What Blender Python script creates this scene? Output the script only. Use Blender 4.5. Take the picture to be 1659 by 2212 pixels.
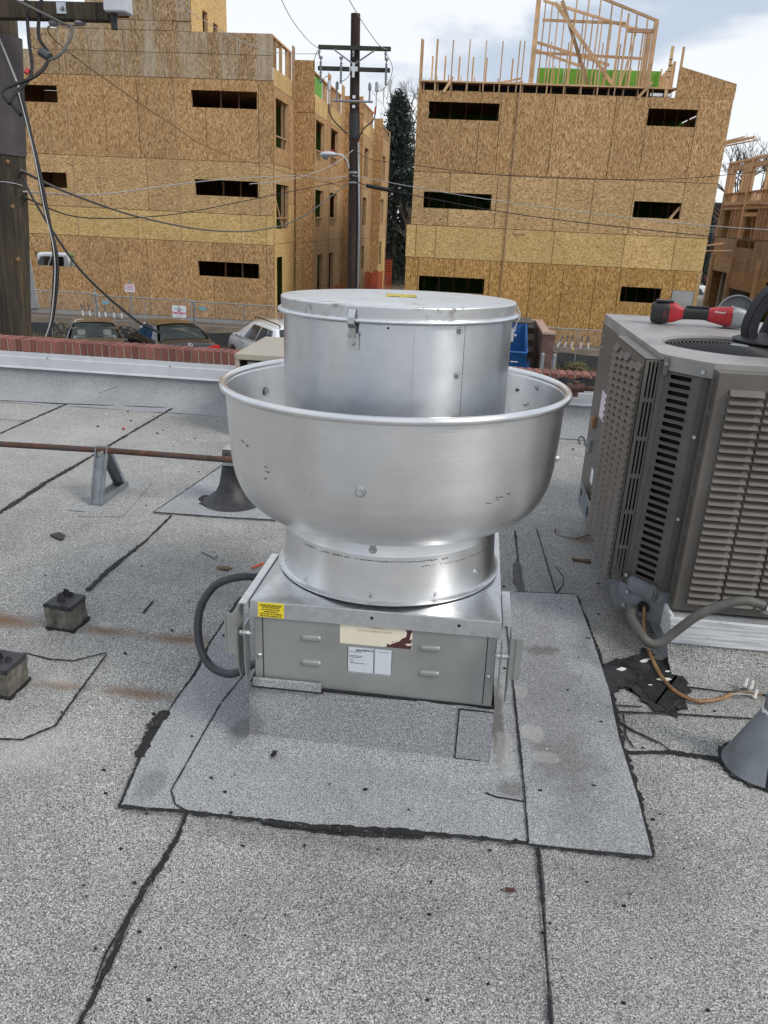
import bpy, bmesh, math, random
from mathutils import Vector, Matrix
random.seed(7)
R = math.radians
for o in list(bpy.data.objects): bpy.data.objects.remove(o, do_unlink=True)
S = bpy.context.scene
COL = S.collection

# ------------------------------------------------------------------ camera
PITCH, ROLL, YAW = R(21.0), R(2.7), R(5.3)
cd = bpy.data.cameras.new('camera'); cam = bpy.data.objects.new('camera', cd); COL.objects.link(cam)
cd.sensor_fit = 'VERTICAL'; cd.sensor_height = 24.0; cd.lens = 24.0 * 1662 / 2212
cd.clip_start = 0.05; cd.clip_end = 2000
fw = Vector((-math.sin(YAW) * math.cos(PITCH), math.cos(YAW) * math.cos(PITCH), -math.sin(PITCH)))
r0 = Vector((math.cos(YAW), math.sin(YAW), 0)); u0 = r0.cross(fw)
rc = r0 * math.cos(ROLL) + u0 * math.sin(ROLL); uc = u0 * math.cos(ROLL) - r0 * math.sin(ROLL)
M = Matrix((rc, uc, -fw)).transposed().to_4x4(); M.translation = (0, 0, 1.6)
cam.matrix_world = M
S.camera = cam

# ------------------------------------------------------------------ sky, sun, exposure
SUN_EL, SUN_AZ = R(42), R(62)          # azimuth measured from -Y towards +X (behind the camera, to its right)
sd = Vector((math.sin(SUN_AZ) * math.cos(SUN_EL), -math.cos(SUN_AZ) * math.cos(SUN_EL), math.sin(SUN_EL)))
W = bpy.data.worlds.new('World'); S.world = W; W.use_nodes = True
nt = W.node_tree; nt.nodes.clear()
out = nt.nodes.new('ShaderNodeOutputWorld'); bg = nt.nodes.new('ShaderNodeBackground')
sky = nt.nodes.new('ShaderNodeTexSky'); sky.sky_type = 'NISHITA'; sky.sun_disc = False
sky.sun_elevation = SUN_EL; sky.sun_rotation = math.atan2(sd.x, sd.y)
tc = nt.nodes.new('ShaderNodeTexCoord'); mp = nt.nodes.new('ShaderNodeMapping')
mp.inputs['Scale'].default_value = (1.0, 1.0, 2.6); mp.inputs['Location'].default_value = (3.1, 0.4, 1.7)
nz = nt.nodes.new('ShaderNodeTexNoise'); nz.inputs['Scale'].default_value = 2.5; nz.inputs['Detail'].default_value = 7
nz.inputs['Roughness'].default_value = 0.52; nz.inputs['Distortion'].default_value = 0.25
rp = nt.nodes.new('ShaderNodeValToRGB'); rp.color_ramp.interpolation = 'EASE'
rp.color_ramp.elements[0].position = 0.44; rp.color_ramp.elements[0].color = (4.7, 5.4, 6.4, 1)
rp.color_ramp.elements[1].position = 0.55; rp.color_ramp.elements[1].color = (8.0, 8.2, 8.4, 1)
mx = nt.nodes.new('ShaderNodeMix'); mx.data_type = 'RGBA'; mx.inputs[0].default_value = 0.90
nt.links.new(tc.outputs['Generated'], mp.inputs[0]); nt.links.new(mp.outputs[0], nz.inputs[0])
nt.links.new(nz.outputs[0], rp.inputs[0]); nt.links.new(sky.outputs[0], mx.inputs[6]); nt.links.new(rp.outputs[0], mx.inputs[7])
nt.links.new(mx.outputs[2], bg.inputs[0]); bg.inputs[1].default_value = 0.10
nt.links.new(bg.outputs[0], out.inputs[0])
sl = bpy.data.lights.new('sun', 'SUN'); sl.energy = 1.5; sl.angle = R(16); sl.color = (1.0, 0.95, 0.87)
so = bpy.data.objects.new('sun', sl); COL.objects.link(so); so.rotation_euler = sd.to_track_quat('Z', 'Y').to_euler()
S.view_settings.view_transform = 'Standard'; S.view_settings.look = 'None'
S.view_settings.gamma = 1; S.view_settings.exposure = 0.34; S.view_settings.use_curve_mapping = False

# ------------------------------------------------------------------ materials
class NT:
    def __init__(s, name):
        s.m = bpy.data.materials.new(name); s.m.use_nodes = True; s.t = s.m.node_tree
        s.p = s.t.nodes['Principled BSDF']; s._pos = s._obj = s._rnd = None; s._bn = {}
    def n(s, k, **kw):
        x = s.t.nodes.new(k)
        for a, b in kw.items(): setattr(x, a, b)
        return x
    def put(s, sock, v):
        if hasattr(v, 'is_linked') or hasattr(v, 'links'): s.t.links.new(v, sock)
        else: sock.default_value = v
    def pos(s):
        if not s._pos: s._pos = s.n('ShaderNodeNewGeometry').outputs['Position']
        return s._pos
    def obj(s):
        if not s._obj: s._obj = s.n('ShaderNodeTexCoord').outputs['Object']
        return s._obj
    def rnd(s):
        if not s._rnd: s._rnd = s.n('ShaderNodeObjectInfo').outputs['Random']
        return s._rnd
    def map(s, vec, scale=(1, 1, 1), rot=(0, 0, 0), loc=(0, 0, 0)):
        x = s.n('ShaderNodeMapping'); s.put(x.inputs[0], vec)
        x.inputs['Scale'].default_value = scale; x.inputs['Rotation'].default_value = rot; x.inputs['Location'].default_value = loc
        return x.outputs[0]
    def noise(s, vec, scale, detail=3, rough=0.55, dist=0.0):
        x = s.n('ShaderNodeTexNoise'); s.put(x.inputs['Vector'], vec)
        x.inputs['Scale'].default_value = scale; x.inputs['Detail'].default_value = detail
        x.inputs['Roughness'].default_value = rough; x.inputs['Distortion'].default_value = dist
        return x.outputs[0]
    def voro(s, vec, scale, feat='F1', outp='Distance', rand=1.0):
        x = s.n('ShaderNodeTexVoronoi', feature=feat); s.put(x.inputs['Vector'], vec)
        x.inputs['Scale'].default_value = scale; x.inputs['Randomness'].default_value = rand
        return x.outputs[outp]
    def ramp(s, fac, *stops, mode='LINEAR'):
        x = s.n('ShaderNodeValToRGB'); s.put(x.inputs[0], fac); cr = x.color_ramp; cr.interpolation = mode
        while len(cr.elements) < len(stops): cr.elements.new(0.5)
        for e, (p, c) in zip(cr.elements, stops):
            e.position = p; e.color = (c, c, c, 1) if isinstance(c, (int, float)) else (*c, 1)
        return x.outputs[0]
    def mix(s, fac, a, b, mode='MIX'):
        x = s.n('ShaderNodeMix', data_type='RGBA', blend_type=mode); s.put(x.inputs[0], fac)
        s.put(x.inputs[6], (*a, 1) if isinstance(a, tuple) else a); s.put(x.inputs[7], (*b, 1) if isinstance(b, tuple) else b)
        return x.outputs[2]
    def math(s, op, a, b=0.0, c=None):
        x = s.n('ShaderNodeMath', operation=op); s.put(x.inputs[0], a); s.put(x.inputs[1], b)
        if c is not None: s.put(x.inputs[2], c)
        return x.outputs[0]
    def sep(s, vec):
        x = s.n('ShaderNodeSeparateXYZ'); s.put(x.inputs[0], vec); return x.outputs
    def bump(s, h, strength=0.3, dist=0.01):
        x = s.n('ShaderNodeBump'); s.put(x.inputs['Height'], h)
        x.inputs['Strength'].default_value = strength; x.inputs['Distance'].default_value = dist
        s.t.links.new(x.outputs[0], s.p.inputs['Normal'])
    def blob(s, cx, cy, rx, ry, soft=0.5, ns=6.0, na=0.5):
        """soft-edged noisy patch in world xy: 1 inside, 0 outside"""
        ns = 4.0 if ns < 7 else 12.0
        if ns not in s._bn: s._bn[ns] = (s.noise(s.pos(), ns, 3, 0.6), s.sep(s.pos()))
        k, o = s._bn[ns]
        dx = s.math('DIVIDE', s.math('SUBTRACT', o[0], cx), rx); dy = s.math('DIVIDE', s.math('SUBTRACT', o[1], cy), ry)
        d = s.math('SQRT', s.math('ADD', s.math('MULTIPLY', dx, dx), s.math('MULTIPLY', dy, dy)))
        d = s.math('ADD', d, s.math('MULTIPLY', s.math('SUBTRACT', k, 0.5), na * 2))
        return s.ramp(d, (max(0.0, 1 - soft), 1.0), (1.0, 0.0))
    def done(s, col=None, rough=None, metal=None, **kw):
        I = s.p.inputs
        if col is not None: s.put(I['Base Color'], (*col, 1) if isinstance(col, tuple) else col)
        if rough is not None: s.put(I['Roughness'], rough)
        if metal is not None: s.put(I['Metallic'], metal)
        for k, v in kw.items(): s.put(I[k.replace('_', ' ')], v)
        return s.m

def simple(name, col, rough=0.6, metal=0.0, var=0.12, scale=8.0, rnd=0.0, stretch=(1, 1, 1), bump=0.0, world=False, detail=4, **kw):
    n = NT(name); vec = n.pos() if world else n.obj()
    f = n.noise(n.map(vec, stretch), scale, detail, 0.6)
    lo = tuple(c * (1 - var) for c in col); hi = tuple(min(1, c * (1 + var)) for c in col)
    c = n.ramp(f, (0.3, lo), (0.7, hi))
    if rnd:
        k = n.math('ADD', 1 - rnd, n.math('MULTIPLY', n.rnd(), 2 * rnd))
        hs = n.n('ShaderNodeHueSaturation'); n.put(hs.inputs['Color'], c); n.put(hs.inputs['Value'], k); c = hs.outputs[0]
    if bump: n.bump(f, bump, 0.004)
    r = n.math('ADD', rough - 0.08, n.math('MULTIPLY', f, 0.16)) if rough > 0.1 else rough
    return n.done(c, r, metal, **kw)

MT = {}
def roof_mat(name, dark, mid, light, mott=0.25, extra=None, gs=330):
    n = NT(name); p = n.pos()
    g = n.sep(n.voro(p, gs * 1.25, 'F1', 'Color'))[0]; g2 = n.noise(p, 300, 1, 0.6)
    f = n.math('ADD', n.math('MULTIPLY', g, 0.36), n.math('MULTIPLY', g2, 0.64))
    c = n.ramp(f, (0.33, dark), (0.44, mid), (0.56, mid), (0.69, light))
    b = n.noise(p, 1.6, 5, 0.65, 0.4); b2 = n.noise(n.map(p, (1, 1, 1), (0, 0, 0), (5, 2, 0)), 6.0, 4, 0.65)
    k = n.math('ADD', 1 - mott, n.math('ADD', n.math('MULTIPLY', n.ramp(b, (0.28, 0.0), (0.7, 1.0)), mott * 1.3), n.math('MULTIPLY', n.ramp(b2, (0.3, 0.0), (0.7, 1.0)), mott * 0.5)))
    hs = n.n('ShaderNodeHueSaturation'); n.put(hs.inputs['Color'], c); n.put(hs.inputs['Value'], k); c = hs.outputs[0]
    n.m_g = f
    if extra: c = extra(n, c)
    n.bump(f, 0.55, 0.003)
    return n.done(c, 0.92)
def roof_extra(n, c):
    for (cx, cy, rx, ry, a) in [(-1.78, 2.585, 0.24, 0.075, 0.95), (-1.32, 2.575, 0.18, 0.05, 0.8), (-1.02, 2.57, 0.19, 0.055, 0.9), (-1.32, 2.19, 0.17, 0.045, 0.6), (-1.03, 2.19, 0.2, 0.05, 0.8), (0.72, 3.97, 0.10, 0.09, 0.7), (0.60, 4.05, 0.05, 0.04, 0.4)]:
        m = n.math('MULTIPLY', n.blob(cx, cy, rx, ry, 0.85, 14, 0.30), n.math('MULTIPLY', a, n.ramp(n.m_g, (0.25, 0.45), (0.6, 1.0))))
        c = n.mix(m, c, (0.165, 0.085, 0.034))
    for (cx, cy, rx, ry, a) in [(-0.05, 1.38, 0.5, 0.26, 0.18), (-0.2, 1.62, 0.75, 0.07, 0.45), (-1.35, 4.55, 0.35, 0.35, 0.35), (0.55, 3.3, 0.35, 0.7, 0.3), (0.62, 1.75, 0.3, 0.5, 0.28), (0.75, 2.9, 0.12, 0.6, 0.35), (-0.95, 3.3, 0.5, 0.5, 0.25)]:
        c = n.mix(n.math('MULTIPLY', n.blob(cx, cy, rx, ry, 0.95, 3.5, 0.35), a), c, (0.07, 0.065, 0.06))
    for (cx, cy, rx, ry, a) in [(-1.25, 1.85, 0.3, 0.2, 0.35), (-3.0, 5.0, 1.6, 1.6, 0.25), (-1.35, 2.62, 0.05, 0.03, 0.5), (-1.35, 2.22, 0.1, 0.04, 0.4)]:
        c = n.mix(n.math('MULTIPLY', n.blob(cx, cy, rx, ry, 0.9, 8, 0.5), a), c, (0.52, 0.50, 0.46))
    return c
MT['roof'] = roof_mat('roof_granule_cap_sheet', (0.035, 0.035, 0.034), (0.265, 0.262, 0.252), (0.66, 0.655, 0.64), 0.30, roof_extra)
def patch_extra(n, c):
    for (cx, cy, rx, ry, a) in [(0.215, 2.22, 0.03, 0.30, 0.85), (0.25, 1.90, 0.06, 0.05, 0.55), (0.42, 2.3, 0.15, 0.9, 0.25), (-0.60, 2.02, 0.08, 0.10, 0.5), (-0.82, 1.75, 0.05, 0.08, 0.4), (0.40, 2.72, 0.09, 0.05, 0.6), (0.42, 2.05, 0.13, 0.16, 0.3)]:
        c = n.mix(n.math('MULTIPLY', n.blob(cx, cy, rx, ry, 0.55, 9, 0.8), a), c, (0.10, 0.096, 0.088))
    for (cx, cy, rx, ry, a) in [(0.33, 2.19, 0.055, 0.05, 0.6), (0.36, 2.06, 0.06, 0.03, 0.5), (0.24, 2.06, 0.035, 0.12, 0.45), (0.30, 2.42, 0.03, 0.04, 0.5), (-0.75, 1.9, 0.06, 0.1, 0.3)]:
        c = n.mix(n.math('MULTIPLY', n.blob(cx, cy, rx, ry, 0.25, 14, 1.0), a * 0.6), c, (0.52, 0.52, 0.51))
    return c
MT['patch'] = roof_mat('new_granule_membrane', (0.10, 0.103, 0.108), (0.29, 0.298, 0.313), (0.58, 0.59, 0.61), 0.18, patch_extra, 430)
def tar_mat():
    n = NT('bitumen_bleed'); p = n.pos()
    v = n.voro(p, 160, 'F1', 'Distance'); sp = n.ramp(v, (0.12, 1.0), (0.2, 0.0)); k = n.noise(p, 30, 3)
    m = n.math('MULTIPLY', sp, n.ramp(k, (0.48, 0.0), (0.6, 1.0)))
    c = n.mix(m, n.ramp(n.noise(p, 25, 4), (0.3, (0.006, 0.006, 0.007)), (0.75, (0.022, 0.021, 0.021))), (0.5, 0.5, 0.48))
    n.bump(n.noise(p, 60, 4), 0.6, 0.004)
    return n.done(c, 0.8)
MT['tar'] = tar_mat()
MT['mastic'] = simple('roof_mastic', (0.030, 0.030, 0.032), 0.5, 0, 0.7, 14, bump=0.9, world=True, detail=6)

def metal_mat(name, col, rough, ring=False, spangle=0.0, smudge=0.25):
    n = NT(name); o = n.obj()
    if ring:
        x = n.sep(o); l = n.noise(n.map(o, (0.35, 0.35, 75)), 3.0, 6, 0.75)
        n.bump(l, 0.22, 0.002)
    else: l = n.noise(o, 30, 3)
    s1 = n.noise(o, 3.2, 5, 0.6, 0.3); s2 = n.noise(n.map(o, (1, 1, 2.2), (0, 0, 0), (3, 3, 3)), 9.0, 5, 0.7)
    f = n.math('ADD', n.math('MULTIPLY', s1, 0.55), n.math('ADD', n.math('MULTIPLY', s2, 0.22), n.math('MULTIPLY', l, 0.23)))
    c = n.ramp(f, (0.34, tuple(v * (1 - smudge) for v in col)), (0.62, col))
    if spangle:
        vo = n.voro(o, 55, 'F1', 'Color'); g = n.sep(vo)[0]
        c = n.mix(spangle, c, n.ramp(g, (0.0, tuple(v * 0.75 for v in col)), (1.0, tuple(min(1, v * 1.12) for v in col))))
    r = n.math('ADD', rough - 0.10, n.math('MULTIPLY', f, 0.22))
    return n.done(c, r, 1.0, Anisotropic=0.8 if ring or 'brushed' in name else 0.0, Anisotropic_Rotation=0.25)
MT['spun'] = metal_mat('spun_aluminium', (0.87, 0.87, 0.875), 0.30, True, 0.0, 0.16)
MT['drum'] = metal_mat('brushed_aluminium_sheet', (0.76, 0.79, 0.815), 0.30, False, 0.06, 0.16)
MT['galv'] = metal_mat('galvanised_steel', (0.80, 0.82, 0.835), 0.34, False, 0.35, 0.15)
MT['galvdull'] = simple('weathered_galvanised_sheet', (0.36, 0.37, 0.36), 0.5, 0.55, 0.10, 5.0, detail=5)
MT['galvblue'] = simple('oxidised_zinc_sheet', (0.225, 0.245, 0.265), 0.52, 0.35, 0.25, 12, detail=5)
MT['zinc'] = simple('zinc_plated_hardware', (0.62, 0.63, 0.64), 0.3, 1.0, 0.1)
MT['lid'] = None
def lid_mat():
    n = NT('scuffed_aluminium_lid'); o = n.obj()
    a = n.noise(n.map(o, (1, 2.2, 1)), 9, 6, 0.7, 0.8); b = n.noise(o, 22, 4, 0.7)
    m = n.math('MULTIPLY', n.ramp(a, (0.53, 0.0), (0.62, 0.85)), n.ramp(b, (0.42, 0.0), (0.58, 1.0)))
    c = n.mix(m, (0.72, 0.73, 0.74), (0.22, 0.20, 0.19))
    return n.done(c, n.math('ADD', 0.38, n.math('MULTIPLY', m, 0.4)), n.math('SUBTRACT', 1.0, n.math('MULTIPLY', m, 0.7)))
MT['lid'] = lid_mat()
MT['black'] = simple('black_rubber', (0.018, 0.018, 0.02), 0.5, 0, 0.3, 20)
MT['blackcloth'] = simple('black_padded_nylon', (0.012, 0.013, 0.02), 0.75, 0, 0.5, 60, bump=0.3)
MT['conduit'] = simple('grey_liquidtight_jacket', (0.055, 0.06, 0.068), 0.38, 0, 0.25, 25)
MT['conduit2'] = simple('dusty_grey_conduit_jacket', (0.10, 0.098, 0.09), 0.6, 0, 0.25, 14, bump=0.3)
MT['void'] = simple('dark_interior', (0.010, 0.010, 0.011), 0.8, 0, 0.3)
def taupe_mat():
    n = NT('taupe_enamel_sheet'); o = n.pos()
    f = n.noise(o, 5, 5, 0.65); k = n.noise(o, 40, 3)
    c = n.ramp(f, (0.32, (0.105, 0.094, 0.083)), (0.7, (0.148, 0.133, 0.118)))
    c = n.mix(n.math('MULTIPLY', n.ramp(k, (0.62, 0.0), (0.75, 1.0)), 0.3), c, (0.19, 0.175, 0.16))
    return n.done(c, n.math('ADD', 0.34, n.math('MULTIPLY', f, 0.25)))
MT['taupe'] = taupe_mat()
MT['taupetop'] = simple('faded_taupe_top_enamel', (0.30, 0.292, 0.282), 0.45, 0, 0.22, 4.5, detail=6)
MT['beige'] = simple('beige_enamel', (0.38, 0.34, 0.28), 0.5, 0, 0.08, 4)
MT['white'] = simple('white_paint', (0.72, 0.74, 0.75), 0.5, 0, 0.10, 5)
def whitewash():
    n = NT('brushed_white_coating'); p = n.pos()
    f = n.noise(n.map(p, (1, 1, 22)), 5, 4, 0.65); g = n.noise(p, 14, 5)
    c = n.mix(n.ramp(f, (0.35, 0.0), (0.6, 1.0)), (0.42, 0.44, 0.46), (0.76, 0.78, 0.79))
    c = n.mix(n.math('MULTIPLY', n.ramp(g, (0.62, 0.0), (0.7, 1.0)), 0.5), c, (0.25, 0.26, 0.27))
    return n.done(c, 0.7)
MT['whitewash'] = whitewash()
def rust_mat():
    n = NT('rusty_steel'); o = n.pos(); f = n.noise(o, 26, 5, 0.7); g = n.noise(n.map(o, (0.5, 1, 1)), 9, 4)
    c = n.ramp(f, (0.3, (0.035, 0.022, 0.018)), (0.6, (0.10, 0.042, 0.026)), (0.75, (0.24, 0.085, 0.04)))
    c = n.mix(n.ramp(g, (0.5, 0.0), (0.62, 0.8)), c, (0.06, 0.055, 0.055)); n.bump(f, 0.5, 0.003)
    return n.done(c, 0.8)
MT['rust'] = rust_mat()
def brick_mat():
    n = NT('red_clay_brick'); o = n.pos(); f = n.noise(o, 40, 5, 0.65); g = n.rnd()
    c = n.mix(g, (0.155, 0.052, 0.042), (0.31, 0.115, 0.09))
    c = n.mix(n.ramp(f, (0.35, 0.0), (0.75, 0.5)), c, (0.12, 0.05, 0.04)); n.bump(f, 0.5, 0.003)
    return n.done(c, 0.82)
MT['brick'] = brick_mat()
MT['mortar'] = simple('lime_mortar', (0.42, 0.385, 0.32), 0.9, 0, 0.2, 40, bump=0.5, world=True)
MT['cmu'] = simple('brown_split_face_block', (0.145, 0.082, 0.066), 0.9, 0, 0.4, 26, rnd=0.22, bump=0.9)
MT['cap'] = simple('pink_concrete_cap', (0.42, 0.29, 0.235), 0.9, 0, 0.12, 9)
MT['concrete'] = simple('grey_concrete', (0.33, 0.33, 0.32), 0.9, 0, 0.18, 2.5, bump=0.3, world=True, detail=6)
MT['asphalt'] = simple('asphalt', (0.06, 0.06, 0.062), 0.9, 0, 0.3, 3, world=True, detail=6)
MT['dirt'] = simple('dry_dirt', (0.135, 0.10, 0.068), 0.95, 0, 0.4, 2.2, world=True, detail=8, bump=0.4)
MT['weeds'] = simple('dry_weeds', (0.16, 0.14, 0.06), 0.95, 0, 0.5, 6, world=True, detail=3)
def osb_mat(name, base, pale, dark, vertical=True, streak=0.0, wstreak=(0.5, 0.45, 0.36)):
    n = NT(name); p = n.pos()
    st = (9.2, 9.2, 3.1) if vertical else (4.0, 4.0, 8.4)
    off = n.n('ShaderNodeVectorMath', operation='ADD'); n.put(off.inputs[0], p)
    sc = n.n('ShaderNodeVectorMath', operation='SCALE'); n.put(sc.inputs[0], (17.0, 9.0, 13.0)); n.put(sc.inputs['Scale'], n.rnd()); n.put(off.inputs[1], sc.outputs[0])
    q = off.outputs[0]
    a = n.noise(n.map(q, st, (0.18, 0.25, 0)), 2.6, 2, 0.55, 0.7)
    b = n.noise(n.map(q, st, (-0.3, -0.22, 0), (7, 1, 3)), 3.3, 2, 0.55, 0.9)
    c = n.ramp(a, (0.36, dark), (0.45, base), (0.54, base), (0.62, pale))
    c = n.mix(n.ramp(b, (0.57, 0.0), (0.63, 0.9)), c, pale); c = n.mix(n.ramp(b, (0.36, 0.85), (0.43, 0.0)), c, dark)
    w = n.noise(p, 0.9, 5, 0.7); c = n.mix(n.ramp(w, (0.35, 0.34), (0.62, 0.0)), c, tuple(v * 0.62 for v in base))
    if streak:
        s = n.noise(n.map(p, (1.0, 1.0, 0.12)), 1.1, 5, 0.7); c = n.mix(n.math('MULTIPLY', n.ramp(s, (0.47, 0.0), (0.66, 1.0)), streak), c, wstreak)
    hs = n.n('ShaderNodeHueSaturation'); n.put(hs.inputs['Color'], c); n.put(hs.inputs['Value'], n.math('ADD', 0.92, n.math('MULTIPLY', n.rnd(), 0.16)))
    return n.done(hs.outputs[0], 0.85)
MT['osb'] = osb_mat('oriented_strand_board_tan', (0.45, 0.257, 0.103), (0.68, 0.46, 0.24), (0.21, 0.10, 0.036))
MT['osb_light'] = osb_mat('oriented_strand_board_light', (0.49, 0.312, 0.138), (0.68, 0.49, 0.26), (0.28, 0.155, 0.06), False)
MT['osb_yellow'] = osb_mat('oriented_strand_board_yellow', (0.61, 0.405, 0.155), (0.78, 0.57, 0.28), (0.38, 0.222, 0.072), False)  # real yellow bands, and lit tone painted on right-facing walls
MT['osb_weather'] = osb_mat('oriented_strand_board_weathered', (0.335, 0.205, 0.10), (0.55, 0.41, 0.25), (0.17, 0.095, 0.042), True, 0.8)
MT['osb_orange'] = osb_mat('oriented_strand_board_orange', (0.43, 0.235, 0.068), (0.66, 0.43, 0.165), (0.21, 0.10, 0.024))
MT['lumber'] = simple('pine_lumber', (0.52, 0.335, 0.185), 0.8, 0, 0.22, 3, rnd=0.22, stretch=(1, 1, 1), world=True)
MT['lumberdark'] = simple('dark_pine_lumber', (0.40, 0.245, 0.145), 0.8, 0, 0.25, 3, rnd=0.22, world=True)  # darker pine for interior timbers, joists, front window frames and stakes
MT['green'] = simple('green_sheathing', (0.125, 0.36, 0.035), 0.7, 0, 0.12, 1.2, world=True)
MT['woodpole'] = None
def pole_mat(name, c1, c2, c3):
    n = NT(name); o = n.obj()
    a = n.noise(n.map(o, (14, 14, 0.5)), 2.0, 6, 0.65, 0.4); b = n.noise(n.map(o, (4, 4, 0.22), (0, 0, 0), (3, 5, 1)), 2.2, 4, 0.6)
    c = n.ramp(a, (0.3, c1), (0.5, c2), (0.72, c3)); c = n.mix(n.ramp(b, (0.5, 0.0), (0.62, 0.65)), c, tuple(v * 0.55 for v in c2))
    n.bump(a, 0.9, 0.012); return n.done(c, 0.85)
MT['woodpole'] = pole_mat('weathered_utility_pole', (0.014, 0.011, 0.008), (0.052, 0.042, 0.028), (0.125, 0.084, 0.042))
MT['darkpole'] = pole_mat('creosoted_pole', (0.012, 0.007, 0.006), (0.030, 0.016, 0.013), (0.056, 0.031, 0.023))
MT['crossarm'] = pole_mat('creosoted_crossarm', (0.02, 0.022, 0.016), (0.045, 0.047, 0.034), (0.08, 0.08, 0.06))
MT['steel'] = simple('grey_steel', (0.30, 0.31, 0.33), 0.5, 0.4, 0.12, 6)
MT['silver'] = simple('light_grey_aluminium', (0.55, 0.57, 0.60), 0.5, 0.2, 0.08, 6)
MT['porcelain'] = simple('grey_porcelain', (0.22, 0.23, 0.25), 0.3, 0, 0.15, 8)
MT['wire'] = simple('aluminium_wire', (0.36, 0.36, 0.37), 0.55, 0.2, 0.1)
MT['cable'] = simple('black_cable', (0.008, 0.008, 0.010), 0.65, 0, 0.2)
MT['whitecable'] = simple('bare_pale_cable', (0.40, 0.39, 0.38), 0.6, 0, 0.15)
MT['fence'] = simple('galvanised_fence_tube', (0.34, 0.36, 0.38), 0.5, 0.4, 0.12)
MT['silt'] = simple('black_silt_fabric', (0.010, 0.012, 0.015), 0.75, 0, 0.4, 4)
MT['orangemesh'] = simple('orange_safety_mesh', (0.55, 0.09, 0.035), 0.7, 0, 0.3, 5)
MT['bluepaint'] = simple('blue_steel_paint', (0.015, 0.10, 0.30), 0.5, 0, 0.25, 4)
MT['red'] = simple('red_nylon', (0.40, 0.022, 0.028), 0.45, 0, 0.3, 18)
MT['yellow'] = simple('yellow_sticker', (0.85, 0.66, 0.03), 0.5, 0, 0.03)
MT['cream'] = simple('cream_label', (0.78, 0.71, 0.57), 0.5, 0, 0.04)
MT['paper'] = simple('white_label', (0.62, 0.66, 0.70), 0.42, 0, 0.05)
MT['signwhite'] = simple('white_sign_face', (0.80, 0.82, 0.86), 0.5, 0, 0.04)
MT['signpink'] = simple('pink_sign_face', (0.74, 0.64, 0.72), 0.5, 0, 0.08)
MT['ink'] = simple('black_ink', (0.012, 0.012, 0.012), 0.6, 0, 0.1)
MT['inkbrown'] = simple('brown_ink', (0.46, 0.27, 0.17), 0.6, 0, 0.1)
MT['maroon'] = simple('maroon_ink', (0.075, 0.022, 0.022), 0.6, 0, 0.2)
MT['inkred'] = simple('red_ink', (0.55, 0.10, 0.16), 0.6, 0, 0.1)
MT['inkteal'] = simple('teal_ink', (0.10, 0.24, 0.30), 0.6, 0, 0.1)
MT['inkwhite'] = simple('white_ink', (0.85, 0.82, 0.82), 0.6, 0, 0.05)
MT['teal'] = simple('teal_tag', (0.22, 0.40, 0.45), 0.5, 0, 0.1)
MT['chip'] = simple('white_paint_chip', (0.78, 0.77, 0.73), 0.7, 0, 0.1)
MT['copper'] = simple('stained_tan_cable', (0.26, 0.145, 0.065), 0.5, 0, 0.45, 22, world=True)
MT['leaf'] = simple('dry_leaf', (0.13, 0.085, 0.045), 0.8, 0, 0.3, 30)
MT['disc'] = simple('grey_abrasive_wheel', (0.12, 0.125, 0.13), 0.75, 0, 0.2, 60)
MT['grilled'] = simple('black_coated_wire', (0.03, 0.03, 0.032), 0.42, 0, 0.2)
MT['tyre'] = simple('tyre_rubber', (0.02, 0.02, 0.021), 0.75, 0, 0.2)
MT['glass'] = simple('tinted_car_glass', (0.02, 0.025, 0.026), 0.06, 0, 0.1, Specular_IOR_Level=0.9)
MT['glassg'] = simple('pale_tinted_car_glass', (0.05, 0.065, 0.06), 0.06, 0, 0.1, Specular_IOR_Level=0.9, Alpha=0.42)
MT['headrest'] = simple('pale_grey_upholstery', (0.42, 0.46, 0.42), 0.8, 0, 0.1)
MT['lamp_red'] = simple('red_tail_lamp', (0.5, 0.012, 0.015), 0.2, 0, 0.1)
def paint(name, col, metal=0.3): return simple(name, col, 0.25, metal, 0.04, 2, Coat_Weight=0.8, Coat_Roughness=0.05)
MT['p_grey'] = paint('bronze_grey_car_paint', (0.075, 0.068, 0.060), 0.45)
MT['p_black'] = paint('black_car_paint', (0.014, 0.013, 0.012), 0.2)
MT['p_white'] = paint('pearl_white_car_paint', (0.78, 0.80, 0.82), 0.0)
MT['p_green'] = paint('dark_green_car_paint', (0.02, 0.04, 0.038), 0.2)
MT['chrome'] = simple('chrome', (0.8, 0.8, 0.8), 0.12, 1.0, 0.02)
MT['bark'] = simple('grey_bark', (0.105, 0.088, 0.072), 0.9, 0, 0.3, 10)
MT['barkdark'] = simple('dark_bark', (0.045, 0.036, 0.032), 0.9, 0, 0.3, 10)
MT['barkpale'] = simple('pale_twigs', (0.22, 0.185, 0.15), 0.9, 0, 0.25, 10)
def needle_mat():
    n = NT('spruce_needles'); f = n.noise(n.pos(), 2.2, 4, 0.6)
    return n.done(n.ramp(f, (0.3, (0.022, 0.033, 0.027)), (0.7, (0.060, 0.080, 0.066))), 0.8)
MT['needles'] = needle_mat()
MT['brickfar'] = simple('far_red_brick', (0.20, 0.085, 0.075), 0.9, 0, 0.2, 2)
MT['grassfar'] = simple('winter_lawn', (0.10, 0.13, 0.035), 0.95, 0, 0.35, 1.5, world=True)
MT['darkwood'] = simple('dark_stained_fence', (0.035, 0.030, 0.028), 0.9, 0, 0.3, 4)

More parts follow.
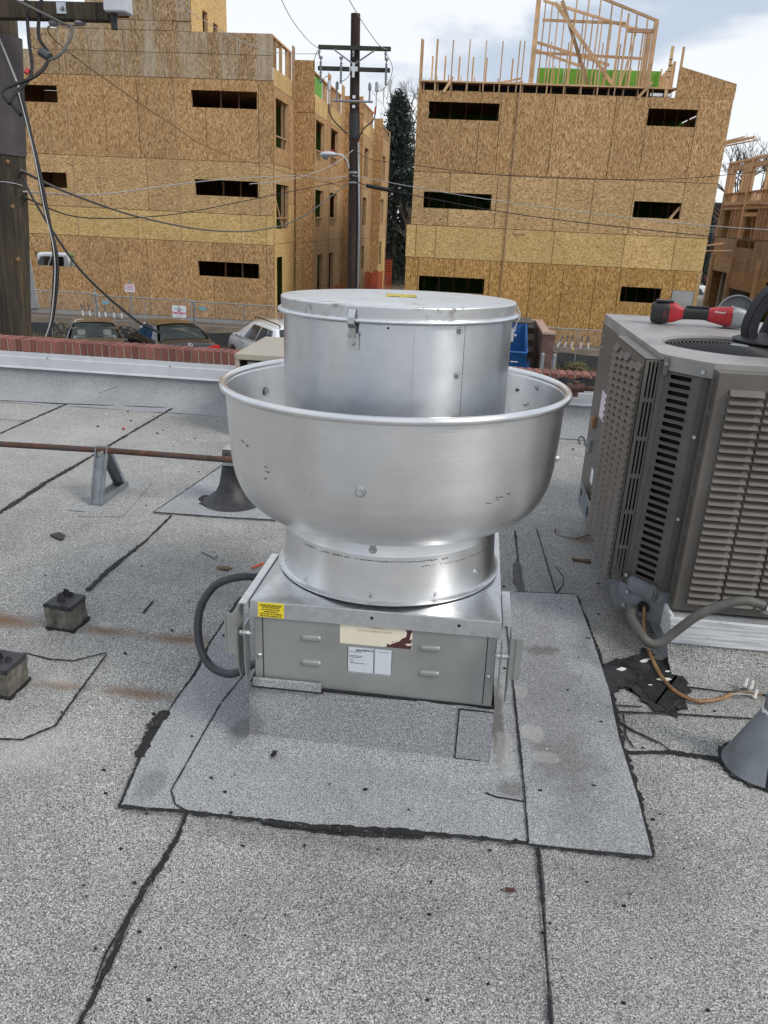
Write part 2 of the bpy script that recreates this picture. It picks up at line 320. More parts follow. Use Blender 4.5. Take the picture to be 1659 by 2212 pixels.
# ------------------------------------------------------------------ mesh helpers
class B:
    def __init__(s): s.v = []; s.f = []
    def add(s, v, f):
        k = len(s.v); s.v += [tuple(a) for a in v]; s.f += [tuple(i + k for i in q) for q in f]; return s
    def box(s, x0, x1, y0, y1, z0, z1):
        return s.add([(x0, y0, z0), (x1, y0, z0), (x1, y1, z0), (x0, y1, z0), (x0, y0, z1), (x1, y0, z1), (x1, y1, z1), (x0, y1, z1)],
                     [(0, 3, 2, 1), (4, 5, 6, 7), (0, 1, 5, 4), (1, 2, 6, 5), (2, 3, 7, 6), (3, 0, 4, 7)])
    def cyl(s, p, q, r0, r1=None, n=12, caps=True):
        r1 = r0 if r1 is None else r1; p, q = Vector(p), Vector(q); d = (q - p).normalized()
        a = d.orthogonal().normalized(); b = d.cross(a)
        v = [p + (a * math.cos(t) + b * math.sin(t)) * r0 for t in [2 * math.pi * i / n for i in range(n)]] + \
            [q + (a * math.cos(t) + b * math.sin(t)) * r1 for t in [2 * math.pi * i / n for i in range(n)]]
        f = [(i, (i + 1) % n, n + (i + 1) % n, n + i) for i in range(n)]
        if caps: f += [tuple(range(n - 1, -1, -1)), tuple(range(n, 2 * n))]
        return s.add(v, f)
    def tube(s, pts, r, n=8, caps=True):
        pts = [Vector(p) for p in pts]; m = len(pts); rs = r if isinstance(r, (list, tuple)) else [r] * m
        up = None; v = []
        for i, p in enumerate(pts):
            d = (pts[min(i + 1, m - 1)] - pts[max(i - 1, 0)]).normalized()
            a = d.orthogonal().normalized() if up is None else (up - d * up.dot(d)).normalized()
            up = a; b = d.cross(a)
            v += [p + (a * math.cos(2 * math.pi * k / n) + b * math.sin(2 * math.pi * k / n)) * rs[i] for k in range(n)]
        f = [(i * n + k, i * n + (k + 1) % n, (i + 1) * n + (k + 1) % n, (i + 1) * n + k) for i in range(m - 1) for k in range(n)]
        if caps: f += [tuple(range(n - 1, -1, -1)), tuple(range((m - 1) * n, m * n))]
        return s.add(v, f)
    def lathe(s, prof, n=48, c=(0, 0, 0), closed=False, a0=0.0, a1=2 * math.pi):
        full = abs(a1 - a0 - 2 * math.pi) < 1e-6; k = n if full else n + 1; m = len(prof)
        v = [(c[0] + r * math.cos(a0 + (a1 - a0) * i / n), c[1] + r * math.sin(a0 + (a1 - a0) * i / n), c[2] + z) for i in range(k) for r, z in prof]
        f = []
        for i in range(n):
            j = (i + 1) % k
            for q in range(m if closed else m - 1):
                w = (q + 1) % m; f.append((i * m + q, j * m + q, j * m + w, i * m + w))
        return s.add(v, f)
    def prism(s, poly, z0, z1, ax='z'):
        n = len(poly)
        def P(a, b, t): return {'z': (a, b, t), 'y': (a, t, b), 'x': (t, a, b)}[ax]
        v = [P(a, b, z0) for a, b in poly] + [P(a, b, z1) for a, b in poly]
        return s.add(v, [tuple(range(n - 1, -1, -1)), tuple(range(n, 2 * n))] + [(i, (i + 1) % n, n + (i + 1) % n, n + i) for i in range(n)])
    def quad(s, a, b, c, d): return s.add([a, b, c, d], [(0, 1, 2, 3)])

def put(o, parent=None):
    COL.objects.link(o)
    if parent is not None: o.parent = parent
    return o
def recalc(me):
    bm = bmesh.new(); bm.from_mesh(me); bmesh.ops.recalc_face_normals(bm, faces=bm.faces); bm.to_mesh(me); bm.free()
def wloc(o):
    l = o.location.copy()
    while o.parent: o = o.parent; l += o.location
    return l
def part(name, b, mat, parent=None, smooth=False, world=False, bevel=0.0, fix=True, auto=None):
    """one mesh object; world=True: vertices given in world space although the object has a parent"""
    me = bpy.data.meshes.new(name); vs = b.v
    if world and parent is not None:
        l = wloc(parent); vs = [(x - l.x, y - l.y, z - l.z) for x, y, z in vs]
    me.from_pydata(vs, [], b.f); me.update()
    if fix: recalc(me)
    if bevel:
        bm = bmesh.new(); bm.from_mesh(me); bmesh.ops.remove_doubles(bm, verts=bm.verts, dist=1e-5)
        es = [e for e in bm.edges if len(e.link_faces) == 2 and e.calc_face_angle(0) > R(25)]
        bmesh.ops.bevel(bm, geom=es, offset=bevel, segments=2, affect='EDGES', clamp_overlap=True); bm.to_mesh(me); bm.free()
    me.materials.append(MT[mat] if isinstance(mat, str) else mat)
    if smooth:
        me.polygons.foreach_set('use_smooth', [True] * len(me.polygons))
        if smooth != 'all':
            try: me.set_sharp_from_angle(angle=R(smooth if isinstance(smooth, (int, float)) and smooth > 1 else 35))
            except Exception: pass
    return put(bpy.data.objects.new(name, me), parent)
def empty(name, loc, label, cat, group=None, rz=0):
    o = bpy.data.objects.new(name, None); o.location = loc; o.rotation_euler = (0, 0, rz); o.empty_display_size = 0.2
    COL.objects.link(o); return tag(o, label, cat, group)
def tag(o, label, cat, group=None):
    o['label'] = label; o['category'] = cat
    if group: o['group'] = group
    return o
def struct(o): o['kind'] = 'structure'; return o
_cube = {}
def cube(mat):
    if mat not in _cube:
        me = bpy.data.meshes.new('unit_' + mat); b = B().box(-.5, .5, -.5, .5, -.5, .5); me.from_pydata(b.v, [], b.f); me.update(); recalc(me)
        me.materials.append(MT[mat]); _cube[mat] = me
    return _cube[mat]
def bx(name, x0, x1, y0, y1, z0, z1, mat, parent):
    """axis-aligned box given in world space, sharing one unit mesh per material"""
    o = bpy.data.objects.new(name, cube(mat)); l = wloc(parent) if parent else Vector()
    o.location = Vector(((x0 + x1) / 2, (y0 + y1) / 2, (z0 + z1) / 2)) - l; o.scale = (abs(x1 - x0), abs(y1 - y0), abs(z1 - z0))
    return put(o, parent)
def stick(name, p, q, w, h, mat, parent):
    """a straight timber from p to q in world space"""
    p, q = Vector(p), Vector(q); d = q - p; L = d.length; d.normalize()
    ref = Vector((0, 0, 1)) if abs(d.z) < 0.95 else Vector((0, 1, 0))
    a = d.cross(ref).normalized(); b = a.cross(d)
    m = Matrix((a * w, d * L, b * h)).transposed().to_4x4(); m.translation = (p + q) / 2 - (wloc(parent) if parent else Vector())
    o = bpy.data.objects.new(name, cube(mat)); put(o, parent); o.matrix_local = m; return o
def text(body, size, mat, parent, loc, rot, align='LEFT', name='lettering', bold=0.0):
    cu = bpy.data.curves.new('txt', 'FONT'); cu.body = body; cu.size = size; cu.align_x = align; cu.extrude = 0.00005; cu.offset = bold
    t = bpy.data.objects.new('txt', cu); COL.objects.link(t)
    dg = bpy.context.evaluated_depsgraph_get(); me = bpy.data.meshes.new_from_object(t.evaluated_get(dg))
    bpy.data.objects.remove(t); bpy.data.curves.remove(cu)
    me.materials.clear(); me.materials.append(MT[mat]); me.name = name
    o = put(bpy.data.objects.new(name, me), parent); o.location = loc; o.rotation_euler = rot; return o
def copy_tree(o, parent=None):
    c = o.copy(); COL.objects.link(c); c.parent = parent
    for ch in o.children: copy_tree(ch, c)
    return c
def spline(pts, n=8):
    pts = [Vector(p) for p in pts]; o = []
    for i in range(len(pts) - 1):
        a, b, c, d = pts[max(i - 1, 0)], pts[i], pts[i + 1], pts[min(i + 2, len(pts) - 1)]
        for k in range(n):
            t = k / n
            o.append(0.5 * ((2 * b) + (c - a) * t + (2 * a - 5 * b + 4 * c - d) * t * t + (3 * b - a - 3 * c + d) * t ** 3))
    o.append(pts[-1]); return o

# ================================================================== SETTING
# ground: parking lot, bank up to the building plots, flat beyond
def ground_z(y): return -3.3 if y < 28.2 else (-3.3 + (y - 28.2) / 1.6 * 0.55 if y < 29.8 else -2.75)
b = B(); ys = [-40, 10, 20, 28.2, 28.6, 29.2, 29.8, 40, 60, 120, 700]; xs = [-600, -60, -25, -12, -4, 2, 8, 25, 60, 600]
b.add([(x, y, ground_z(y) + (0.04 * math.sin(x * 1.3 + y) if 28.4 < y < 40 else 0)) for y in ys for x in xs],
      [(j * len(xs) + i, j * len(xs) + i + 1, (j + 1) * len(xs) + i + 1, (j + 1) * len(xs) + i) for j in range(len(ys) - 1) for i in range(len(xs) - 1)])
struct(part('ground', b, 'dirt'))
struct(part('parking_lot', B().box(-60, 40, 8.5, 27.4, -3.4, -3.285), 'asphalt'))
struct(part('street', B().box(-90, 90, 57, 64, -2.9, -2.735), 'asphalt'))
struct(part('pavement', B().box(-90, 90, 55.4, 56.9, -2.9, -2.62), 'concrete', bevel=0.02))
struct(part('lawn', B().box(-90, 90, 64.5, 120, -2.9, -2.60), 'grassfar'))
def weeds(name, x0, x1, y0, y1, n, label):
    b = B(); rr = random.Random(len(label))
    for i in range(n):
        x, y = rr.uniform(x0, x1), rr.uniform(y0, y1); z = ground_z(y); h = rr.uniform(.05, .3); a = rr.uniform(0, 6.28); w = .012
        dx, dy = math.cos(a) * w, math.sin(a) * w; lx, ly = rr.uniform(-.1, .1), rr.uniform(-.1, .1)
        b.add([(x - dx, y - dy, z), (x + dx, y + dy, z), (x + lx, y + ly, z + h)], [(0, 1, 2)])
    o = part(name, b, 'weeds', fix=False); o['kind'] = 'stuff'; tag(o, label, 'weeds'); return o
weeds('dry_weeds', -19, -5, 27.2, 28.9, 5200, 'dry weeds growing along the bank behind the parked cars')
weeds('dry_weeds', 2.6, 8, 27.2, 28.9, 2600, 'dry weeds below the black silt fence beside the block wall')

# ------------------------------------------------------------------ flat roof
roof = struct(part('roof', B().box(-9, 7, -14, 6.8, -3.3, -0.03), 'concrete'))
def jag(x0, ya, yb, amp=0.006, step=0.05, seed=1):
    rr = random.Random(seed); n = int((yb - ya) / step); x = 0; o = []
    for i in range(n + 1):
        x = x * 0.85 + rr.uniform(-amp, amp); o.append((x0 + x, ya + (yb - ya) * i / n))
    return o
edges = [-8.9, -7.8, -6.9, -6.0, -5.1, -4.2, -3.30, -2.43, -1.545, -0.68, 0.303, 1.22, 2.15, 3.1, 4.05, 5.0, 5.95, 6.9]
prof = {x: jag(x, -14.0, 6.62, seed=k, step=.08) for k, x in enumerate(edges)}
for k in range(len(edges) - 1):
    A, C = prof[edges[k]], prof[edges[k + 1]]; b = B(); n = len(A)
    v = [(x, y, 0.004) for x, y in A] + [(x + 0.02, y, 0.0) for x, y in C] + [(x, y, -0.031) for x, y in A] + [(x + 0.02, y, -0.031) for x, y in C]
    f = [(i, n + i, n + i + 1, i + 1) for i in range(n - 1)] + [(2 * n + i, i, i + 1, 2 * n + i + 1) for i in range(n - 1)]
    part('membrane_sheet', b.add(v, f), 'roof', roof)
def ribbon(name, pts, w, mat='tar', z=0.0075, seed=0, jagged=0.6, parent=roof, closed=False, step=0.012, th=0.002):
    rr = random.Random(seed + int(abs(pts[0][0]) * 1000)); P = []
    if closed: pts = pts + [pts[0]]
    for (a, c) in zip(pts[:-1], pts[1:]):
        L = math.hypot(c[0] - a[0], c[1] - a[1]); n = max(1, int(L / step))
        P += [(a[0] + (c[0] - a[0]) * i / n, a[1] + (c[1] - a[1]) * i / n) for i in range(n)]
    P.append(pts[-1]); v = []; s1 = s2 = 0; k1 = 0
    for i, (x, y) in enumerate(P):
        q, r = P[min(i + 1, len(P) - 1)], P[max(i - 1, 0)]; dx, dy = q[0] - r[0], q[1] - r[1]; L = math.hypot(dx, dy) or 1; nx, ny = -dy / L, dx / L
        k1 = k1 * .96 + rr.uniform(-.2, .2); base = w * max(0.22, 1 + jagged * k1)
        a = base * (.5 + rr.uniform(-.5, .5) * jagged * .6); c = base * (.5 + rr.uniform(-.5, .5) * jagged * .6)
        v += [(x + nx * a, y + ny * a, z), (x - nx * c, y - ny * c, z), (x + nx * a * .9, y + ny * a * .9, z + th)]
    f = []
    for i in range(len(P) - 1):
        j = 3 * i; f += [(j + 1, j + 4, j + 3, j), (j + 2, j + 1, j + 4, j + 5)]
    b = B(); b.v = v; b.f = f
    return part(name, b, mat, parent, fix=False)
seamL = [(-0.673, 1.66), (-0.665, 1.571), (-0.672, 1.473), (-0.685, 1.382), (-0.685, 1.275), (-0.681, 1.167), (-0.681, 1.048), (-.68, .2)]
seamR = [(0.310, 1.68), (0.308, 1.518), (0.304, 1.382), (0.301, 1.252), (0.299, 1.186), (.30, .2)]
ribbon('seam_bleed', seamL, 0.0105, jagged=.8, seed=3); ribbon('seam_bleed', seamR, 0.0125, jagged=.6, seed=4)
ribbon('seam_bleed', [(-0.69, 1.40), (-0.693, 1.30), (-0.70, 1.2), (-.69, 1.12)], 0.007, jagged=.9, seed=14)
ribbon('seam_bleed', [(-3.292, 6.06), (-3.300, 5.465), (-3.298, 5.092), (-3.30, 4.2)], 0.020)
ribbon('seam_bleed', [(-3.30, 5.465), (-3.518, 5.455)], 0.008); ribbon('seam_bleed', [(-2.412, 6.155), (-2.433, 4.99), (-2.437, 4.533), (-2.451, 4.22), (-2.436, 3.662), (-2.43, 2.9)], 0.026, jagged=.7)
ribbon('seam_bleed', [(-1.53, 3.815), (-1.531, 3.448), (-1.565, 3.082), (-1.561, 2.885)], 0.018, jagged=.8)
ribbon('seam_bleed', [(-1.245, 2.843), (-1.246, 2.737)], 0.010); ribbon('seam_bleed', [(-1.252, 2.404), (-1.24, 2.2), (-1.232, 2.081), (-1.223, 1.967), (-1.287, 1.885), (-1.358, 1.875), (-1.6, 1.87)], 0.007, jagged=.7)
ribbon('seam_bleed', [(-1.543, 2.357), (-1.44, 2.335), (-1.350, 2.339), (-1.257, 2.415)], 0.005)
ribbon('seam_bleed', [(-3.857, 6.017), (-3.292, 6.063), (-1.955, 6.242), (.4, 6.43), (1.06, 6.52), (2.2, 6.53)], 0.012, jagged=.7)
for P, w in [([(0.626, 2.401), (0.733, 2.409)], .005), ([(0.623, 2.36), (0.808, 2.382), (1.103, 2.403), (1.5, 2.42)], .008), ([(0.628, 2.308), (0.676, 2.26), (0.748, 2.209), (0.78, 2.171)], .009), ([(0.66, 2.362), (0.644, 2.236), (0.658, 2.168)], .005), ([(0.618, 2.136), (0.70, 2.15), (0.78, 2.163), (0.895, 2.157), (0.952, 2.146)], .016),
             ([(0.361, 4.006), (0.357, 3.654), (0.352, 3.254)], .010), ([(.40, 5.6), (.39, 4.8), (.37, 4.2)], .016), ([(0.484, 4.058), (0.5, 3.601), (0.513, 3.26)], .006), ([(0.588, 4.081), (0.584, 3.994), (0.683, 3.951), (0.775, 4.04)], .006), ([(0.513, 3.26), (0.558, 3.365), (0.568, 3.459), (0.539, 3.579)], .004)]:
    ribbon('seam_bleed', P, w, jagged=.7)
def blobpoly(pts, n=5, amp=0.012, seed=0):
    rr = random.Random(seed); o = []; pts = list(pts) + [pts[0]]
    for a, c in zip(pts[:-1], pts[1:]):
        for i in range(n): o.append((a[0] + (c[0] - a[0]) * i / n + rr.uniform(-amp, amp), a[1] + (c[1] - a[1]) * i / n + rr.uniform(-amp, amp)))
    return o
# membrane patch around the fan curb: three sheets, proud of the roof
left_edge = [(-0.864, 1.645), (-0.889, 1.841), (-0.893, 2.140), (-0.888, 2.245), (-0.883, 2.354), (-0.898, 2.555), (-0.888, 2.95)]
midL = [(-0.663, 2.95), (-0.663, 2.624), (-0.734, 2.168), (-0.744, 1.729), (-0.711, 1.677), (-0.669, 1.656)]
front = [(-0.669, 1.656), (-0.462, 1.655), (-0.279, 1.657), (-0.112, 1.675), (0.106, 1.683), (0.284, 1.685)]
midR = [(0.284, 1.685), (0.286, 1.917), (0.283, 2.151), (0.277, 2.605), (0.270, 3.05)]
rightE = [(0.284, 1.685), (0.422, 1.686), (0.617, 1.692), (0.622, 1.921), (0.616, 2.207), (0.629, 2.479), (0.622, 2.844), (0.602, 3.258), (0.27, 3.235)]
part('membrane_patch', B().prism(left_edge + midL, 0.001, 0.0095), 'patch', roof)
part('membrane_patch', B().prism(front + midR[1:] + [(-0.663, 3.05)] + midL[1:-1], 0.001, 0.0125), 'patch', roof)
part('membrane_patch', B().prism(rightE + midR[::-1][:-1], 0.001, 0.0155), 'patch', roof)
ribbon('seam_bleed', left_edge, 0.010, z=.010, jagged=.8); ribbon('seam_bleed', [(-0.893, 1.86), (-0.905, 1.95), (-0.912, 2.02), (-0.90, 2.10)], 0.032, z=.0098, jagged=.9, seed=8)
ribbon('seam_bleed', [(-0.864, 1.645)] + front + [(0.422, 1.684), (0.617, 1.69)], 0.013, z=.012, jagged=.8, seed=2)
ribbon('seam_bleed', [(-.45, 1.649), (-.2, 1.652), (.0, 1.670)], 0.012, z=.0085, jagged=.8, seed=9)
ribbon('seam_bleed', midL[1:], 0.005, z=.0135, jagged=.7); ribbon('seam_bleed', midR, 0.006, z=.0165, jagged=.7)
ribbon('seam_bleed', [(0.619, 1.692), (0.625, 1.921), (0.619, 2.207), (0.633, 2.479), (0.626, 2.844), (0.606, 3.258)], 0.018, z=.009, jagged=.9, seed=5)
ribbon('seam_bleed', [(0.602, 3.258), (0.319, 3.231)], 0.006, z=.016)
ribbon('seam_bleed', [(0.170, 1.866), (0.199, 1.853), (0.283, 1.847)], 0.006, z=.014)
part('tar_spill', B().prism(blobpoly([(0.623, 2.636), (0.663, 2.703), (0.734, 2.741), (0.79, 2.763), (0.814, 2.819), (0.847, 2.819), (0.856, 2.738), (0.919, 2.787), (0.959, 2.714), (0.915, 2.688), (0.956, 2.625), (0.938, 2.544), (0.899, 2.495), (0.889, 2.431), (0.843, 2.408), (0.845, 2.369), (0.803, 2.386), (0.756, 2.408), (0.734, 2.476), (0.712, 2.515), (0.67, 2.519), (0.62, 2.436), (0.627, 2.556)], 6, .010, 3), 0.004, 0.011), 'mastic', roof)
part('tar_spill', B().prism(blobpoly([(.76, 2.62), (.83, 2.66), (.90, 2.70), (.95, 2.66), (.945, 2.58), (.90, 2.50), (.885, 2.44), (.84, 2.40), (.80, 2.41), (.77, 2.47), (.75, 2.53)], 7, .011, 8), 0.009, 0.0135), 'tar', roof)
part('tar_spill', B().prism(blobpoly([(0.352, 3.642), (0.325, 3.505), (0.322, 3.354), (0.34, 3.252), (0.372, 3.256), (0.366, 3.552)], 4, .004, 5), 0.003, 0.009), 'mastic', roof)
part('membrane_patch', B().prism([(-1.643, 3.836), (-1.284, 3.844), (-0.952, 3.868), (-1.0, 4.74), (-1.531, 4.762)], 0.001, 0.0095), 'patch', roof)
ribbon('seam_bleed', [(-1.531, 4.762), (-1.643, 3.836), (-1.284, 3.844), (-0.952, 3.868)], .008, z=.010, jagged=.7)
part('tar_spill', B().prism(blobpoly([(-1.47, 4.12), (-1.42, 4.0), (-1.32, 3.97), (-1.22, 4.03), (-1.16, 4.14), (-1.24, 4.28), (-1.38, 4.27)], 6, .016, 9), 0.009, 0.014), 'tar', roof)

# flashing wrapped round the fan curb (upstand, cant, apron)
FX, FY = -0.194, 2.352
def flashing(prof, a, c, rot):
    """profile (outward offset, z) swept along the curb side from a to c (local), turned by rot about the curb"""
    b = B(); n = len(prof); m = 22; v = []
    for i in range(m + 1):
        t = a + (c - a) * i / m
        for off, z in prof:
            y = -(0.377 + off); x = t * (0.378 + off) / 0.370
            v.append((FX + x * math.cos(rot) - y * math.sin(rot), FY + x * math.sin(rot) + y * math.cos(rot), z + 0.002 * math.sin(i * 1.7 + off * 60)))
    return b.add(v, [(i * n + k, (i + 1) * n + k, (i + 1) * n + k + 1, i * n + k + 1) for i in range(m) for k in range(n - 1)])
PR = [(0.0, 0.238), (0.001, 0.14), (0.002, 0.046), (0.010, 0.034), (0.048, 0.0145), (0.075, 0.0115)]
for k, rz in enumerate((0, math.pi / 2, math.pi, -math.pi / 2)):
    part('flashing_sheet', flashing(PR, -0.370, 0.370, rz - R(1)), 'patch', roof, smooth=20)
def fan_front(x, off=0.0): return (FX + x, FY - 0.372 - off + x * -0.0175)
yf = FY - 0.3815
part('flashing_sheet', B().box(0.075, 0.172, yf - .004, yf, 0.05, 0.225), 'patch', roof)
for (x0, x1, z0, z1) in [(.071, .0745, .05, .228), (.071, .174, .2255, .229), (.071, .172, .046, .0495)]:
    part('seam_bleed', B().box(x0, x1, yf - .0035, yf + .001, z0, z1), 'tar', roof)
part('seam_bleed', B().box(-.565, .178, yf + .002, yf + .012, .236, .2425), 'tar', roof)
part('flashing_sheet', B().box(-.562, -.35, yf - .004, yf + .008, .2375, .262), 'patch', roof)
part('seam_bleed', B().box(-.566, -.345, yf - .003, yf + .009, .231, .2372), 'tar', roof)

# unseen rear parapet and beige unit, added for the fan metal to reflect
rp_ = empty('brick_parapet', (0, -14, 0), 'low brick parapet at the near roof edge behind the camera', 'parapet')
part('wall', B().box(-9, 7, -14.2, -14, -3.3, .5), 'brick', rp_, world=True)
ru = empty('unseen_rooftop_unit', (-2.95, -.1, 0), 'unseen beige louvred unit added outside the left frame edge for the fan metal to reflect', 'rooftop unit')
part('cabinet', B().box(-3.35, -2.55, -.6, .4, .12, 1.05), 'beige', ru, world=True, bevel=.01); part('base', B().box(-3.3, -2.6, -.55, .35, .0, .12), 'galvblue', ru, world=True)
for k in range(12): part('louvre', B().box(-2.549, -2.53, -.5, .3, .25 + k * .06, .285 + k * .06), 'beige', ru, world=True)

# ------------------------------------------------------------------ brick parapet
PY = 6.5
par = empty('brick_parapet', (0, PY, 0), 'low parapet wall capped with red rowlock bricks at the far roof edge', 'parapet')
part('wall_core', B().box(-9, 7, PY + .006, PY + .196, -3.3, .436), 'mortar', par, world=True)
bm_ = B().box(-.0285, .0285, -.10, .10, -.0525, .0525); me = part('brick', bm_, 'brick', par, bevel=.004); me.location = (-6.0, .098, .393)
i = 0; x = -6.0
rb = random.Random(5)
while x < 2.6:
    x += 0.067; o = bpy.data.objects.new('brick', me.data); put(o, par); o.location = (x, .098 + rb.uniform(-.003, .003), .393 + rb.uniform(-.002, .002)); o.rotation_euler = (0, 0, rb.uniform(-.012, .012))
b = B()      # metal counterflashing with a hemmed drip edge
pr = [(-.002, .338), (-.012, .335), (-.014, .300), (-.026, .294), (-.030, .215), (-.044, .207), (-.046, .199), (-.040, .199)]
for i, xx in enumerate((-9, 7)): b.v += [(xx, PY + y, z) for y, z in pr]
n = len(pr); b.f = [(k, k + 1, n + k + 1, n + k) for k in range(n - 1)]
part('counterflashing', b, 'silver', par, world=True)
for xx in (-3.65, -2.53, -1.83, -.6, .9): part('flashing_screw', B().cyl((xx, PY - .022, .30), (xx, PY - .031, .30), .007, n=8), 'steel', par, world=True)
b = B(); pr = [(-.020, .225), (-.024, .12), (-.05, .06), (-.13, .02), (-.30, .006), (-.42, .005)]
m = 60
for i in range(m + 1):
    xx = -9 + 16 * i / m; sk = (xx - 1) * 0.02
    for q, (y, z) in enumerate(pr): b.v.append((xx, PY + y + (sk if q > 2 else 0), z + .004 * math.sin(i * 2.1 + q)))
n = len(pr); b.f = [(i * n + k, (i + 1) * n + k, (i + 1) * n + k + 1, i * n + k + 1) for i in range(m) for k in range(n - 1)]
part('base_flashing', b, 'patch', par, world=True, smooth='all')
part('mastic_smear', B().prism(blobpoly([(.42, .335), (1.9, .33), (1.9, .42), (1.5, .425), (1.2, .43), (.9, .415), (.42, .425)], 9, .012, 4), PY - .016, PY - .006, 'y'), 'mastic', par, world=True)
ribbon('flashing_joint', [(-3.03, 6.13), (-3.0, 6.42)], .006, z=.10)

# ================================================================== BUILDINGS UNDER CONSTRUCTION
def split(rect, holes):
    rects = [rect]
    for h in holes:
        new = []
        for (a, c, p, q) in rects:
            if h[1] <= a or h[0] >= c or h[3] <= p or h[2] >= q: new.append((a, c, p, q)); continue
            if h[2] > p: new.append((a, c, p, h[2]))
            if h[3] < q: new.append((a, c, h[3], q))
            z0, z1 = max(p, h[2]), min(q, h[3])
            if h[0] > a: new.append((a, h[0], z0, z1))
            if h[1] < c: new.append((h[1], c, z0, z1))
        rects = new
    return rects
def wall(parent, axis, at, bands, holes, out, gap=0.018, th=0.018):
    """sheathed wall. axis 'y': plane y=at, u=x ; axis 'x': plane x=at, u=y. bands: (z0,z1,mat,[u breaks]). out=+1/-1: outward side"""
    for (z0, z1, mat, us) in bands:
        for a, c in zip(us[:-1], us[1:]):
            rs = split((a + gap / 2, c - gap / 2, z0 + gap / 2, z1 - gap / 2), holes)
            if not rs: continue
            b = B()
            for (p, q, s, t) in rs:
                if axis == 'y': b.box(p, q, at - (th if out < 0 else 0), at + (th if out > 0 else 0), s, t)
                else: b.box(at - (th if out < 0 else 0), at + (th if out > 0 else 0), p, q, s, t)
            part('osb_panel', b, mat, parent, world=True)
def frame(parent, axis, at, h, out, depth=0.14, w=0.04, mat='lumberdark', sill=0.0):
    a, c, p, q = h; d0, d1 = (at, at - out * depth)
    d0, d1 = min(d0, d1) , max(d0, d1)
    segs = [(a - w, c + w, q, q + w), (a - w, c + w, p - w, p), (a - w, a, p, q), (c, c + w, p, q)]
    b = B()
    for (u0, u1, z0, z1) in segs:
        if axis == 'y': b.box(u0, u1, d0 + .001, d1, z0, z1)
        else: b.box(d0 + .001, d1 - .001, u0, u1, z0, z1)
    part('window_frame', b, mat, parent, world=True)
def breaks(a, c, w, seed=0, first=None):
    o = [a]; x = a + (first or w)
    while x < c - 0.3: o.append(x); x += w
    return o + [c]

# ---- left building
LB = empty('unfinished_townhouse', (-12.7, 31, -2.57), 'unfinished three-storey townhouse row clad in bare strand board left of the dark power pole', 'building')
YF = 31.0
HL = [(-10.74, -8.25, 5.06, 5.63), (-10.74, -8.25, 2.05, 2.61), (-10.74, -8.25, -.93, -.36),
      (-17.35, -15.90, 5.05, 5.62), (-17.0, -15.85, 2.08, 2.63), (-17.5, -15.86, -.87, -.33)]
bl = [-17.75, -15.53, -14.3, -13.1, -11.33, -9.9, -8.2, -7.65]
wall(LB, 'y', YF, [(-2.57, .35, 'osb', [-17.75, -16.6, -15.53, -14.0, -12.8, -11.33, -10.1, -8.9, -7.95, -7.65]),
                   (.35, 1.42, 'osb_yellow', [-17.75, -15.53, -13.1, -11.33, -8.95, -7.95, -7.65]),
                   (1.42, 3.27, 'osb_light', [-17.75, -15.53, -14.5, -12.6, -11.33, -8.2, -7.65]),
                   (3.27, 6.0, 'osb', [-17.75, -16.3, -15.53, -14.1, -12.8, -11.33, -10.2, -8.2, -7.65]),
                   (6.0, 6.8, 'osb_weather', [-17.4, -16.74, -15.73, -14.54, -13.2, -11.33, -9.9, -8.9, -7.65]),
                   (6.8, 7.49, 'osb_weather', [-16.74, -15.73, -14.54, -13.2, -11.33, -9.9, -8.9, -7.65])], HL, -1)
wall(LB, 'y', YF, [(7.49, 7.80, 'osb_weather', [-15.73, -14.54, -13.2, -11.33]), (7.80, 9.6, 'osb_weather', [-14.54, -13.4, -12.0, -10.63])], [(-13.55, -12.9, 7.83, 7.93)], -1)
wall(LB, 'y', YF + .03, [(7.49, 7.80, 'osb_weather', [-11.33, -10.63])], [], -1)
part('osb_panel', B().prism([(-17.75, 6.0), (-17.40, 6.0), (-17.40, 6.8), (-17.75, 6.72)], YF - .018, YF, 'y'), 'osb_light', LB, world=True)
for h in HL:
    frame(LB, 'y', YF, h, -1)
    for k in (1, 2, 3): bx('stud', h[0] + (h[1] - h[0]) * k / 4 + .1, h[0] + (h[1] - h[0]) * k / 4 + .14, YF + .9 + .3 * k, YF + 1.0 + .3 * k, h[2] - 1.2, h[3] + .3, 'lumberdark', LB) if h[0] > -15 else None
for xx, z0, z1 in [(-11.33, -2.57, 7.49), (-15.53, -2.57, 7.49)]: bx('corner_bead', xx - .02, xx + .02, YF - .032, YF - .019, z0, z1, 'lumber', LB)
# tower (right side in yellower board, lit tone put into the colour)
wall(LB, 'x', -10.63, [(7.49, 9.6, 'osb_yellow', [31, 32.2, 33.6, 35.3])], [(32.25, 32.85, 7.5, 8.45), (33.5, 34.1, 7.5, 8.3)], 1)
for h in [(32.25, 32.85, 7.55, 8.45), (33.5, 34.1, 7.55, 8.3)]: frame(LB, 'x', -10.63, h, 1, .12, .04, 'lumber')
part('tower_wall', B().box(-14.5, -10.66, 35.2, 35.3, 7.4, 9.6).box(-14.54, -14.44, 31.05, 35.2, 7.4, 9.6).box(-14.5, -10.66, 31.05, 35.2, 9.5, 9.6), 'osb', LB, world=True)
part('roof_gable', B().prism([(-9.6, 7.46), (-7.75, 7.46), (-7.75, 7.5), (-8.2, 7.68)], 33.2, 33.4, 'y'), 'osb_light', LB, world=True)
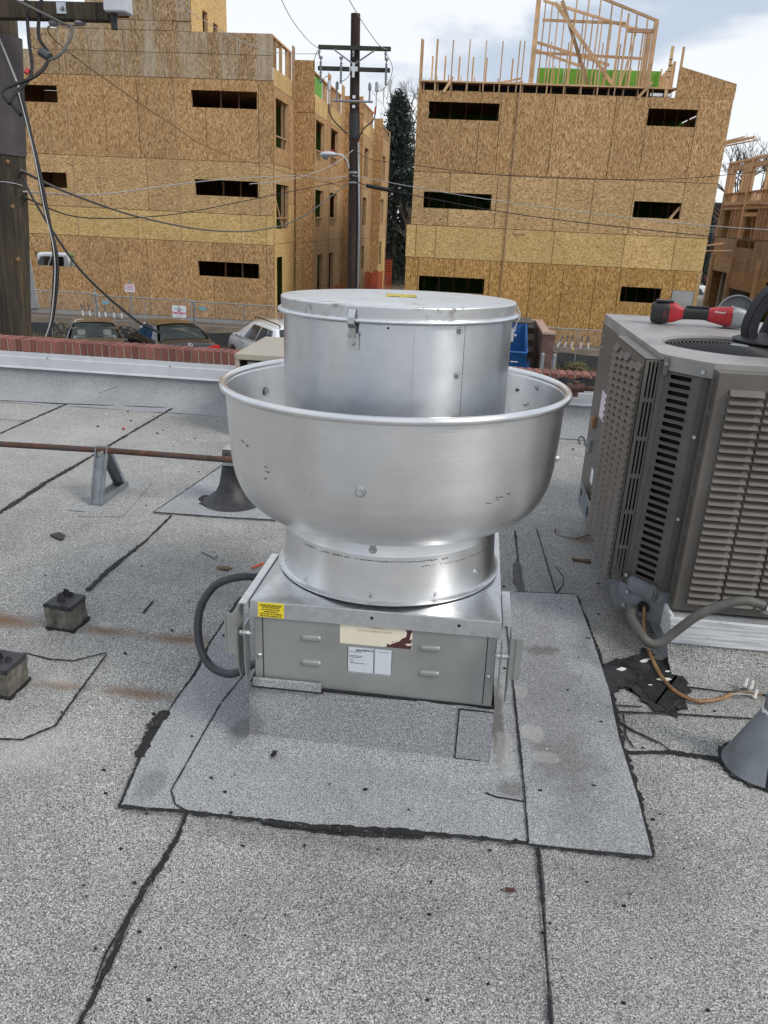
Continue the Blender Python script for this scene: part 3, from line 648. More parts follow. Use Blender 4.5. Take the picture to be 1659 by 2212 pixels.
# stepped side facade facing right; lighter, yellower board paints in its sunlit tone
wall(LB, 'x', -7.65, [(-2.57, .4, 'osb_yellow', [31, 32.6, 34.54]), (.4, 1.9, 'osb_yellow', [31, 32.2, 33.5, 34.54]), (1.9, 3.25, 'osb_light', [31, 33.45, 34.54]), (3.25, 5.85, 'osb', [31, 33.45, 34.54]), (5.85, 6.45, 'osb_yellow', [31, 34.05])],
     [(31.32, 33.4, 3.86, 5.52), (31.3, 33.4, .95, 2.58), (31.35, 32.3, -2.6, -.1), (33.95, 34.2, -2.6, 5.85)], 1)
for h in [(31.32, 33.4, 3.86, 5.52), (31.3, 33.4, .95, 2.58)]:
    frame(LB, 'x', -7.65, h, 1, .14, .05, 'lumber'); bx('stud', -7.75, -7.68, h[0], h[1], h[2] + .38, h[2] + .42, 'lumber', LB)
    bx('stud', -7.79, -7.70, h[1] - .62, h[1] - .58, h[2], h[3], 'lumberdark', LB)
stick('brace', (-7.74, 31.4, 2.2), (-7.74, 32.8, .95), .04, .09, 'lumber', LB)
for y in (31.04, 31.5, 32.4, 33.4, 33.5, 33.98): bx('stud', -7.77, -7.65, y, y + .04, 6.45, 7.40, 'lumber', LB)
bx('top_plate', -7.78, -7.64, 31.0, 34.05, 7.40, 7.46, 'lumber', LB); bx('osb_panel', -7.64, -7.62, 34.05, 34.53, 5.85, 7.7, 'osb_weather', LB)
bx('stud', -7.70, -7.64, 33.96, 34.18, -2.57, 5.84, 'lumber', LB)
def ret(y, x0, x1, ztop, mats=('osb', 'osb', 'osb')):
    wall(LB, 'y', y, [(-2.57, .43, mats[0], [x0, x1]), (.43, 3.24, mats[1], [x0, x1]), (3.24, 5.4, mats[2], [x0, x1]), (5.4, ztop, mats[2], [x0, x1])], [], -1)
ret(34.54, -7.63, -6.81, 7.28); ret(42.03, -6.79, -5.85, 7.03); ret(46.28, -5.83, -5.33, 6.54)
bx('osb_panel', -7.55, -7.28, 34.44, 34.50, -2.57, 3.22, 'osb_light', LB)
F2 = [(34.8, 36.72, 3.68, 5.2), (34.8, 36.72, 1.02, 2.53), (38.37, 40.36, 3.7, 5.25), (38.37, 40.36, 1.02, 2.53), (35.45, 36.75, -2.6, -.13), (38.38, 39.7, -2.6, -.15)]
wall(LB, 'x', -6.81, [(-2.57, .44, 'osb_light', [34.54, 36.0, 37.4, 38.1, 40.6, 42.03]), (.44, 2.9, 'osb_light', [34.54, 37.4, 38.1, 40.6, 42.03]), (2.9, 5.4, 'osb', [34.54, 37.4, 38.1, 40.7, 42.03]), (5.4, 6.1, 'osb_yellow', [34.54, 37.4, 38.1, 41.1])], F2, 1)
for h in F2: frame(LB, 'x', -6.81, h, 1, .14, .05, 'lumber')
for h in F2[:4]:
    bx('stud', -6.91, -6.84, h[0], h[1], h[2] + .38, h[2] + .42, 'lumber', LB)
    for k in range(1, 4): bx('stud', -6.9, -6.85, h[0] + k * .45, h[0] + k * .45 + .04, h[2], h[2] + .38, 'lumber', LB)
for a, c, zt in [(34.6, 37.4, 6.9), (38.2, 41.1, 6.95)]:
    for k in ((0, 4, 5) if a < 35 else range(6)): y = a + (c - a) * k / 5; bx('stud', -6.93, -6.83, y, y + .04, 6.1, zt - .06, 'lumber', LB)
    bx('top_plate', -6.94, -6.80, a - .05, c + .1, zt - .06, zt, 'lumber', LB)
bx('sheathing_panel', -6.88, -6.86, 34.85, 36.4, 6.1, 6.82, 'green', LB)
bx('osb_panel', -6.80, -6.78, 37.4, 38.1, 2.9, 7.3, 'osb', LB); bx('osb_panel', -6.80, -6.78, 41.1, 42.0, 5.4, 7.4, 'osb_light', LB)
for y in (37.45, 38.02, 41.15, 41.85): bx('stud', -6.80, -6.75, y, y + .05, -2.57, 6.1, 'lumber', LB)
F3 = [(42.9, 44.4, 3.5, 4.85), (42.8, 44.2, 1.12, 2.47), (42.85, 43.8, -1.1, .06)]
wall(LB, 'x', -5.85, [(-2.57, .44, 'osb_light', [42.03, 44.5, 46.28]), (.44, 2.9, 'osb_light', [42.03, 44.6, 46.28]), (2.9, 5.4, 'osb', [42.03, 44.6, 46.28]), (5.4, 6.0, 'osb_yellow', [42.03, 46.28])], F3, 1)
for h in F3: frame(LB, 'x', -5.85, h, 1, .14, .05, 'lumber')
for k in range(7): bx('stud', -5.97, -5.85, 42.3 + k * .6, 42.34 + k * .6, 6.0, 6.75, 'lumber', LB)
bx('top_plate', -5.98, -5.84, 42.1, 46.2, 6.75, 6.81, 'lumber', LB)
for y in (44.9, 45.5, 46.1): bx('stud', -5.84, -5.79, y, y + .06, -2.57, 6.0, 'lumber', LB)
F4 = [(46.55, 47.9, 3.45, 4.75), (46.5, 47.9, 1.2, 2.5), (46.5, 47.6, -1.05, .22)]
wall(LB, 'x', -5.33, [(-2.57, .44, 'osb_yellow', [46.28, 48, 49.57]), (.44, 2.9, 'osb_light', [46.28, 48, 49.57]), (2.9, 5.4, 'osb', [46.28, 48, 49.57]), (5.4, 5.6, 'osb_light', [46.28, 49.57])], F4, 1)
for h in F4: frame(LB, 'x', -5.33, h, 1, .14, .05, 'lumber')
for k in range(5): bx('stud', -5.45, -5.33, 46.4 + k * .6, 46.44 + k * .6, 5.6, 6.15, 'lumber', LB)
bx('top_plate', -5.46, -5.32, 46.3, 49.57, 6.15, 6.2, 'lumber', LB); bx('stud', -5.33, -5.27, 49.4, 49.6, -2.57, 6.2, 'lumber', LB)
# floors, partitions, back
for z in (-2.57, .2, 3.1): bx('floor_deck', -15.5, -7.68, 31.05, 50, z, z + .25, 'lumberdark', LB); bx('floor_deck', -7.67, -6.84, 34.6, 50, z, z + .25, 'lumberdark', LB); bx('floor_deck', -6.83, -5.4, 46.4, 50, z, z + .25, 'lumberdark', LB)
bx('roof_deck', -15.5, -7.68, 31.05, 50, 5.95, 6.05, 'lumberdark', LB); bx('roof_deck', -7.67, -6.84, 34.6, 50, 5.9, 6.0, 'lumberdark', LB); bx('roof_deck', -6.83, -5.9, 42.1, 50, 5.9, 6.0, 'lumberdark', LB)
for z0, z1 in ((.45, 3.08), (3.35, 5.93), (-2.3, .18)):
    bx('partition', -15.5, -9.3, 42.0, 42.1, z0, z1, 'osb', LB); bx('partition', -9.2, -9.1, 35.2, 50, z0, z1, 'green', LB); bx('partition', -15.55, -15.45, 31.1, 50, z0, z1, 'osb', LB)
    for k in range(9): bx('stud', -15.2 + k * .8, -15.16 + k * .8, 37.6, 37.72, z0, z1, 'lumberdark', LB)
bx('rear_wall', -15.5, -5.4, 50.0, 50.1, -2.57, 6, 'osb', LB)
bx('floor_deck', -18.5, -15.6, 31.05, 35, .2, .45, 'lumberdark', LB); bx('floor_deck', -18.5, -15.6, 31.05, 35, 3.1, 3.35, 'lumberdark', LB); bx('roof_deck', -18.5, -15.6, 31.05, 35, 5.95, 6.05, 'lumberdark', LB); bx('side_wall', -18.6, -18.5, 31.05, 35, .2, 6.0, 'osb', LB)
bx('parapet_core', -16.7, -7.7, 31.02, 31.12, 6.02, 7.46, 'osb_weather', LB); bx('parapet_core', -15.7, -11.3, 31.02, 31.10, 7.46, 7.77, 'osb_weather', LB)
for z0, z1 in ((.45, 3.08), (3.35, 5.93)):
    bx('partition', -18.5, -15.6, 34.9, 35.0, z0, z1, 'osb', LB)
    for k in range(4): bx('stud', -16.8 + k * .35, -16.76 + k * .35, 34.7, 34.82, z0, z1, 'lumberdark', LB)
stick('brace', (-16.6, 33, 1.4), (-16.0, 33, 2.9), .09, .04, 'lumber', LB)
bx('foundation', -18.3, -7.64, 30.97, 31.3, -3.0, -2.58, 'concrete', LB)
part('concrete_pier', B().prism([(-18.4, -2.57), (-17.55, -2.57), (-17.75, .1), (-18.2, .12)], 30.9, 31.3, 'y'), 'concrete', LB, world=True)
bx('foundation', -7.66, -6.80, 34.4, 50, -3.0, -2.3, 'concrete', LB); bx('foundation', -6.79, -5.32, 46.1, 50, -3.0, -2.2, 'concrete', LB)

# ---- right building
RB = empty('unfinished_townhouse', (3, 31, -2.8), 'unfinished strand-board townhouse with bare roof framing, behind the exhaust fan and condenser', 'building')
HR = [(-1.95, .57, 4.96, 5.52), (-1.95, .57, 1.97, 2.53), (-1.95, .58, -1.05, -.47), (5.74, 7.42, 4.98, 5.53), (5.72, 7.4, 1.97, 2.52), (5.71, 7.2, -1.03, -.47)]
wall(RB, 'y', 31.0, [(-2.8, .2, 'osb_orange', [-2.5, -2.0, -.6, .75, 1.23]), (.2, 1.36, 'osb_yellow', [-2.53, -2.15, -1.4, 1.23]), (1.36, 3.2, 'osb_light', [-2.37, -1.0, .75, 1.23]), (3.2, 5.88, 'osb', [-2.37, -.1, .62, 1.23])], HR, -1)
wall(RB, 'y', 30.95, [(-2.8, .2, 'osb_orange', [1.23, 2.3, 3.5, 4.7, 5.6, 7.58, 8.4]), (.2, 1.36, 'osb_yellow', [1.23, 3.0, 5.58, 7.4, 8.54]), (1.36, 3.2, 'osb_light', [1.23, 2.9, 4.2, 5.65, 7.4, 8.54]), (3.2, 5.88, 'osb', [1.23, 2.5, 4.6, 5.72, 7.4, 8.54])], [(a, c, p, q) for a, c, p, q in HR] + [(7.58, 8.4, -2.8, -.5)], -1)
bx('osb_panel', 8.41, 8.55, 30.93, 30.955, -2.8, .2, 'osb_light', RB)
bx('concrete_panel', 7.6, 8.39, 30.935, 30.96, -2.8, -.51, 'concrete', RB)
part('osb_panel', B().prism([(6.55, 5.88), (8.55, 5.88), (8.55, 6.35), (6.62, 6.82)], 30.93, 30.95, 'y'), 'osb', RB, world=True)
bx('parapet_core', 6.65, 8.5, 30.965, 31.05, 5.7, 6.2, 'osb', RB)
bx('corner_bead', 1.21, 1.25, 30.93, 30.99, -2.8, 5.88, 'lumberdark', RB)
for h in HR: frame(RB, 'y', 31.0 if h[0] < 1 else 30.95, h, -1)
bx('lumber_offcut', 1.5, 1.95, 30.90, 30.93, 1.20, 1.29, 'lumber', RB)
for z in (-2.8, .0, 3.0): bx('floor_deck', -2.35, 8.5, 31.05, 41, z, z + .22, 'lumberdark', RB)
for z0, z1 in ((.23, 2.98), (3.23, 5.85), (-2.57, -.02)):
    bx('partition', -2.3, 8.4, 37.4, 37.5, z0, z1, 'green', RB)
    for k in range(17): bx('stud', -2.2 + k * .62, -2.16 + k * .62, 37.2, 37.33, z0, z1, 'lumber', RB)
    for k in range(6): bx('stud', -1.9 + k * .61, -1.86 + k * .61, 33.6, 33.72, z0, z1, 'lumberdark', RB); bx('stud', 5.5 + k * .45, 5.54 + k * .45, 33.6, 33.72, z0, z1, 'lumberdark', RB)
    bx('partition', 1.2, 1.3, 31.1, 35.3, z0, z1, 'lumberdark', RB); bx('partition', -2.36, -2.3, 31.1, 41, z0, z1, 'osb', RB); bx('partition', 8.44, 8.5, 31.1, 41, z0, z1, 'osb', RB)
stick('brace', (7.1, 31.1, 1.97), (7.4, 31.1, 2.4), .05, .09, 'lumber', RB)
bx('foundation', -2.5, 8.54, 30.97, 31.3, -3.2, -2.81, 'concrete', RB)
# roof deck: rim joists seen end on, deck on top
bx('roof_deck', -2.36, 6.6, 30.99, 41, 6.14, 6.19, 'lumber', RB); bx('ceiling', -2.3, 8.4, 31.4, 41, 5.86, 5.89, 'lumberdark', RB); bx('joist_gap_shade', -2.3, 6.5, 31.5, 31.54, 5.9, 6.13, 'void', RB)  # near-black strip behind the joists stands in for shade in the gaps
for k in range(18): bx('joist', -2.2 + k * .5, -2.16 + k * .5, 31.1, 34, 5.9, 6.13, 'lumberdark', RB)
bx('duct', 5.75, 6.5, 31.15, 31.3, 5.93, 6.03, 'zinc', RB)
for x in (-2.32, -1.77, -1.22, -.64, -.07, .5, 1.09, 1.245, 2.16, 2.75, 3.345, 3.91, 4.5):
    bx('stud', x - .02, x + .02, 30.97 + .03, 31.06, 5.89, 7.46 + .02 * math.sin(x * 7), 'lumber', RB)
bx('stud', -2.36, -2.25, 31.08, 31.12, 5.89, 7.45, 'lumber', RB); bx('stud', -1.81, -1.74, 31.08, 31.11, 5.89, 7.46, 'lumber', RB)
for x, z in ((-2.03, 6.86), (-1.55, 6.88), (-1.02, 6.87), (-.51, 6.87), (-.01, 6.86), (.95, 6.85)): bx('stud', x - .03, x + .03, 33.0, 33.05, 6.2, z + .42, 'lumber', RB)
for x, z in ((-1.78, 6.36), (-1.35, 6.4), (-.9, 6.36), (-.4, 6.36), (0, 6.36), (.45, 6.34)): bx('stud', x - .02, x + .02, 32, 32.04, 6.2, z + .12, 'lumber', RB)
for x0, x1, z in ((5.60, 5.66, 6.45), (6.2, 6.3, 7.44), (6.58, 6.66, 7.43)): bx('stud', x0, x1, 31.0, 31.06, 5.89, z, 'lumber', RB)
for k in range(4): bx('strap', 6.19, 6.31, 30.98, 31.0, 6.5 + k * .18, 6.515 + k * .18, 'cable', RB)
for k in range(7): bx('stud', 6.25 + k * .09, 6.33 + k * .09, 32.2 + k * .15, 32.3 + k * .15, 6.2, 6.75 + k * .1, 'lumber', RB)
for x in (7.3, 7.75, 8.0): bx('stud', x, x + .06, 33, 33.06, 6.2, 6.95, 'lumber', RB)
stick('brace', (-1.15, 30.94, 6.3), (-1.45, 30.94, 5.82), .04, .09, 'lumber', RB); stick('brace', (5.72, 30.92, 6.33), (5.3, 30.92, 5.82), .04, .09, 'lumber', RB)
stick('brace', (.2, 31.6, 6.2), (1.25, 31.6, 6.42), .09, .05, 'lumber', RB); stick('brace', (.5, 31.9, 6.22), (1.35, 31.9, 6.36), .09, .05, 'lumber', RB)
# shed-roofed stair tower frame
def shed(y, x0, x1, zl, zr, z0, xs, mat='lumber'):
    stick('top_plate', (x0, y, zl), (x1, y, zr), .09, .08, mat, RB); stick('bottom_plate', (x0, y, z0 + .02), (x1, y, z0 + .02), .09, .04, mat, RB)
    for x in xs:
        z = zl + (zr - zl) * (x - x0) / (x1 - x0); bx('stud', x - .02, x + .02, y - .045, y + .045, z0 + .04, z - .03, mat, RB)
shed(31.4, 1.62, 5.70, 9.55, 8.24, 6.2, [2.9, 3.3, 3.7, 4.1, 4.45, 4.98, 5.35])
bx('corner_post', 1.52, 1.68, 31.3, 31.45, 6.2, 9.6, 'lumber', RB); bx('corner_post', 5.58, 5.72, 31.32, 31.45, 6.2, 8.24, 'lumber', RB); bx('corner_post', 4.66, 4.72, 31.34, 31.42, 6.2, 8.44, 'lumber', RB)
shed(34.0, 1.90, 5.95, 9.36, 8.38, 6.2, [2.0, 2.25, 2.5, 2.75, 3.1, 3.45, 3.8, 4.15, 4.5, 4.85, 5.3, 5.7])
bx('corner_post', 5.85, 6.0, 33.9, 34.1, 6.2, 8.4, 'lumber', RB); bx('header', 4.72, 5.58, 31.34, 31.43, 7.88, 8.0, 'lumberdark', RB)
stick('girt', (1.8, 31.5, 8.21), (4.65, 31.5, 8.17), .04, .09, 'lumber', RB)
stick('brace', (2.15, 31.35, 8.70), (4.42, 31.3, 6.3), .04, .12, 'lumber', RB); stick('brace', (2.4, 31.5, 8.8), (3.6, 31.5, 6.3), .04, .12, 'lumber', RB); stick('brace', (5.05, 31.4, 8.05), (4.72, 31.4, 6.25), .04, .10, 'lumber', RB)
stick('brace', (1.75, 33.9, 8.0), (4.6, 33.9, 7.3), .04, .10, 'lumber', RB); stick('brace', (1.75, 33.95, 7.75), (3.7, 33.95, 7.2), .04, .09, 'lumber', RB)
stick('girt', (1.7, 32.5, 7.4), (5.6, 32.5, 7.3), .04, .09, 'lumber', RB)
for k in range(8): bx('sheathing_panel', 2.06 + k * .61, 2.66 + k * .61, 35.98, 36.0, 6.2, 7.49, 'green', RB)
for k in range(9): bx('stud', 2.1 + k * .6, 2.14 + k * .6, 35.8, 35.92, 6.2, 7.55, 'lumber', RB)
bx('joint_tape', 3.1, 3.13, 35.975, 35.98, 6.2, 7.49, 'white', RB)

# ---- framed building at the far right
FB = empty('timber_framed_house', (11.9, 36, -2.8), 'open timber-framed house at the right edge, lower walls partly sheathed', 'building')
X5 = 11.9
def wl(y, z0, z1, w=.045, dx=0.0, mat='lumber'): bx('stud', X5 + dx, X5 + dx + .12, y - w / 2, y + w / 2, z0, z1, mat, FB)
rr = random.Random(3)
for k in range(24):
    y = 31.0 + k * .45
    in1 = 38.3 < y < 40.9 and not 39.2 < y < 39.6; win = (39.6 < y < 40.9) or (36.4 < y < 38.1) or (32.8 < y < 34.6)
    if not win: wl(y, 2.95, 4.62); wl(y + .08, 2.95, 4.62)
    wl(y, 2.95, 3.3)
    win2 = (36.6 < y < 38.2) or (40.2 < y < 41.2) or (33.2 < y < 34.8)
    if not win2: wl(y, 1.35, 2.7); wl(y + .1, 1.35, 2.7)
for z, h in ((4.62, .1), (2.80, .14), (2.60, .10), (1.33, .05), (3.3, .05)): bx('plate', X5 - .02, X5 + .14, 30.5, 41.75, z, z + h, 'lumber', FB)
bx('header', X5 - .03, X5 + .1, 39.5, 41.0, 4.3, 4.5, 'lumber', FB); bx('header', X5 - .03, X5 + .1, 36.3, 38.2, 4.3, 4.5, 'lumber', FB); bx('header', X5 - .03, X5 + .1, 36.5, 38.3, 2.3, 2.45, 'lumber', FB)
for y in (41.66, 38.35, 34.9): bx('corner_post', X5 - .04, X5 + .14, y - .1, y + .1, 1.3, 4.7, 'lumber', FB)
for a, c, z0, z1, m in [(40.0, 41.7, .5, 1.35, 'osb'), (38.4, 40.0, .3, 1.35, 'osb_weather'), (36.0, 38.4, .0, 1.0, 'osb_weather'), (33.6, 36, -.1, 1.3, 'osb_weather'), (31, 33.6, -.1, 1.3, 'osb'), (38.4, 41.7, -.15, .5, 'osb_light'), (33.8, 38.4, -.75, 0, 'osb_light'), (31, 33.8, -.2, -.1, 'osb')]:
    bx('osb_panel', X5 - .03, X5, a, c, z0, z1, m, FB)
for y in (41.5, 38.5, 34.9, 31.6): bx('post', X5 - .12, X5 + .06, y - .12, y + .12, -2.8, .6, 'lumber', FB)
bx('partition', 14.4, 14.5, 30, 42, -2.8, 1.2, 'green', FB); bx('partition', 14.2, 14.3, 33, 38, 1.3, 2.6, 'green', FB); bx('partition', 13.4, 13.5, 36.5, 39, 2.9, 3.45, 'green', FB)
for k in range(12): bx('stud', 14.2, 14.32, 30.5 + k * .9, 30.55 + k * .9, -2.8, 1.2, 'lumber', FB); bx('stud', 15.2, 15.3, 31 + k * .9, 31.05 + k * .9, 2.9, 4.6, 'lumber', FB)
bx('floor_deck', X5 + .2, 20, 30.5, 41.7, 2.6, 2.8, 'lumber', FB); bx('floor_deck', X5 + .2, 20, 30.5, 41.7, -.2, .0, 'lumber', FB); bx('partition', 12, 20, 41.6, 41.7, -2.8, 2.6, 'osb', FB)
bx('concrete_pier', X5 + .3, X5 + 1.6, 40.6, 40.8, -2.8, -.2, 'concrete', FB)
for p, q in [((X5 + .3, 40.5, 4.4), (X5 + .3, 39.8, 3.0)), ((X5 + .4, 37.8, 4.5), (X5 + .5, 36.4, 3.0)), ((X5 + .6, 37.4, 4.5), (X5 + 1.5, 36.6, 3.2)), ((X5 + .2, 37.6, 2.4), (X5 + .2, 37.2, .6)), ((X5 + .1, 38.2, .85), (X5 + .1, 36.8, .75))]: stick('brace', p, q, .05, .09, 'lumber', FB)
b = B()
for k in range(9): b.tube([(8.2, 34.2 + k * .12, 4.40 + .06 * (k % 3) + .05 * (k // 3)), (10.0 + .7 * (k == 8) + .22 * (k % 4), 34.0 + k * .12, 4.95 + .06 * (k % 3) + .05 * (k // 3))], .035, 4)
tag(part('lumber_bundle', b, 'lumber'), 'bundle of loose boards jutting past the upper right corner of the strand-board townhouse', 'lumber')
for k, (p, q) in enumerate([((8.3, 33, .95), (9.7, 33, 1.2)), ((8.3, 33.1, .85), (10.1, 33.1, .95))]):
    tag(stick('loose_board', p, q, .14, .05, 'lumber', None), ['upper loose pale board poking out low beside the right townhouse corner', 'lower loose pale board poking out low beside the right townhouse corner'][k], 'board', 'loose boards at the townhouse corner')

# ================================================================== EXHAUST FAN
fan = empty('exhaust_fan', (FX + .0078, FY - .0115, 0), 'large round aluminium upblast exhaust fan on a square galvanised curb in the middle', 'exhaust fan')
fan.rotation_euler = (-.022, -.015, R(-1))
CH = 0.3635
curb = part('curb_box', B().box(-CH, CH, -CH, CH, .225, .466), 'galvdull', fan, bevel=.003)
for sx in (-1, 1):
    part('corner_seam', B().box(sx * .336 - .0012, sx * .336 + .0012, -CH - .0012, -CH + .002, .235, .465), 'void', curb)
    part('rivet', B().lathe([(0.0085, 0), (.008, .003), (.005, .005), (0.0001, .0056)], 12), 'zinc', curb, smooth='all').matrix_local = Matrix.Translation((sx * .348, -CH, .33)) @ Matrix.Rotation(R(90), 4, 'X')
def emboss(x, z):
    b = B(); n = 20; rings = [(.031, .0105, 0), (.0305, .0095, .003), (.028, .0065, .0062), (.022, .003, .0068)]
    for (L, r, h) in rings:
        for i in range(n):
            t = 2 * math.pi * i / n; cx = (L - r) * (1 if math.cos(t) >= 0 else -1)
            b.v.append((x + cx + r * math.cos(t), -CH - h, z + r * math.sin(t)))
    for k in range(3): b.f += [(k * n + i, k * n + (i + 1) % n, (k + 1) * n + (i + 1) % n, (k + 1) * n + i) for i in range(n)]
    b.f.append(tuple(range(3 * n, 4 * n)))
    part('embossed_vent', b, 'galvdull', curb, smooth=60)
for x, z in ((-.187, .405), (-.187, .32), (.17, .407), (.172, .322)): emboss(x, z)
# cap: shallow pyramid with folded lip
a = .372; b = B()
v = [(-a, -a, .464), (a, -a, .464), (a, a, .464), (-a, a, .464), (-a, -a, .517), (a, -a, .517), (a, a, .517), (-a, a, .517)]
ring = [(.30 * math.cos(2 * math.pi * i / 32 - 3 * math.pi / 4), .30 * math.sin(2 * math.pi * i / 32 - 3 * math.pi / 4), .533) for i in range(32)]
b.v = v + ring; b.f = [(0, 1, 5, 4), (1, 2, 6, 5), (2, 3, 7, 6), (3, 0, 4, 7), (0, 3, 2, 1)]
for s_ in range(4):
    p, q = 4 + s_, 4 + (s_ + 1) % 4; r_ = [8 + (s_ * 8 + k) % 32 for k in range(9)]
    for k in range(4): b.f.append((p, r_[k + 1], r_[k]))
    b.f.append((p, q, r_[4]))
    for k in range(4, 8): b.f.append((q, r_[k + 1], r_[k]))
cap = part('curb_cap', b, 'galv', fan, bevel=.0022)
for x in (-.005, .25): part('pilot_hole', B().cyl((x, -a - .0006, .494), (x, -a + .002, .494), .0052, n=12), 'void', cap)
lab = part('warning_label', B().box(-.347, -.268, -a - .0008, -a - .0002, .4665, .5145), 'yellow', cap)
for k, (t_, s_) in enumerate([('ATTENTION INSTALLER', .0062), ('ATTACH HINGE KITS', .0056), ('ON THIS END OF FAN.', .0056), ('HINGES MUST BE', .0056), ('INSTALLED ON OPPOSITE', .0056), ('SIDE OF FAN AS GREASE CUP.', .0050)]):
    text(t_, s_, 'ink', lab, (-.3075, -a - .0012, .5045 - k * .0070), (R(90), 0, 0), 'CENTER', bold=.0002)
part('rule', B().box(-.339, -.276, -a - .0013, -a - .0011, .5030, .5035), 'ink', lab)
cl = part('maker_label', B().box(-.10, .116, -CH - .0009, -CH - .0003, .398, .47), 'cream', curb)
text('Rotunda', .012, 'inkbrown', cl, (-.012, -CH - .0013, .4565), (R(90), 0, 0)); text('Curb Assembly for Fan #1', .0098, 'inkbrown', cl, (-.048, -CH - .0013, .444), (R(90), 0, 0))
part('splash_mark', B().prism([(.036, .3985), (.114, .3985), (.1155, .412), (.104, .408), (.095, .4145), (.114, .418), (.1155, .432), (.108, .428), (.112, .45), (.1155, .456), (.1155, .463), (.094, .463), (.10, .452), (.098, .438), (.085, .43), (.078, .421), (.062, .414), (.050, .407), (.041, .411), (.043, .403)], -CH - .0013, -CH - .0010, 'y'), 'maroon', cl)
part('splash_mark', B().prism([(.055, .418), (.061, .416), (.060, .420)], -CH - .0013, -CH - .0010, 'y'), 'maroon', cl); part('splash_mark', B().prism([(.066, .424), (.074, .417), (.071, .421)], -CH - .0013, -CH - .0010, 'y'), 'maroon', cl)
wlb = part('job_label', B().prism([(-.075, .301), (.050, .301), (.058, .309), (.058, .388), (-.075, .388)], -CH - .0009, -CH - .0003, 'y'), 'paper', curb)
for (x0, x1, z0, z1) in [(-.0752, -.0738, .303, .388), (.003, .0046, .303, .388), (.0062, .0072, .303, .388), (.0572, .0582, .31, .388), (-.075, .0045, .3030, .3040), (.0065, .050, .3030, .3040)]: part('rule', B().box(x0, x1, -CH - .0013, -CH - .0010, z0, z1), 'ink', wlb)
text('Job # 8275168', .0085, 'ink', wlb, (.001, -CH - .0013, .377), (R(90), 0, 0), 'RIGHT', bold=.0003); text('Internal Use Only', .0046, 'ink', wlb, (.032, -CH - .0013, .3785), (R(90), 0, 0), 'CENTER')
text('Part #: CRB26.5x20E', .0043, 'ink', wlb, (-.0705, -CH - .0013, .3715), (R(90), 0, 0))
for k, L in enumerate((.040, .036, .010, .012, .046)): part('rule', B().box(-.070 + .003 * (k > 2), -.070 + L, -CH - .0013, -CH - .0011, .3585 - k * .0052 - .004 * (k > 1), .3600 - k * .0052 - .004 * (k > 1)), 'ink', wlb)
# neck
part('neck_flange', B().lathe([(.30, .532), (.366, .5325), (.366, .5355), (.352, .539), (.349, .543)], 96), 'galv', fan, smooth=40)
neck = part('neck', B().lathe([(.300, .533), (.351, .538), (.3485, .56), (.3455, .62), (.3430, .675), (.3428, .678), (.3412, .681), (.3400, .74), (.30, .745)], 112), 'spun', fan, smooth=40)
def neckmark(z, a0, a1, w, seed):
    rr = random.Random(seed); t = a0
    b = B()
    while t < a1:
        L = rr.uniform(.01, .05); h = w * rr.uniform(.4, 1.1); zz = z + rr.uniform(-.0012, .0012); r_ = .3447
        if rr.random() < .86:
            P = [(r_ * math.sin(u), -r_ * math.cos(u)) for u in (t, t + L / 2, t + L)]
            b.add([(P[0][0], P[0][1], zz), (P[1][0], P[1][1], zz - h), (P[2][0], P[2][1], zz), (P[1][0], P[1][1], zz + h)], [(0, 1, 2, 3)])
        t += L * .8
    part('scuff_mark', b, 'conduit2', neck, fix=False)
neckmark(.664, -.75, .62, .0022, 3); neckmark(.648, .35, 1.1, .0016, 5); neckmark(.652, -1.3, -.95, .0016, 6)
# bowl (windband)
pf = [(.3385, .728), (.350, .727), (.385, .731), (.424, .746), (.457, .771), (.482, .806), (.499, .852), (.507, .90), (.5105, .95), (.514, 1.0), (.517, 1.06), (.520, 1.112)]
dense = [(p.x, p.y) for p in [Vector((q.x, q.y)) for q in spline([(r_, z_, 0) for r_, z_ in pf], 5)]]
inner = [(r_ - .004, z_ + .0015) for r_, z_ in dense][::-1]
bowl = part('bowl', B().lathe(dense + inner, 144), 'spun', fan, smooth='all')
part('rim_bead', B().lathe([(.5265 + .0115 * math.cos(t), 1.1185 + .0115 * math.sin(t)) for t in [2 * math.pi * k / 12 for k in range(12)]], 144, closed=True), 'spun', fan, smooth='all')
# motor housing drum, lid
drum = part('motor_housing', B().lathe([(.342, .748), (.342, 1.338)], 144), 'drum', fan, smooth='all')
def on_cyl(deg, r, z): return (r * math.sin(R(deg)), -r * math.cos(R(deg)), z)
def bolt(parent, deg, r, z, size=.0085, tilt=0.0, name='hex_bolt'):
    b = B().lathe([(size * 1.5, 0), (size * 1.5, .0015), (size * 1.05, .002)], 16); b.cyl((0, 0, .0015), (0, 0, .0095), size, size * .93, 6)
    o = part(name, b, 'zinc', parent, smooth=30); part('dark_ring', B().lathe([(size * 1.45, .0003), (size * 1.7, .0003), (size * 1.7, .0009), (size * 1.45, .0009)], 16, closed=True), 'conduit2', o)  # thin dark ring under the bolt head, for contrast
    o.matrix_local = Matrix.Translation(on_cyl(deg, r, z)) @ Matrix.Rotation(R(deg), 4, 'Z') @ Matrix.Rotation(R(90 + tilt), 4, 'X'); return o
sm = 37.5
part('lap_seam', B().lathe([(.3434, .76), (.3434, 1.337)], 40, a0=R(-90 + sm - 24), a1=R(-90 + sm)), 'drum', drum, smooth='all'); part('seam_gap', B().lathe([(.3428, .76), (.3428, 1.337)], 2, a0=R(-90 + sm), a1=R(-90 + sm + .35)), 'void', drum)
for z in (1.318, 1.20, 1.085): bolt(drum, sm - 2.8, .3436, z, .0055, name='screw')
part('screw', B().cyl(on_cyl(2, .341, 1.322), on_cyl(2, .345, 1.322), .003, n=8), 'void', drum)
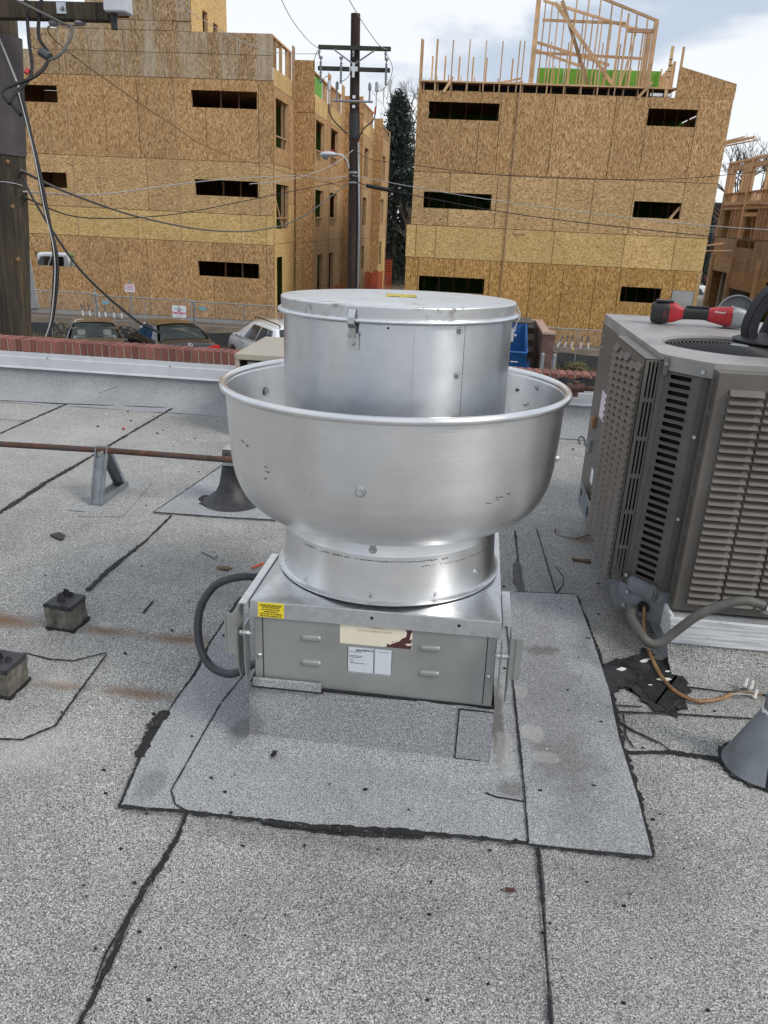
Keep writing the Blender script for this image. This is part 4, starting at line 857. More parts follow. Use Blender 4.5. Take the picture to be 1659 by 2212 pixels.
lid = part('lid', B().lathe([(.349, 1.336), (.350, 1.3735), (.349, 1.3758), (.346, 1.3768), (.20, 1.3785), (.0001, 1.3795)], 144), 'lid', fan, smooth=22)
part('lid_bead', B().lathe([(.3535 + .0065 * math.cos(t), 1.338 + .0065 * math.sin(t)) for t in [2 * math.pi * k / 10 for k in range(10)]], 144, closed=True), 'galv', fan, smooth='all')
n_ = NT('yellow_warning_print'); k_ = n_.ramp(n_.noise(n_.map(n_.obj(), (30, 110, 1)), 1.6, 3, .7), (.47, 0.0), (.53, 1.0)); MT['warnprint'] = n_.done(n_.mix(k_, (.80, .62, .03), (.16, .12, .03)), .6)
st = part('lid_sticker', B().box(-.046, .046, -.05, .05, 0, .0012), 'warnprint', lid); st.location = (.006, .02, 1.3800); st.rotation_euler = (0, 0, R(6))
def latch(deg):
    T = Matrix.Rotation(R(deg), 4, 'Z')
    e = part('latch', B().box(-.0165, .0165, -.3485, -.342, 1.262, 1.300).box(-.0165, -.0105, -.353, -.3485, 1.292, 1.306).box(.0105, .0165, -.353, -.3485, 1.292, 1.306), 'zinc', fan, bevel=.0015); e.matrix_local = T
    h = part('hasp', B().prism([(-.352, 1.292), (-.356, 1.318), (-.3645, 1.330), (-.3645, 1.346), (-.358, 1.358), (-.354, 1.366), (-.352, 1.366), (-.3555, 1.356), (-.3605, 1.345), (-.3605, 1.331), (-.3535, 1.318), (-.3495, 1.292)], -.0095, .0095, 'x'), 'zinc', e, bevel=.0006)
    bolt(e, 0, .3487, 1.279, .0045, name='rivet')
for dg in (-13.5, 92, 200): latch(dg)
rb_ = lambda z: min(dense, key=lambda p: abs(p[1] - z))[0]
for dg, z in ((-3, .925), (84, .925), (180, .925), (-90, .925)): bolt(bowl, dg, rb_(z) + .0004, z, .0085, -6)
bi = bolt(bowl, -113, rb_(1.0) - .006, 1.03, .0085); bi.matrix_local = Matrix.Translation(on_cyl(-113, rb_(1.03) - .006, 1.03)) @ Matrix.Rotation(R(-113 + 180), 4, 'Z') @ Matrix.Rotation(R(90), 4, 'X')
for dg, z in ((-2, .718), (-2, .697), (-2, .556), (58, .722), (57, .588), (-75, .665), (-62, .56), (-40, .552), (30, .553)): bolt(neck, dg, .3455 + (.556 - z) * .03 + .001, z, .0068 if z > .555 else .006)
def smear(parent, name, pts, seed, mat='conduit2'):
    rr = random.Random(seed); b = B()
    for dg, z, L in pts:
        for k in range(3):
            t = R(dg + rr.uniform(-1, 1)); dt = L / .51 / 2 * rr.uniform(.4, 1); zz = z + rr.uniform(-.004, .004); h = rr.uniform(.0007, .002); r_ = rb_(zz) + .0008
            b.add([(r_ * math.sin(t - dt), -r_ * math.cos(t - dt), zz + .002), (r_ * math.sin(t), -r_ * math.cos(t), zz - h), (r_ * math.sin(t + dt), -r_ * math.cos(t + dt), zz - .002), (r_ * math.sin(t), -r_ * math.cos(t), zz + h)], [(0, 1, 2, 3)])
    part(name, b, mat, parent, fix=False)
smear(bowl, 'scuff_mark', [(-49, .99, .035), (-46, .985, .02), (-37, .945, .02), (-36, .93, .02), (-36.5, .91, .015), (37, .885, .02), (41, .893, .025), (45, .90, .02), (-18, .90, .006)], 4)
b = B(); rr = random.Random(8)
for dg, z, L, h in [(119, 1.085, .012, .010), (131, 1.06, .018, .009), (140, 1.045, .02, .006), (124, 1.02, .012, .007), (112, 1.015, .03, .010), (146, 1.07, .012, .004)]:
    for k in range(4):
        t = R(dg + rr.uniform(-1.5, 1.5)); dt = L / 1.02 * rr.uniform(.3, .8); zz = z + rr.uniform(-.006, .006); hh = h * rr.uniform(.3, .8); r_ = rb_(zz) - .0055
        b.add([(r_ * math.sin(t - dt), -r_ * math.cos(t - dt), zz), (r_ * math.sin(t), -r_ * math.cos(t), zz - hh), (r_ * math.sin(t + dt), -r_ * math.cos(t + dt), zz), (r_ * math.sin(t), -r_ * math.cos(t), zz + hh)], [(0, 1, 2, 3)])
part('scuff_mark', b, 'conduit2', bowl, fix=False)
# hinge brackets
def zbar(sx, y0, y1):
    X = lambda x: sx * x
    bar = part('hinge_bar', B().box(min(X(.374), X(.398)), max(X(.374), X(.398)), y0, y1, .5175, .5215).box(min(X(.3735), X(.3765)), max(X(.3735), X(.3765)), y0, y1, .488, .5175), 'galv', fan, bevel=.001)
    pl = part('hinge_plate', B().prism([(-.43, .505), (-.352, .505), (-.352, .34), (-.372, .268), (-.392, .268), (-.43, .36)], min(X(.398), X(.4015)), max(X(.398), X(.4015)), 'x'), 'galvdull', fan)
    part('hinge_flange', B().prism([(min(X(.402), X(.432)), .368), (max(X(.402), X(.432)), .368), (max(X(.402), X(.432)), .50), (min(X(.402), X(.432)), .50)], -.43, -.427, 'y').box(min(X(.414), X(.422)), max(X(.414), X(.422)), -.434, -.43, .368, .50), 'galvdull', fan)
    part('curb_plate', B().prism([(-.425, .46), (-.372, .46), (-.372, .30), (-.405, .262), (-.42, .30)], min(X(.3745), X(.377)), max(X(.3745), X(.377)), 'x'), 'zinc', fan)
    bl_ = part('hinge_bolt', B().cyl((X(.360), -.40, .423), (X(.41), -.40, .423), .005, n=10).cyl((X(.366), -.40, .423), (X(.373), -.40, .423), .0095, n=6).cyl((X(.3785), -.40, .423), (X(.386), -.40, .423), .0095, n=6).cyl((X(.388), -.40, .423), (X(.396), -.40, .423), .0095, n=6), 'zinc', fan)
zbar(-1, -.40, -.02); zbar(1, -.395, -.17)
for k in range(6): part('screw', B().cyl((.377, -.37 + k * .036, .505), (.3835, -.37 + k * .036, .505), .0062, n=6), 'zinc', fan)
cpts = [(-.545, 2.375, .375), (-.59, 2.37, .395), (-.635, 2.36, .408), (-.703, 2.338, .415), (-.779, 2.316, .392), (-.826, 2.293, .331), (-.84, 2.271, .26), (-.828, 2.249, .173), (-.785, 2.227, .117), (-.72, 2.204, .107), (-.664, 2.182, .136), (-.613, 2.16, .182), (-.55, 2.15, .215)]
sp = spline([(x - fan.location.x, y - fan.location.y, z) for x, y, z in cpts], 14)
part('flexible_conduit', B().tube(sp, [.0142 + (.0009 if i % 2 else -.0005) for i in range(len(sp))], 14), 'conduit', fan, smooth='all')

# ================================================================== CONDENSING UNIT
AC = empty('condensing_unit', (.70, 2.80, .2), 'taupe louvred rooftop air-conditioning condenser at the right edge with a red grinder on top', 'condenser')
ZB, ZT = .20, 1.160
# white curb under it
part('mounting_curb', B().prism([(.90, 2.765), (2.4, 2.765), (2.4, 4.35), (.90, 4.35)], .0, .19), 'patch', AC, world=True)
part('curb_coating', B().prism([(.892, .088), (2.42, .088), (2.42, .198), (.875, .198)], 2.748, 2.763, 'y').box(.884, .899, 2.765, 4.3, .09, .198), 'whitewash', AC, world=True, bevel=.004)
b = B(); pr = [(0, .10), (-.012, .07), (-.05, .03), (-.13, .012), (-.20, .0115)]; m = 20
for i in range(m + 1): b.v += [(.89 + 1.5 * i / m, 2.764 + y, z + .003 * math.sin(i * 2)) for y, z in pr]
n = len(pr); b.f = [(i * n + k, (i + 1) * n + k, (i + 1) * n + k + 1, i * n + k + 1) for i in range(m) for k in range(n - 1)]
part('curb_flashing', b, 'roof', AC, world=True, smooth='all')
core = part('coil_core', B().prism([(.80, 3.04), (.895, 2.935), (2.3, 2.935), (2.3, 4.30), (.80, 4.30)], ZB + .01, ZT - .06), 'void', AC, world=True)
part('base_pan', B().prism([(.755, 3.02), (.875, 2.875), (2.36, 2.875), (2.36, 4.38), (.755, 4.38)], ZB - .012, ZB + .03), 'galvblue', AC, world=True, bevel=.003)
# top panel with fan opening
HX, HY, HR_ = 1.15, 3.42, .305
outer = [(.765, 4.40), (.745, 4.38), (.745, 3.05), (.765, 3.015), (.865, 2.905), (.90, 2.88), (2.4, 2.88), (2.4, 4.40)]
def edge_at(t):
    d = Vector((math.cos(t), math.sin(t))); best = 9
    for p, q in zip(outer, outer[1:] + outer[:1]):
        p, q = Vector(p) - Vector((HX, HY)), Vector(q) - Vector((HX, HY)); e = q - p; den = d.x * e.y - d.y * e.x
        if abs(den) < 1e-9: continue
        s_ = (p.x * e.y - p.y * e.x) / den; u_ = (p.x * d.y - p.y * d.x) / den
        if s_ > 0 and -1e-6 <= u_ <= 1 + 1e-6: best = min(best, s_)
    return best
angs = sorted([2 * math.pi * k / 96 for k in range(96)] + [math.atan2(y - HY, x - HX) % (2 * math.pi) for x, y in outer])
b = B(); rings = []
for t in angs:
    e = edge_at(t); c_, s_ = math.cos(t), math.sin(t)
    b.v += [(HX + c_ * HR_, HY + s_ * HR_, ZT - .035), (HX + c_ * (HR_ + .012), HY + s_ * (HR_ + .012), ZT - .006), (HX + c_ * (HR_ + .05), HY + s_ * (HR_ + .05), ZT + .004), (HX + c_ * e, HY + s_ * e, ZT), (HX + c_ * e, HY + s_ * e, ZT - .055)]
n = len(angs); b.f = [(i * 5 + k, ((i + 1) % n) * 5 + k, ((i + 1) % n) * 5 + k + 1, i * 5 + k + 1) for i in range(n) for k in range(4)]
top = part('top_panel', b, 'taupetop', AC, world=True, smooth=25)
part('fan_shroud', B().lathe([(HR_ - .001, ZT - .03), (HR_ - .02, ZT - .10), (HR_ - .02, ZT - .25), (.0001, ZT - .25)], 48, (HX, HY, 0)), 'void', AC, world=True, smooth=40)
gr = part('fan_grille', B().lathe([(.001, ZT + .002), (.036, ZT + .002), (.040, ZT - .004), (.001, ZT - .004)], 24, (HX, HY, 0)), 'steel', AC, world=True)
for k in range(17):
    r_ = .052 + k * .0153; z_ = ZT + .001 - .018 * (k / 16) ** 2
    part('grille_ring', B().lathe([(r_ + .0024 * math.cos(t), z_ + .0024 * math.sin(t)) for t in [math.pi / 3 * q for q in range(6)]], 72, (HX, HY, 0), closed=True), 'grilled', AC, world=True, smooth='all')
for k in range(8):
    t = math.pi / 4 * k + .3; part('grille_spoke', B().tube([(HX + .04 * math.cos(t), HY + .04 * math.sin(t), ZT - .006), (HX + .30 * math.cos(t), HY + .30 * math.sin(t), ZT - .024)], .0026, 6), 'grilled', AC, world=True)
for k in range(4):
    t = math.pi / 2 * k + .5; b = B()
    for j in range(7):
        r_ = .05 + j * .038; w_ = .10 + .35 * (j / 6) ** .5 * .6
        b.v += [(HX + r_ * math.cos(t - w_), HY + r_ * math.sin(t - w_), ZT - .13), (HX + r_ * math.cos(t + w_), HY + r_ * math.sin(t + w_), ZT - .085)]
    b.f = [(2 * j, 2 * j + 1, 2 * j + 3, 2 * j + 2) for j in range(6)]
    part('fan_blade', b, 'grilled', AC, world=True, smooth='all')
# corner panel with horizontal slots
def slotted(name, A, C, z0, z1, cols, rows, sw, sh, mat, round_=False):
    """vertical plate from plan point A to C with real slots cut through it (cols x rows)"""
    A, C = Vector((*A, 0)), Vector((*C, 0)); d = (C - A); L = d.length; d.normalize(); nrm = Vector((d.y, -d.x, 0)); th = .003
    us = [L * (k + 1) / (cols + 1) for k in range(cols)] if isinstance(cols, int) else cols
    zs = [z0 + (z1 - z0) * (k + .5) / rows for k in range(rows)] if isinstance(rows, int) else rows
    rs = split((0, L, z0, z1), [(u - sw / 2, u + sw / 2, z - sh / 2, z + sh / 2) for u in us for z in zs]); b = B()
    for (p, q, s_, t_) in rs:
        P = [A + d * p, A + d * q]; b.add([tuple(P[0] + Vector((0, 0, s_))), tuple(P[1] + Vector((0, 0, s_))), tuple(P[1] + Vector((0, 0, t_))), tuple(P[0] + Vector((0, 0, t_)))] + [tuple(x + nrm * -th) for x in [P[0] + Vector((0, 0, s_)), P[1] + Vector((0, 0, s_)), P[1] + Vector((0, 0, t_)), P[0] + Vector((0, 0, t_))]], [(0, 1, 2, 3), (7, 6, 5, 4), (0, 4, 5, 1), (1, 5, 6, 2), (2, 6, 7, 3), (3, 7, 4, 0)])
    o = part(name, b, mat, AC, world=True); return o, A, d, nrm, us, zs
cp, A_, d_, n_r, us, zs = slotted('corner_panel', (.765, 3.025), (.872, 2.915), ZB + .01, ZT - .052, [.072], [ZB + .035 + k * .0303 for k in range(30)], .090, .0185, 'taupe')
# pressed rims round the slots
def slot_rim(L, r):
    b = B(); n = 20
    for (dr, h) in ((.0035, .0), (.0015, .0022), (-.0005, .0)):
        for i in range(n):
            t = 2 * math.pi * i / n; b.v.append(((L - r) * (1 if math.cos(t) >= 0 else -1) + (r + dr) * math.cos(t), -h, (r + dr) * math.sin(t)))
    b.f = [(k * n + i, k * n + (i + 1) % n, (k + 1) * n + (i + 1) % n, (k + 1) * n + i) for k in range(2) for i in range(n)]
    return b
rim0 = None
for z in zs:
    P = A_ + d_ * us[0] + n_r * .0006 + Vector((0, 0, z)) - Vector((.70, 2.80, .2))
    if rim0 is None: rim0 = part('slot_rim', slot_rim(.046, .0092), 'taupe', AC, smooth='all'); o = rim0
    else: o = bpy.data.objects.new('slot_rim', rim0.data); put(o, AC)
    o.location = P; o.rotation_euler = (0, 0, math.atan2(d_.y, d_.x))
part('corner_post', B().box(.872, .915, 2.908, 2.918, ZB, ZT - .05), 'taupe', AC, world=True); part('corner_post', B().box(.748, .768, 3.02, 3.03, ZB, ZT - .05), 'taupe', AC, world=True)
part('lip_bracket', B().box(.752, .770, 3.004, 3.016, ZT - .075, ZT - .004), 'taupe', AC, world=True)
for x, y, z in ((.762, 3.002, ZT - .03), (.868, 2.895, ZT - .035), (.885, 2.906, .88), (.885, 2.906, .55)): part('hex_screw', B().cyl((x, y, z), (x - .004, y - .006, z), .0075, n=8), 'zinc', AC, world=True)
# louvred guards: front and side, with real louvres
def louvre_mesh(w, h, d):
    b = B(); n = 8; P = [(0, 0), (-d * .12, -h * .05), (-d * .9, -h * .92), (-d, -h)]; r_ = .006
    for k, (y, z) in enumerate(P):
        t = k / 3; ins = r_ * max(0, (t - .7) / .3)
        b.v += [(-w / 2 + ins, y, z), (w / 2 - ins, y, z)]
    b.f = [(2 * k, 2 * k + 1, 2 * k + 3, 2 * k + 2) for k in range(3)]; m = len(b.v)
    b.v += [(-w / 2, .002, -h), (w / 2, .002, -h)]
    b.f += [(0, 2, 4, 6, m), (1, m + 1, 7, 5, 3)]
    return b
GF = 2.808
fg = part('guard_panel', B().box(.899, 2.4, GF, GF + .003, ZB + .005, ZT - .022).box(.899, 2.4, GF, GF + .075, ZT - .025, ZT - .02), 'taupe', AC, world=True, bevel=.0015)
slotted('guard_return', (.8985, 2.89), (.8985, GF + .001), ZB + .005, ZT - .022, [.03, .045, .06], [ZB + .09 + k * .155 for k in range(6)], .007, .13, 'taupe')
lv = None; la = AC.location
for r_ in range(30):
    for c_ in range(6):
        z = ZT - .075 - r_ * .0292
        if z < ZB + .045: continue
        if lv is None: lv = part('louvre', louvre_mesh(.119, .0205, .022), 'taupe', AC); o = lv
        else: o = bpy.data.objects.new('louvre', lv.data); put(o, AC)
        o.location = (1.002 + c_ * .1285 - la.x, GF - .0006 - la.y, z - la.z)
GS = .688
part('guard_panel', B().box(GS, GS + .003, 3.03, 3.66, ZB + .01, ZT - .022).prism([(GS, 3.03), (.77, 3.03), (.75, 3.66), (GS, 3.66)], ZT - .024, ZT - .019), 'taupe', AC, world=True)
slotted('guard_return', (GS, 3.03), (.764, 3.03), ZB + .01, ZT - .022, [.020, .034, .048], [ZB + .085 + k * .155 for k in range(6)], .007, .138, 'taupe')
lv2 = None
for r_ in range(30):
    for c_ in range(5):
        z = ZT - .050 - r_ * .0300 - (.015 if c_ % 2 else 0); y = 3.10 + c_ * .122
        if z < ZB + .035: continue
        if lv2 is None: lv2 = part('louvre', louvre_mesh(.104, .0235, .0165), 'taupe', AC); o = lv2
        else: o = bpy.data.objects.new('louvre', lv2.data); put(o, AC)
        o.location = (GS - .0006 - la.x, y - la.y, z - la.z); o.rotation_euler = (0, 0, R(-90))
part('side_panel', B().box(.742, .748, 3.66, 4.38, ZB + .01, ZT - .05), 'taupe', AC, world=True)
part('spec_label', B().box(.7405, .7415, 3.97, 4.11, .66, .80), 'signpink', AC, world=True); part('spec_label', B().box(.7405, .7415, 3.89, 3.95, .55, .79), 'signwhite', AC, world=True); part('spec_label', B().box(.7405, .7415, 4.02, 4.09, .30, .38), 'signwhite', AC, world=True)
for z in (1.05, .99, .40): part('hex_screw', B().cyl((.742, 4.3, z), (.735, 4.3, z), .008, n=8), 'zinc', AC, world=True)
part('service_latch', B().tube(spline([(.742, 4.22, .455), (.715, 4.23, .46), (.70, 4.23, .50), (.68, 4.23, .51), (.672, 4.23, .49), (.685, 4.23, .465)], 6), .005, 6).box(.728, .744, 4.20, 4.25, .43, .50), 'steel', AC, world=True, smooth=40)
part('electrical_box', B().box(.722, .745, 4.16, 4.24, .575, .635), 'copper', AC, world=True, bevel=.006)
part('lifting_bracket', B().prism([(3.80, ZB - .06), (4.2, ZB - .06), (4.2, ZB + .06), (3.80, ZB + .04)], .712, .718, 'x'), 'galvblue', AC, world=True); part('lifting_hole', B().cyl((.711, 3.88, ZB), (.7115, 3.88, ZB), .03, n=14).cyl((.711, 4.13, ZB + .02), (.7115, 4.13, ZB + .02), .022, n=14), 'void', AC, world=True)
# galvanised corner bracket where the lines leave
part('corner_bracket', B().prism([(.735, 3.03), (.86, 2.895), (.90, 2.86), (2.35, 2.86), (2.35, 2.868), (.90, 2.868), (.87, 2.90), (.745, 3.04)], ZB - .105, ZB + .005), 'galvblue', AC, world=True)
part('corner_bracket', B().prism([(.735, 3.03), (.738, 3.03), (.738, 3.2), (.735, 3.2)], ZB - .12, ZB + .01), 'galvblue', AC, world=True)
part('terminal_cover', B().prism([(.765, 3.005), (.86, 2.90), (.84, 2.885), (.755, 2.98)], ZB - .01, ZB + .055), 'galvblue', AC, world=True, bevel=.008)
nv = Vector((-.72, -.69, 0))
hp = Vector((.822, 2.93, ZB - .055)); part('line_hole', B().cyl(tuple(hp + nv * .002), tuple(hp + nv * .004), .026, n=20), 'void', AC, world=True)
for p in ((.765, 2.992, ZB - .02), (.760, 2.998, ZB - .085), (.868, 2.885, ZB + .0), (.752, 3.006, ZB + .05)): part('hex_screw', B().cyl(p, tuple(Vector(p) + nv * .009), .0085, n=8), 'zinc', AC, world=True)

# lines and cables by the condenser
tag(part('liquidtight_conduit', B().tube(spline([(.80, 2.96, .12), (.745, 2.82, .16), (.735, 2.66, .19), (.745, 2.60, .185), (.775, 2.585, .168), (.815, 2.59, .176), (.86, 2.60, .221), (.93, 2.60, .298), (1.009, 2.60, .347), (1.08, 2.60, .368), (1.16, 2.60, .352)], 10), .0172, 14), 'conduit2', smooth='all'), 'thick grey conduit sagging from under the condenser to the right edge', 'conduit')
tag(part('conduit_fitting', B().cyl((1.145, 2.60, .356), (1.20, 2.60, .335), .027, n=8).cyl((1.20, 2.60, .335), (1.28, 2.60, .30), .022, n=12), 'zinc', bevel=.002), 'zinc hexagonal conduit fitting at the right edge below the louvres', 'fitting')
tag(part('control_cable', B().tube(spline([(.825, 2.93, .145), (.815, 2.86, .10), (.822, 2.79, .05), (.835, 2.71, .02), (.845, 2.60, .018), (.875, 2.51, .018), (.936, 2.465, .018), (1.028, 2.497, .017), (1.075, 2.53, .02)], 10), .0075, 10), 'copper', smooth='all'), 'tan weathered control cable hanging from the condenser and lying across the tar', 'cable')
cw = empty('wire_splice', (1.10, 2.55, .02), 'loose splice of thin wires with white wire nuts beside the pipe flashing', 'wire splice')
for k, (dx, dy, dz, mt) in enumerate([(.05, .02, .01, 'conduit'), (.06, -.01, .005, 'whitecable'), (.10, .005, .0, 'copper'), (.07, .03, .03, 'whitecable')]):
    part('wire', B().tube(spline([(1.072, 2.528, .02), (1.09 + dx * .4, 2.54 + dy, .025), (1.09 + dx, 2.54 + dy, .02 + dz)], 6), .003, 6), mt, cw, world=True, smooth='all')
for k, (x, y, z) in enumerate([(1.135, 2.575, .045), (1.155, 2.57, .04), (1.165, 2.545, .018)]): part('wire_nut', B().cyl((x, y, z - .012), (x + .006, y + .006, z + .018), .0085, .0055, 8), 'chip', cw, world=True)

# ---------------------------------------------------------------- grinder on the unit
g = empty('angle_grinder', (.92, 4.03, ZT + .004), 'red and black cordless angle grinder lying on the condenser top', 'angle grinder')
g.rotation_euler = (0, 0, R(-7)); g.scale = (1.1, 1.1, 1.08)
def loft(sections, mat, name, parent, smooth=40):
    b = B(); n = len(sections[0])
    for s_ in sections: b.v += s_
    m = len(sections); b.f = [(i * n + k, i * n + (k + 1) % n, (i + 1) * n + (k + 1) % n, (i + 1) * n + k) for i in range(m - 1) for k in range(n)] + [tuple(range(n)), tuple(range((m - 1) * n, m * n))]
    return part(name, b, mat, parent, smooth=smooth)
def sec(x, y0, y1, z0, z1, r_=.3, n=16):
    cy, cz, ry, rz = (y0 + y1) / 2, (z0 + z1) / 2, (y1 - y0) / 2, (z1 - z0) / 2
    o = []
    for i in range(n):
        t = 2 * math.pi * (i + .5) / n; c_, s_ = math.cos(t), math.sin(t); e = .5
        o.append((x, cy + ry * math.copysign(abs(c_) ** e, c_), cz + rz * math.copysign(abs(s_) ** e, s_)))
    return o
bat = loft([sec(-.012, -.034, .034, .012, .088), sec(-.006, -.04, .04, .004, .094), sec(.03, -.04, .04, .0, .096), sec(.055, -.04, .04, .004, .10), sec(.062, -.036, .036, .01, .094)], 'black', 'battery', g)
part('battery_slot', B().box(.0, .075, -.03, .03, .097, .106), 'black', bat, bevel=.003)
text('XC5.0', .013, 'inkwhite', bat, (.012, -.012, .1065), (0, 0, 0)); part('badge', B().box(.032, .052, -.0415, -.0402, .03, .066), 'maroon', bat)
body = loft([sec(.055, -.037, .037, .006, .10), sec(.085, -.037, .037, .012, .098), sec(.105, -.031, .031, .02, .084), sec(.125, -.027, .027, .028, .078)], 'red', 'housing', g)
loft([sec(.120, -.028, .028, .026, .079), sec(.15, -.026, .026, .028, .078), sec(.20, -.026, .026, .030, .078), sec(.235, -.028, .028, .028, .080)], 'black', 'grip', g)
part('paddle_switch', B().box(.13, .23, -.012, .012, .078, .088), 'black', g, bevel=.004)
head = loft([sec(.225, -.029, .029, .026, .082), sec(.26, -.033, .033, .018, .088), sec(.30, -.036, .036, .010, .092), sec(.325, -.036, .036, .008, .093)], 'red', 'motor_cover', g)
text('Milwaukee', .0155, 'inkwhite', head, (.318, .012, .0928), (0, R(0), R(180)))
text('Milwaukee', .0145, 'inkwhite', head, (.248, -.0352, .066), (R(84), 0, 0))
gh = loft([sec(.322, -.036, .036, .008, .094), sec(.345, -.036, .036, .008, .094), sec(.372, -.032, .032, .012, .088), sec(.395, -.024, .024, .02, .076)], 'steel', 'gear_head', g)
for y in (-.026, .026): part('screw', B().cyl((.327, y, .09), (.327, y, .0975), .005, n=8), 'zinc', gh)
part('spindle', B().cyl((.368, .02, .05), (.368, .085, .05), .014, n=12), 'zinc', g)
part('cutting_disc', B().cyl((.355, .068, .062), (.355, .072, .062), .076, n=40), 'disc', g)
part('disc_guard', B().lathe([(.0, 0), (.072, 0), (.083, .003), (.083, .022), (.079, .022), (.079, .006), (.0, .004)], 32, a0=0, a1=math.pi), 'galvblue', g, smooth=30).matrix_local = Matrix.Translation((.355, .078, .06)) @ Matrix.Rotation(R(90), 4, 'X')
# black padded tool beside it, cut by the frame
tb = empty('tool_carrier', (1.20, 3.52, ZT + .003), 'black padded upright carrier with a curved handle standing on the condenser grille', 'tool carrier')
P = spline([(.0, 0, .0), (-.012, 0, .06), (.0, 0, .13), (.03, 0, .20), (.075, 0, .245), (.14, 0, .27), (.22, 0, .27)], 6)
b = B(); m = len(P)
for i, p in enumerate(P):
    q, r_ = P[min(i + 1, m - 1)], P[max(i - 1, 0)]; d = (q - r_).normalized(); nn = Vector((d.z, 0, -d.x)); w_ = .045; t_ = .022
    for a_, c_ in ((-1, -1), (-1, 1), (1, 1), (1, -1)): b.v.append(tuple(p + nn * (t_ * (a_ + 1)) + Vector((0, w_ * c_, 0))))
b.f = [(i * 4 + k, i * 4 + (k + 1) % 4, (i + 1) * 4 + (k + 1) % 4, (i + 1) * 4 + k) for i in range(m - 1) for k in range(4)] + [(0, 1, 2, 3), tuple(range(4 * m - 4, 4 * m))]
part('handle', b, 'blackcloth', tb, bevel=.004)
part('body', B().prism([(.075, .02), (.25, .02), (.25, .235), (.16, .235), (.105, .12)], -.09, .09, 'y'), 'blackcloth', tb, bevel=.01)
part('base_rim', B().lathe([(.02, .0), (.16, .002), (.175, .006), (.175, .012), (.15, .02), (.10, .03), (.02, .05)], 32, (.13, 0, 0)), 'black', tb, smooth=40)

# ================================================================== OTHER ROOFTOP THINGS
# pipe flashing cone at the right edge
pc = empty('pipe_flashing', (1.050, 2.145, 0), 'grey sheet-metal cone flashing round a vent pipe at the right edge', 'pipe flashing')
part('cone', B().lathe([(.118, .006), (.113, .012), (.105, .03), (.037, .205), (.035, .213)], 48), 'galvblue', pc, smooth=40)
b = B(); t0 = R(-100)
for r_, z_ in ((.114, .010), (.106, .032), (.038, .206)): b.v += [(r_ * math.cos(t0), r_ * math.sin(t0), z_), ((r_ + .003) * math.cos(t0 + .06), (r_ + .003) * math.sin(t0 + .06), z_)]
b.f = [(0, 1, 3, 2), (2, 3, 5, 4)]; part('cone_seam', b, 'void', pc, fix=False)
part('pipe', B().cyl((0, 0, .20), (0, 0, .62), .030, n=20), 'galvblue', pc, smooth=40)
part('white_sealant', B().prism(blobpoly([(math.cos(t) * .036, math.sin(t) * .036) for t in [2 * math.pi * k / 14 for k in range(14)]], 2, .003, 4), .203, .221).prism(blobpoly([(.0, -.047), (.02, -.042), (.022, -.036), (.0, -.037)], 3, .003, 2), .165, .207), 'chip', pc)
part('mastic_ring', B().prism(blobpoly([(math.cos(t) * .126, math.sin(t) * .126) for t in [2 * math.pi * k / 20 for k in range(20)]], 3, .006, 4), .004, .010), 'tar', pc)
part('clamp', B().cyl((-.035, -.01, .44), (.0, -.035, .44), .014, n=10).cyl((0, 0, .425), (0, 0, .455), .034, n=20), 'black', pc)

# rusty pipe on its supports
tag(part('rusty_pipe', B().tube([(-5.5, 3.90, .305), (-2.55, 3.955, .30), (-1.96, 3.985, .30), (-1.235, 3.99, .298), (-1.0, 3.99, .297)], .0165, 14), 'rust', smooth='all'), 'long thin rusty steel pipe crossing the left part of the roof on supports', 'pipe')
af = empty('pipe_support', (-1.985, 4.04, 0), 'grey steel A-frame pipe support standing on a small membrane pad', 'pipe support')
def strut(p, q, w=.042, d=.022):
    b = B(); p, q = Vector(p), Vector(q); ax = (q - p).normalized(); s_ = Vector((1, 0, 0)); n_ = s_.cross(ax)
    prof_ = [(-w, 0), (w, 0), (w, d), (w * .82, d), (w * .82, .004), (-w * .82, .004), (-w * .82, d), (-w, d)]; prof_ = [(x * .85, y) for x, y in prof_]
    b.v = [tuple(p + s_ * x + n_ * y) for x, y in prof_] + [tuple(q + s_ * x + n_ * y) for x, y in prof_]; n = len(prof_)
    b.f = [(k, (k + 1) % n, n + (k + 1) % n, n + k) for k in range(n)] + [tuple(range(n)), tuple(range(n, 2 * n))]
    return b
part('leg', strut((0, -.165, .014), (.005, -.045, .318)), 'galvblue', af); part('leg', strut((0, .165, .014), (.005, -.03, .318)), 'galvblue', af)
part('foot_channel', B().box(-.036, .036, -.175, .175, .012, .02).box(-.036, -.031, -.175, .175, .02, .045).box(.031, .036, -.175, .175, .02, .045), 'galvblue', af)
part('bolt', B().cyl((0, -.068, .285), (0, -.085, .285), .010, n=6).box(-.018, .018, -.072, -.066, .268, .302), 'zinc', af)
part('pad', B().prism([(-.125, -.265), (.04, -.272), (.105, .268), (-.0, .262)], .0045, .0105), 'patch', af); part('pad', B().prism([(-.03, -.34), (.205, -.295), (.14, .28), (.04, .28)], .002, .0085), 'roof', af)
bt = empty('pipe_boot', (-1.27, 4.10, 0), 'black tarred pipe boot carrying a galvanised strut clamp left of the fan', 'pipe boot')
part('boot', B().lathe([(.175, .012), (.15, .022), (.10, .06), (.072, .12), (.058, .20), (.052, .25), (.04, .255), (.0001, .256)], 28), 'mastic', bt, smooth='all')
part('strut_bracket', B().box(-.035, .06, -.06, -.035, .255, .34).box(-.035, .06, -.06, .06, .33, .338).box(-.04, .07, -.07, .05, .248, .256), 'zinc', bt, bevel=.002)
for x in (-.01, .03): part('bracket_hole', B().cyl((x, -.0612, .31), (x, -.0605, .31), .006, n=10), 'void', bt)
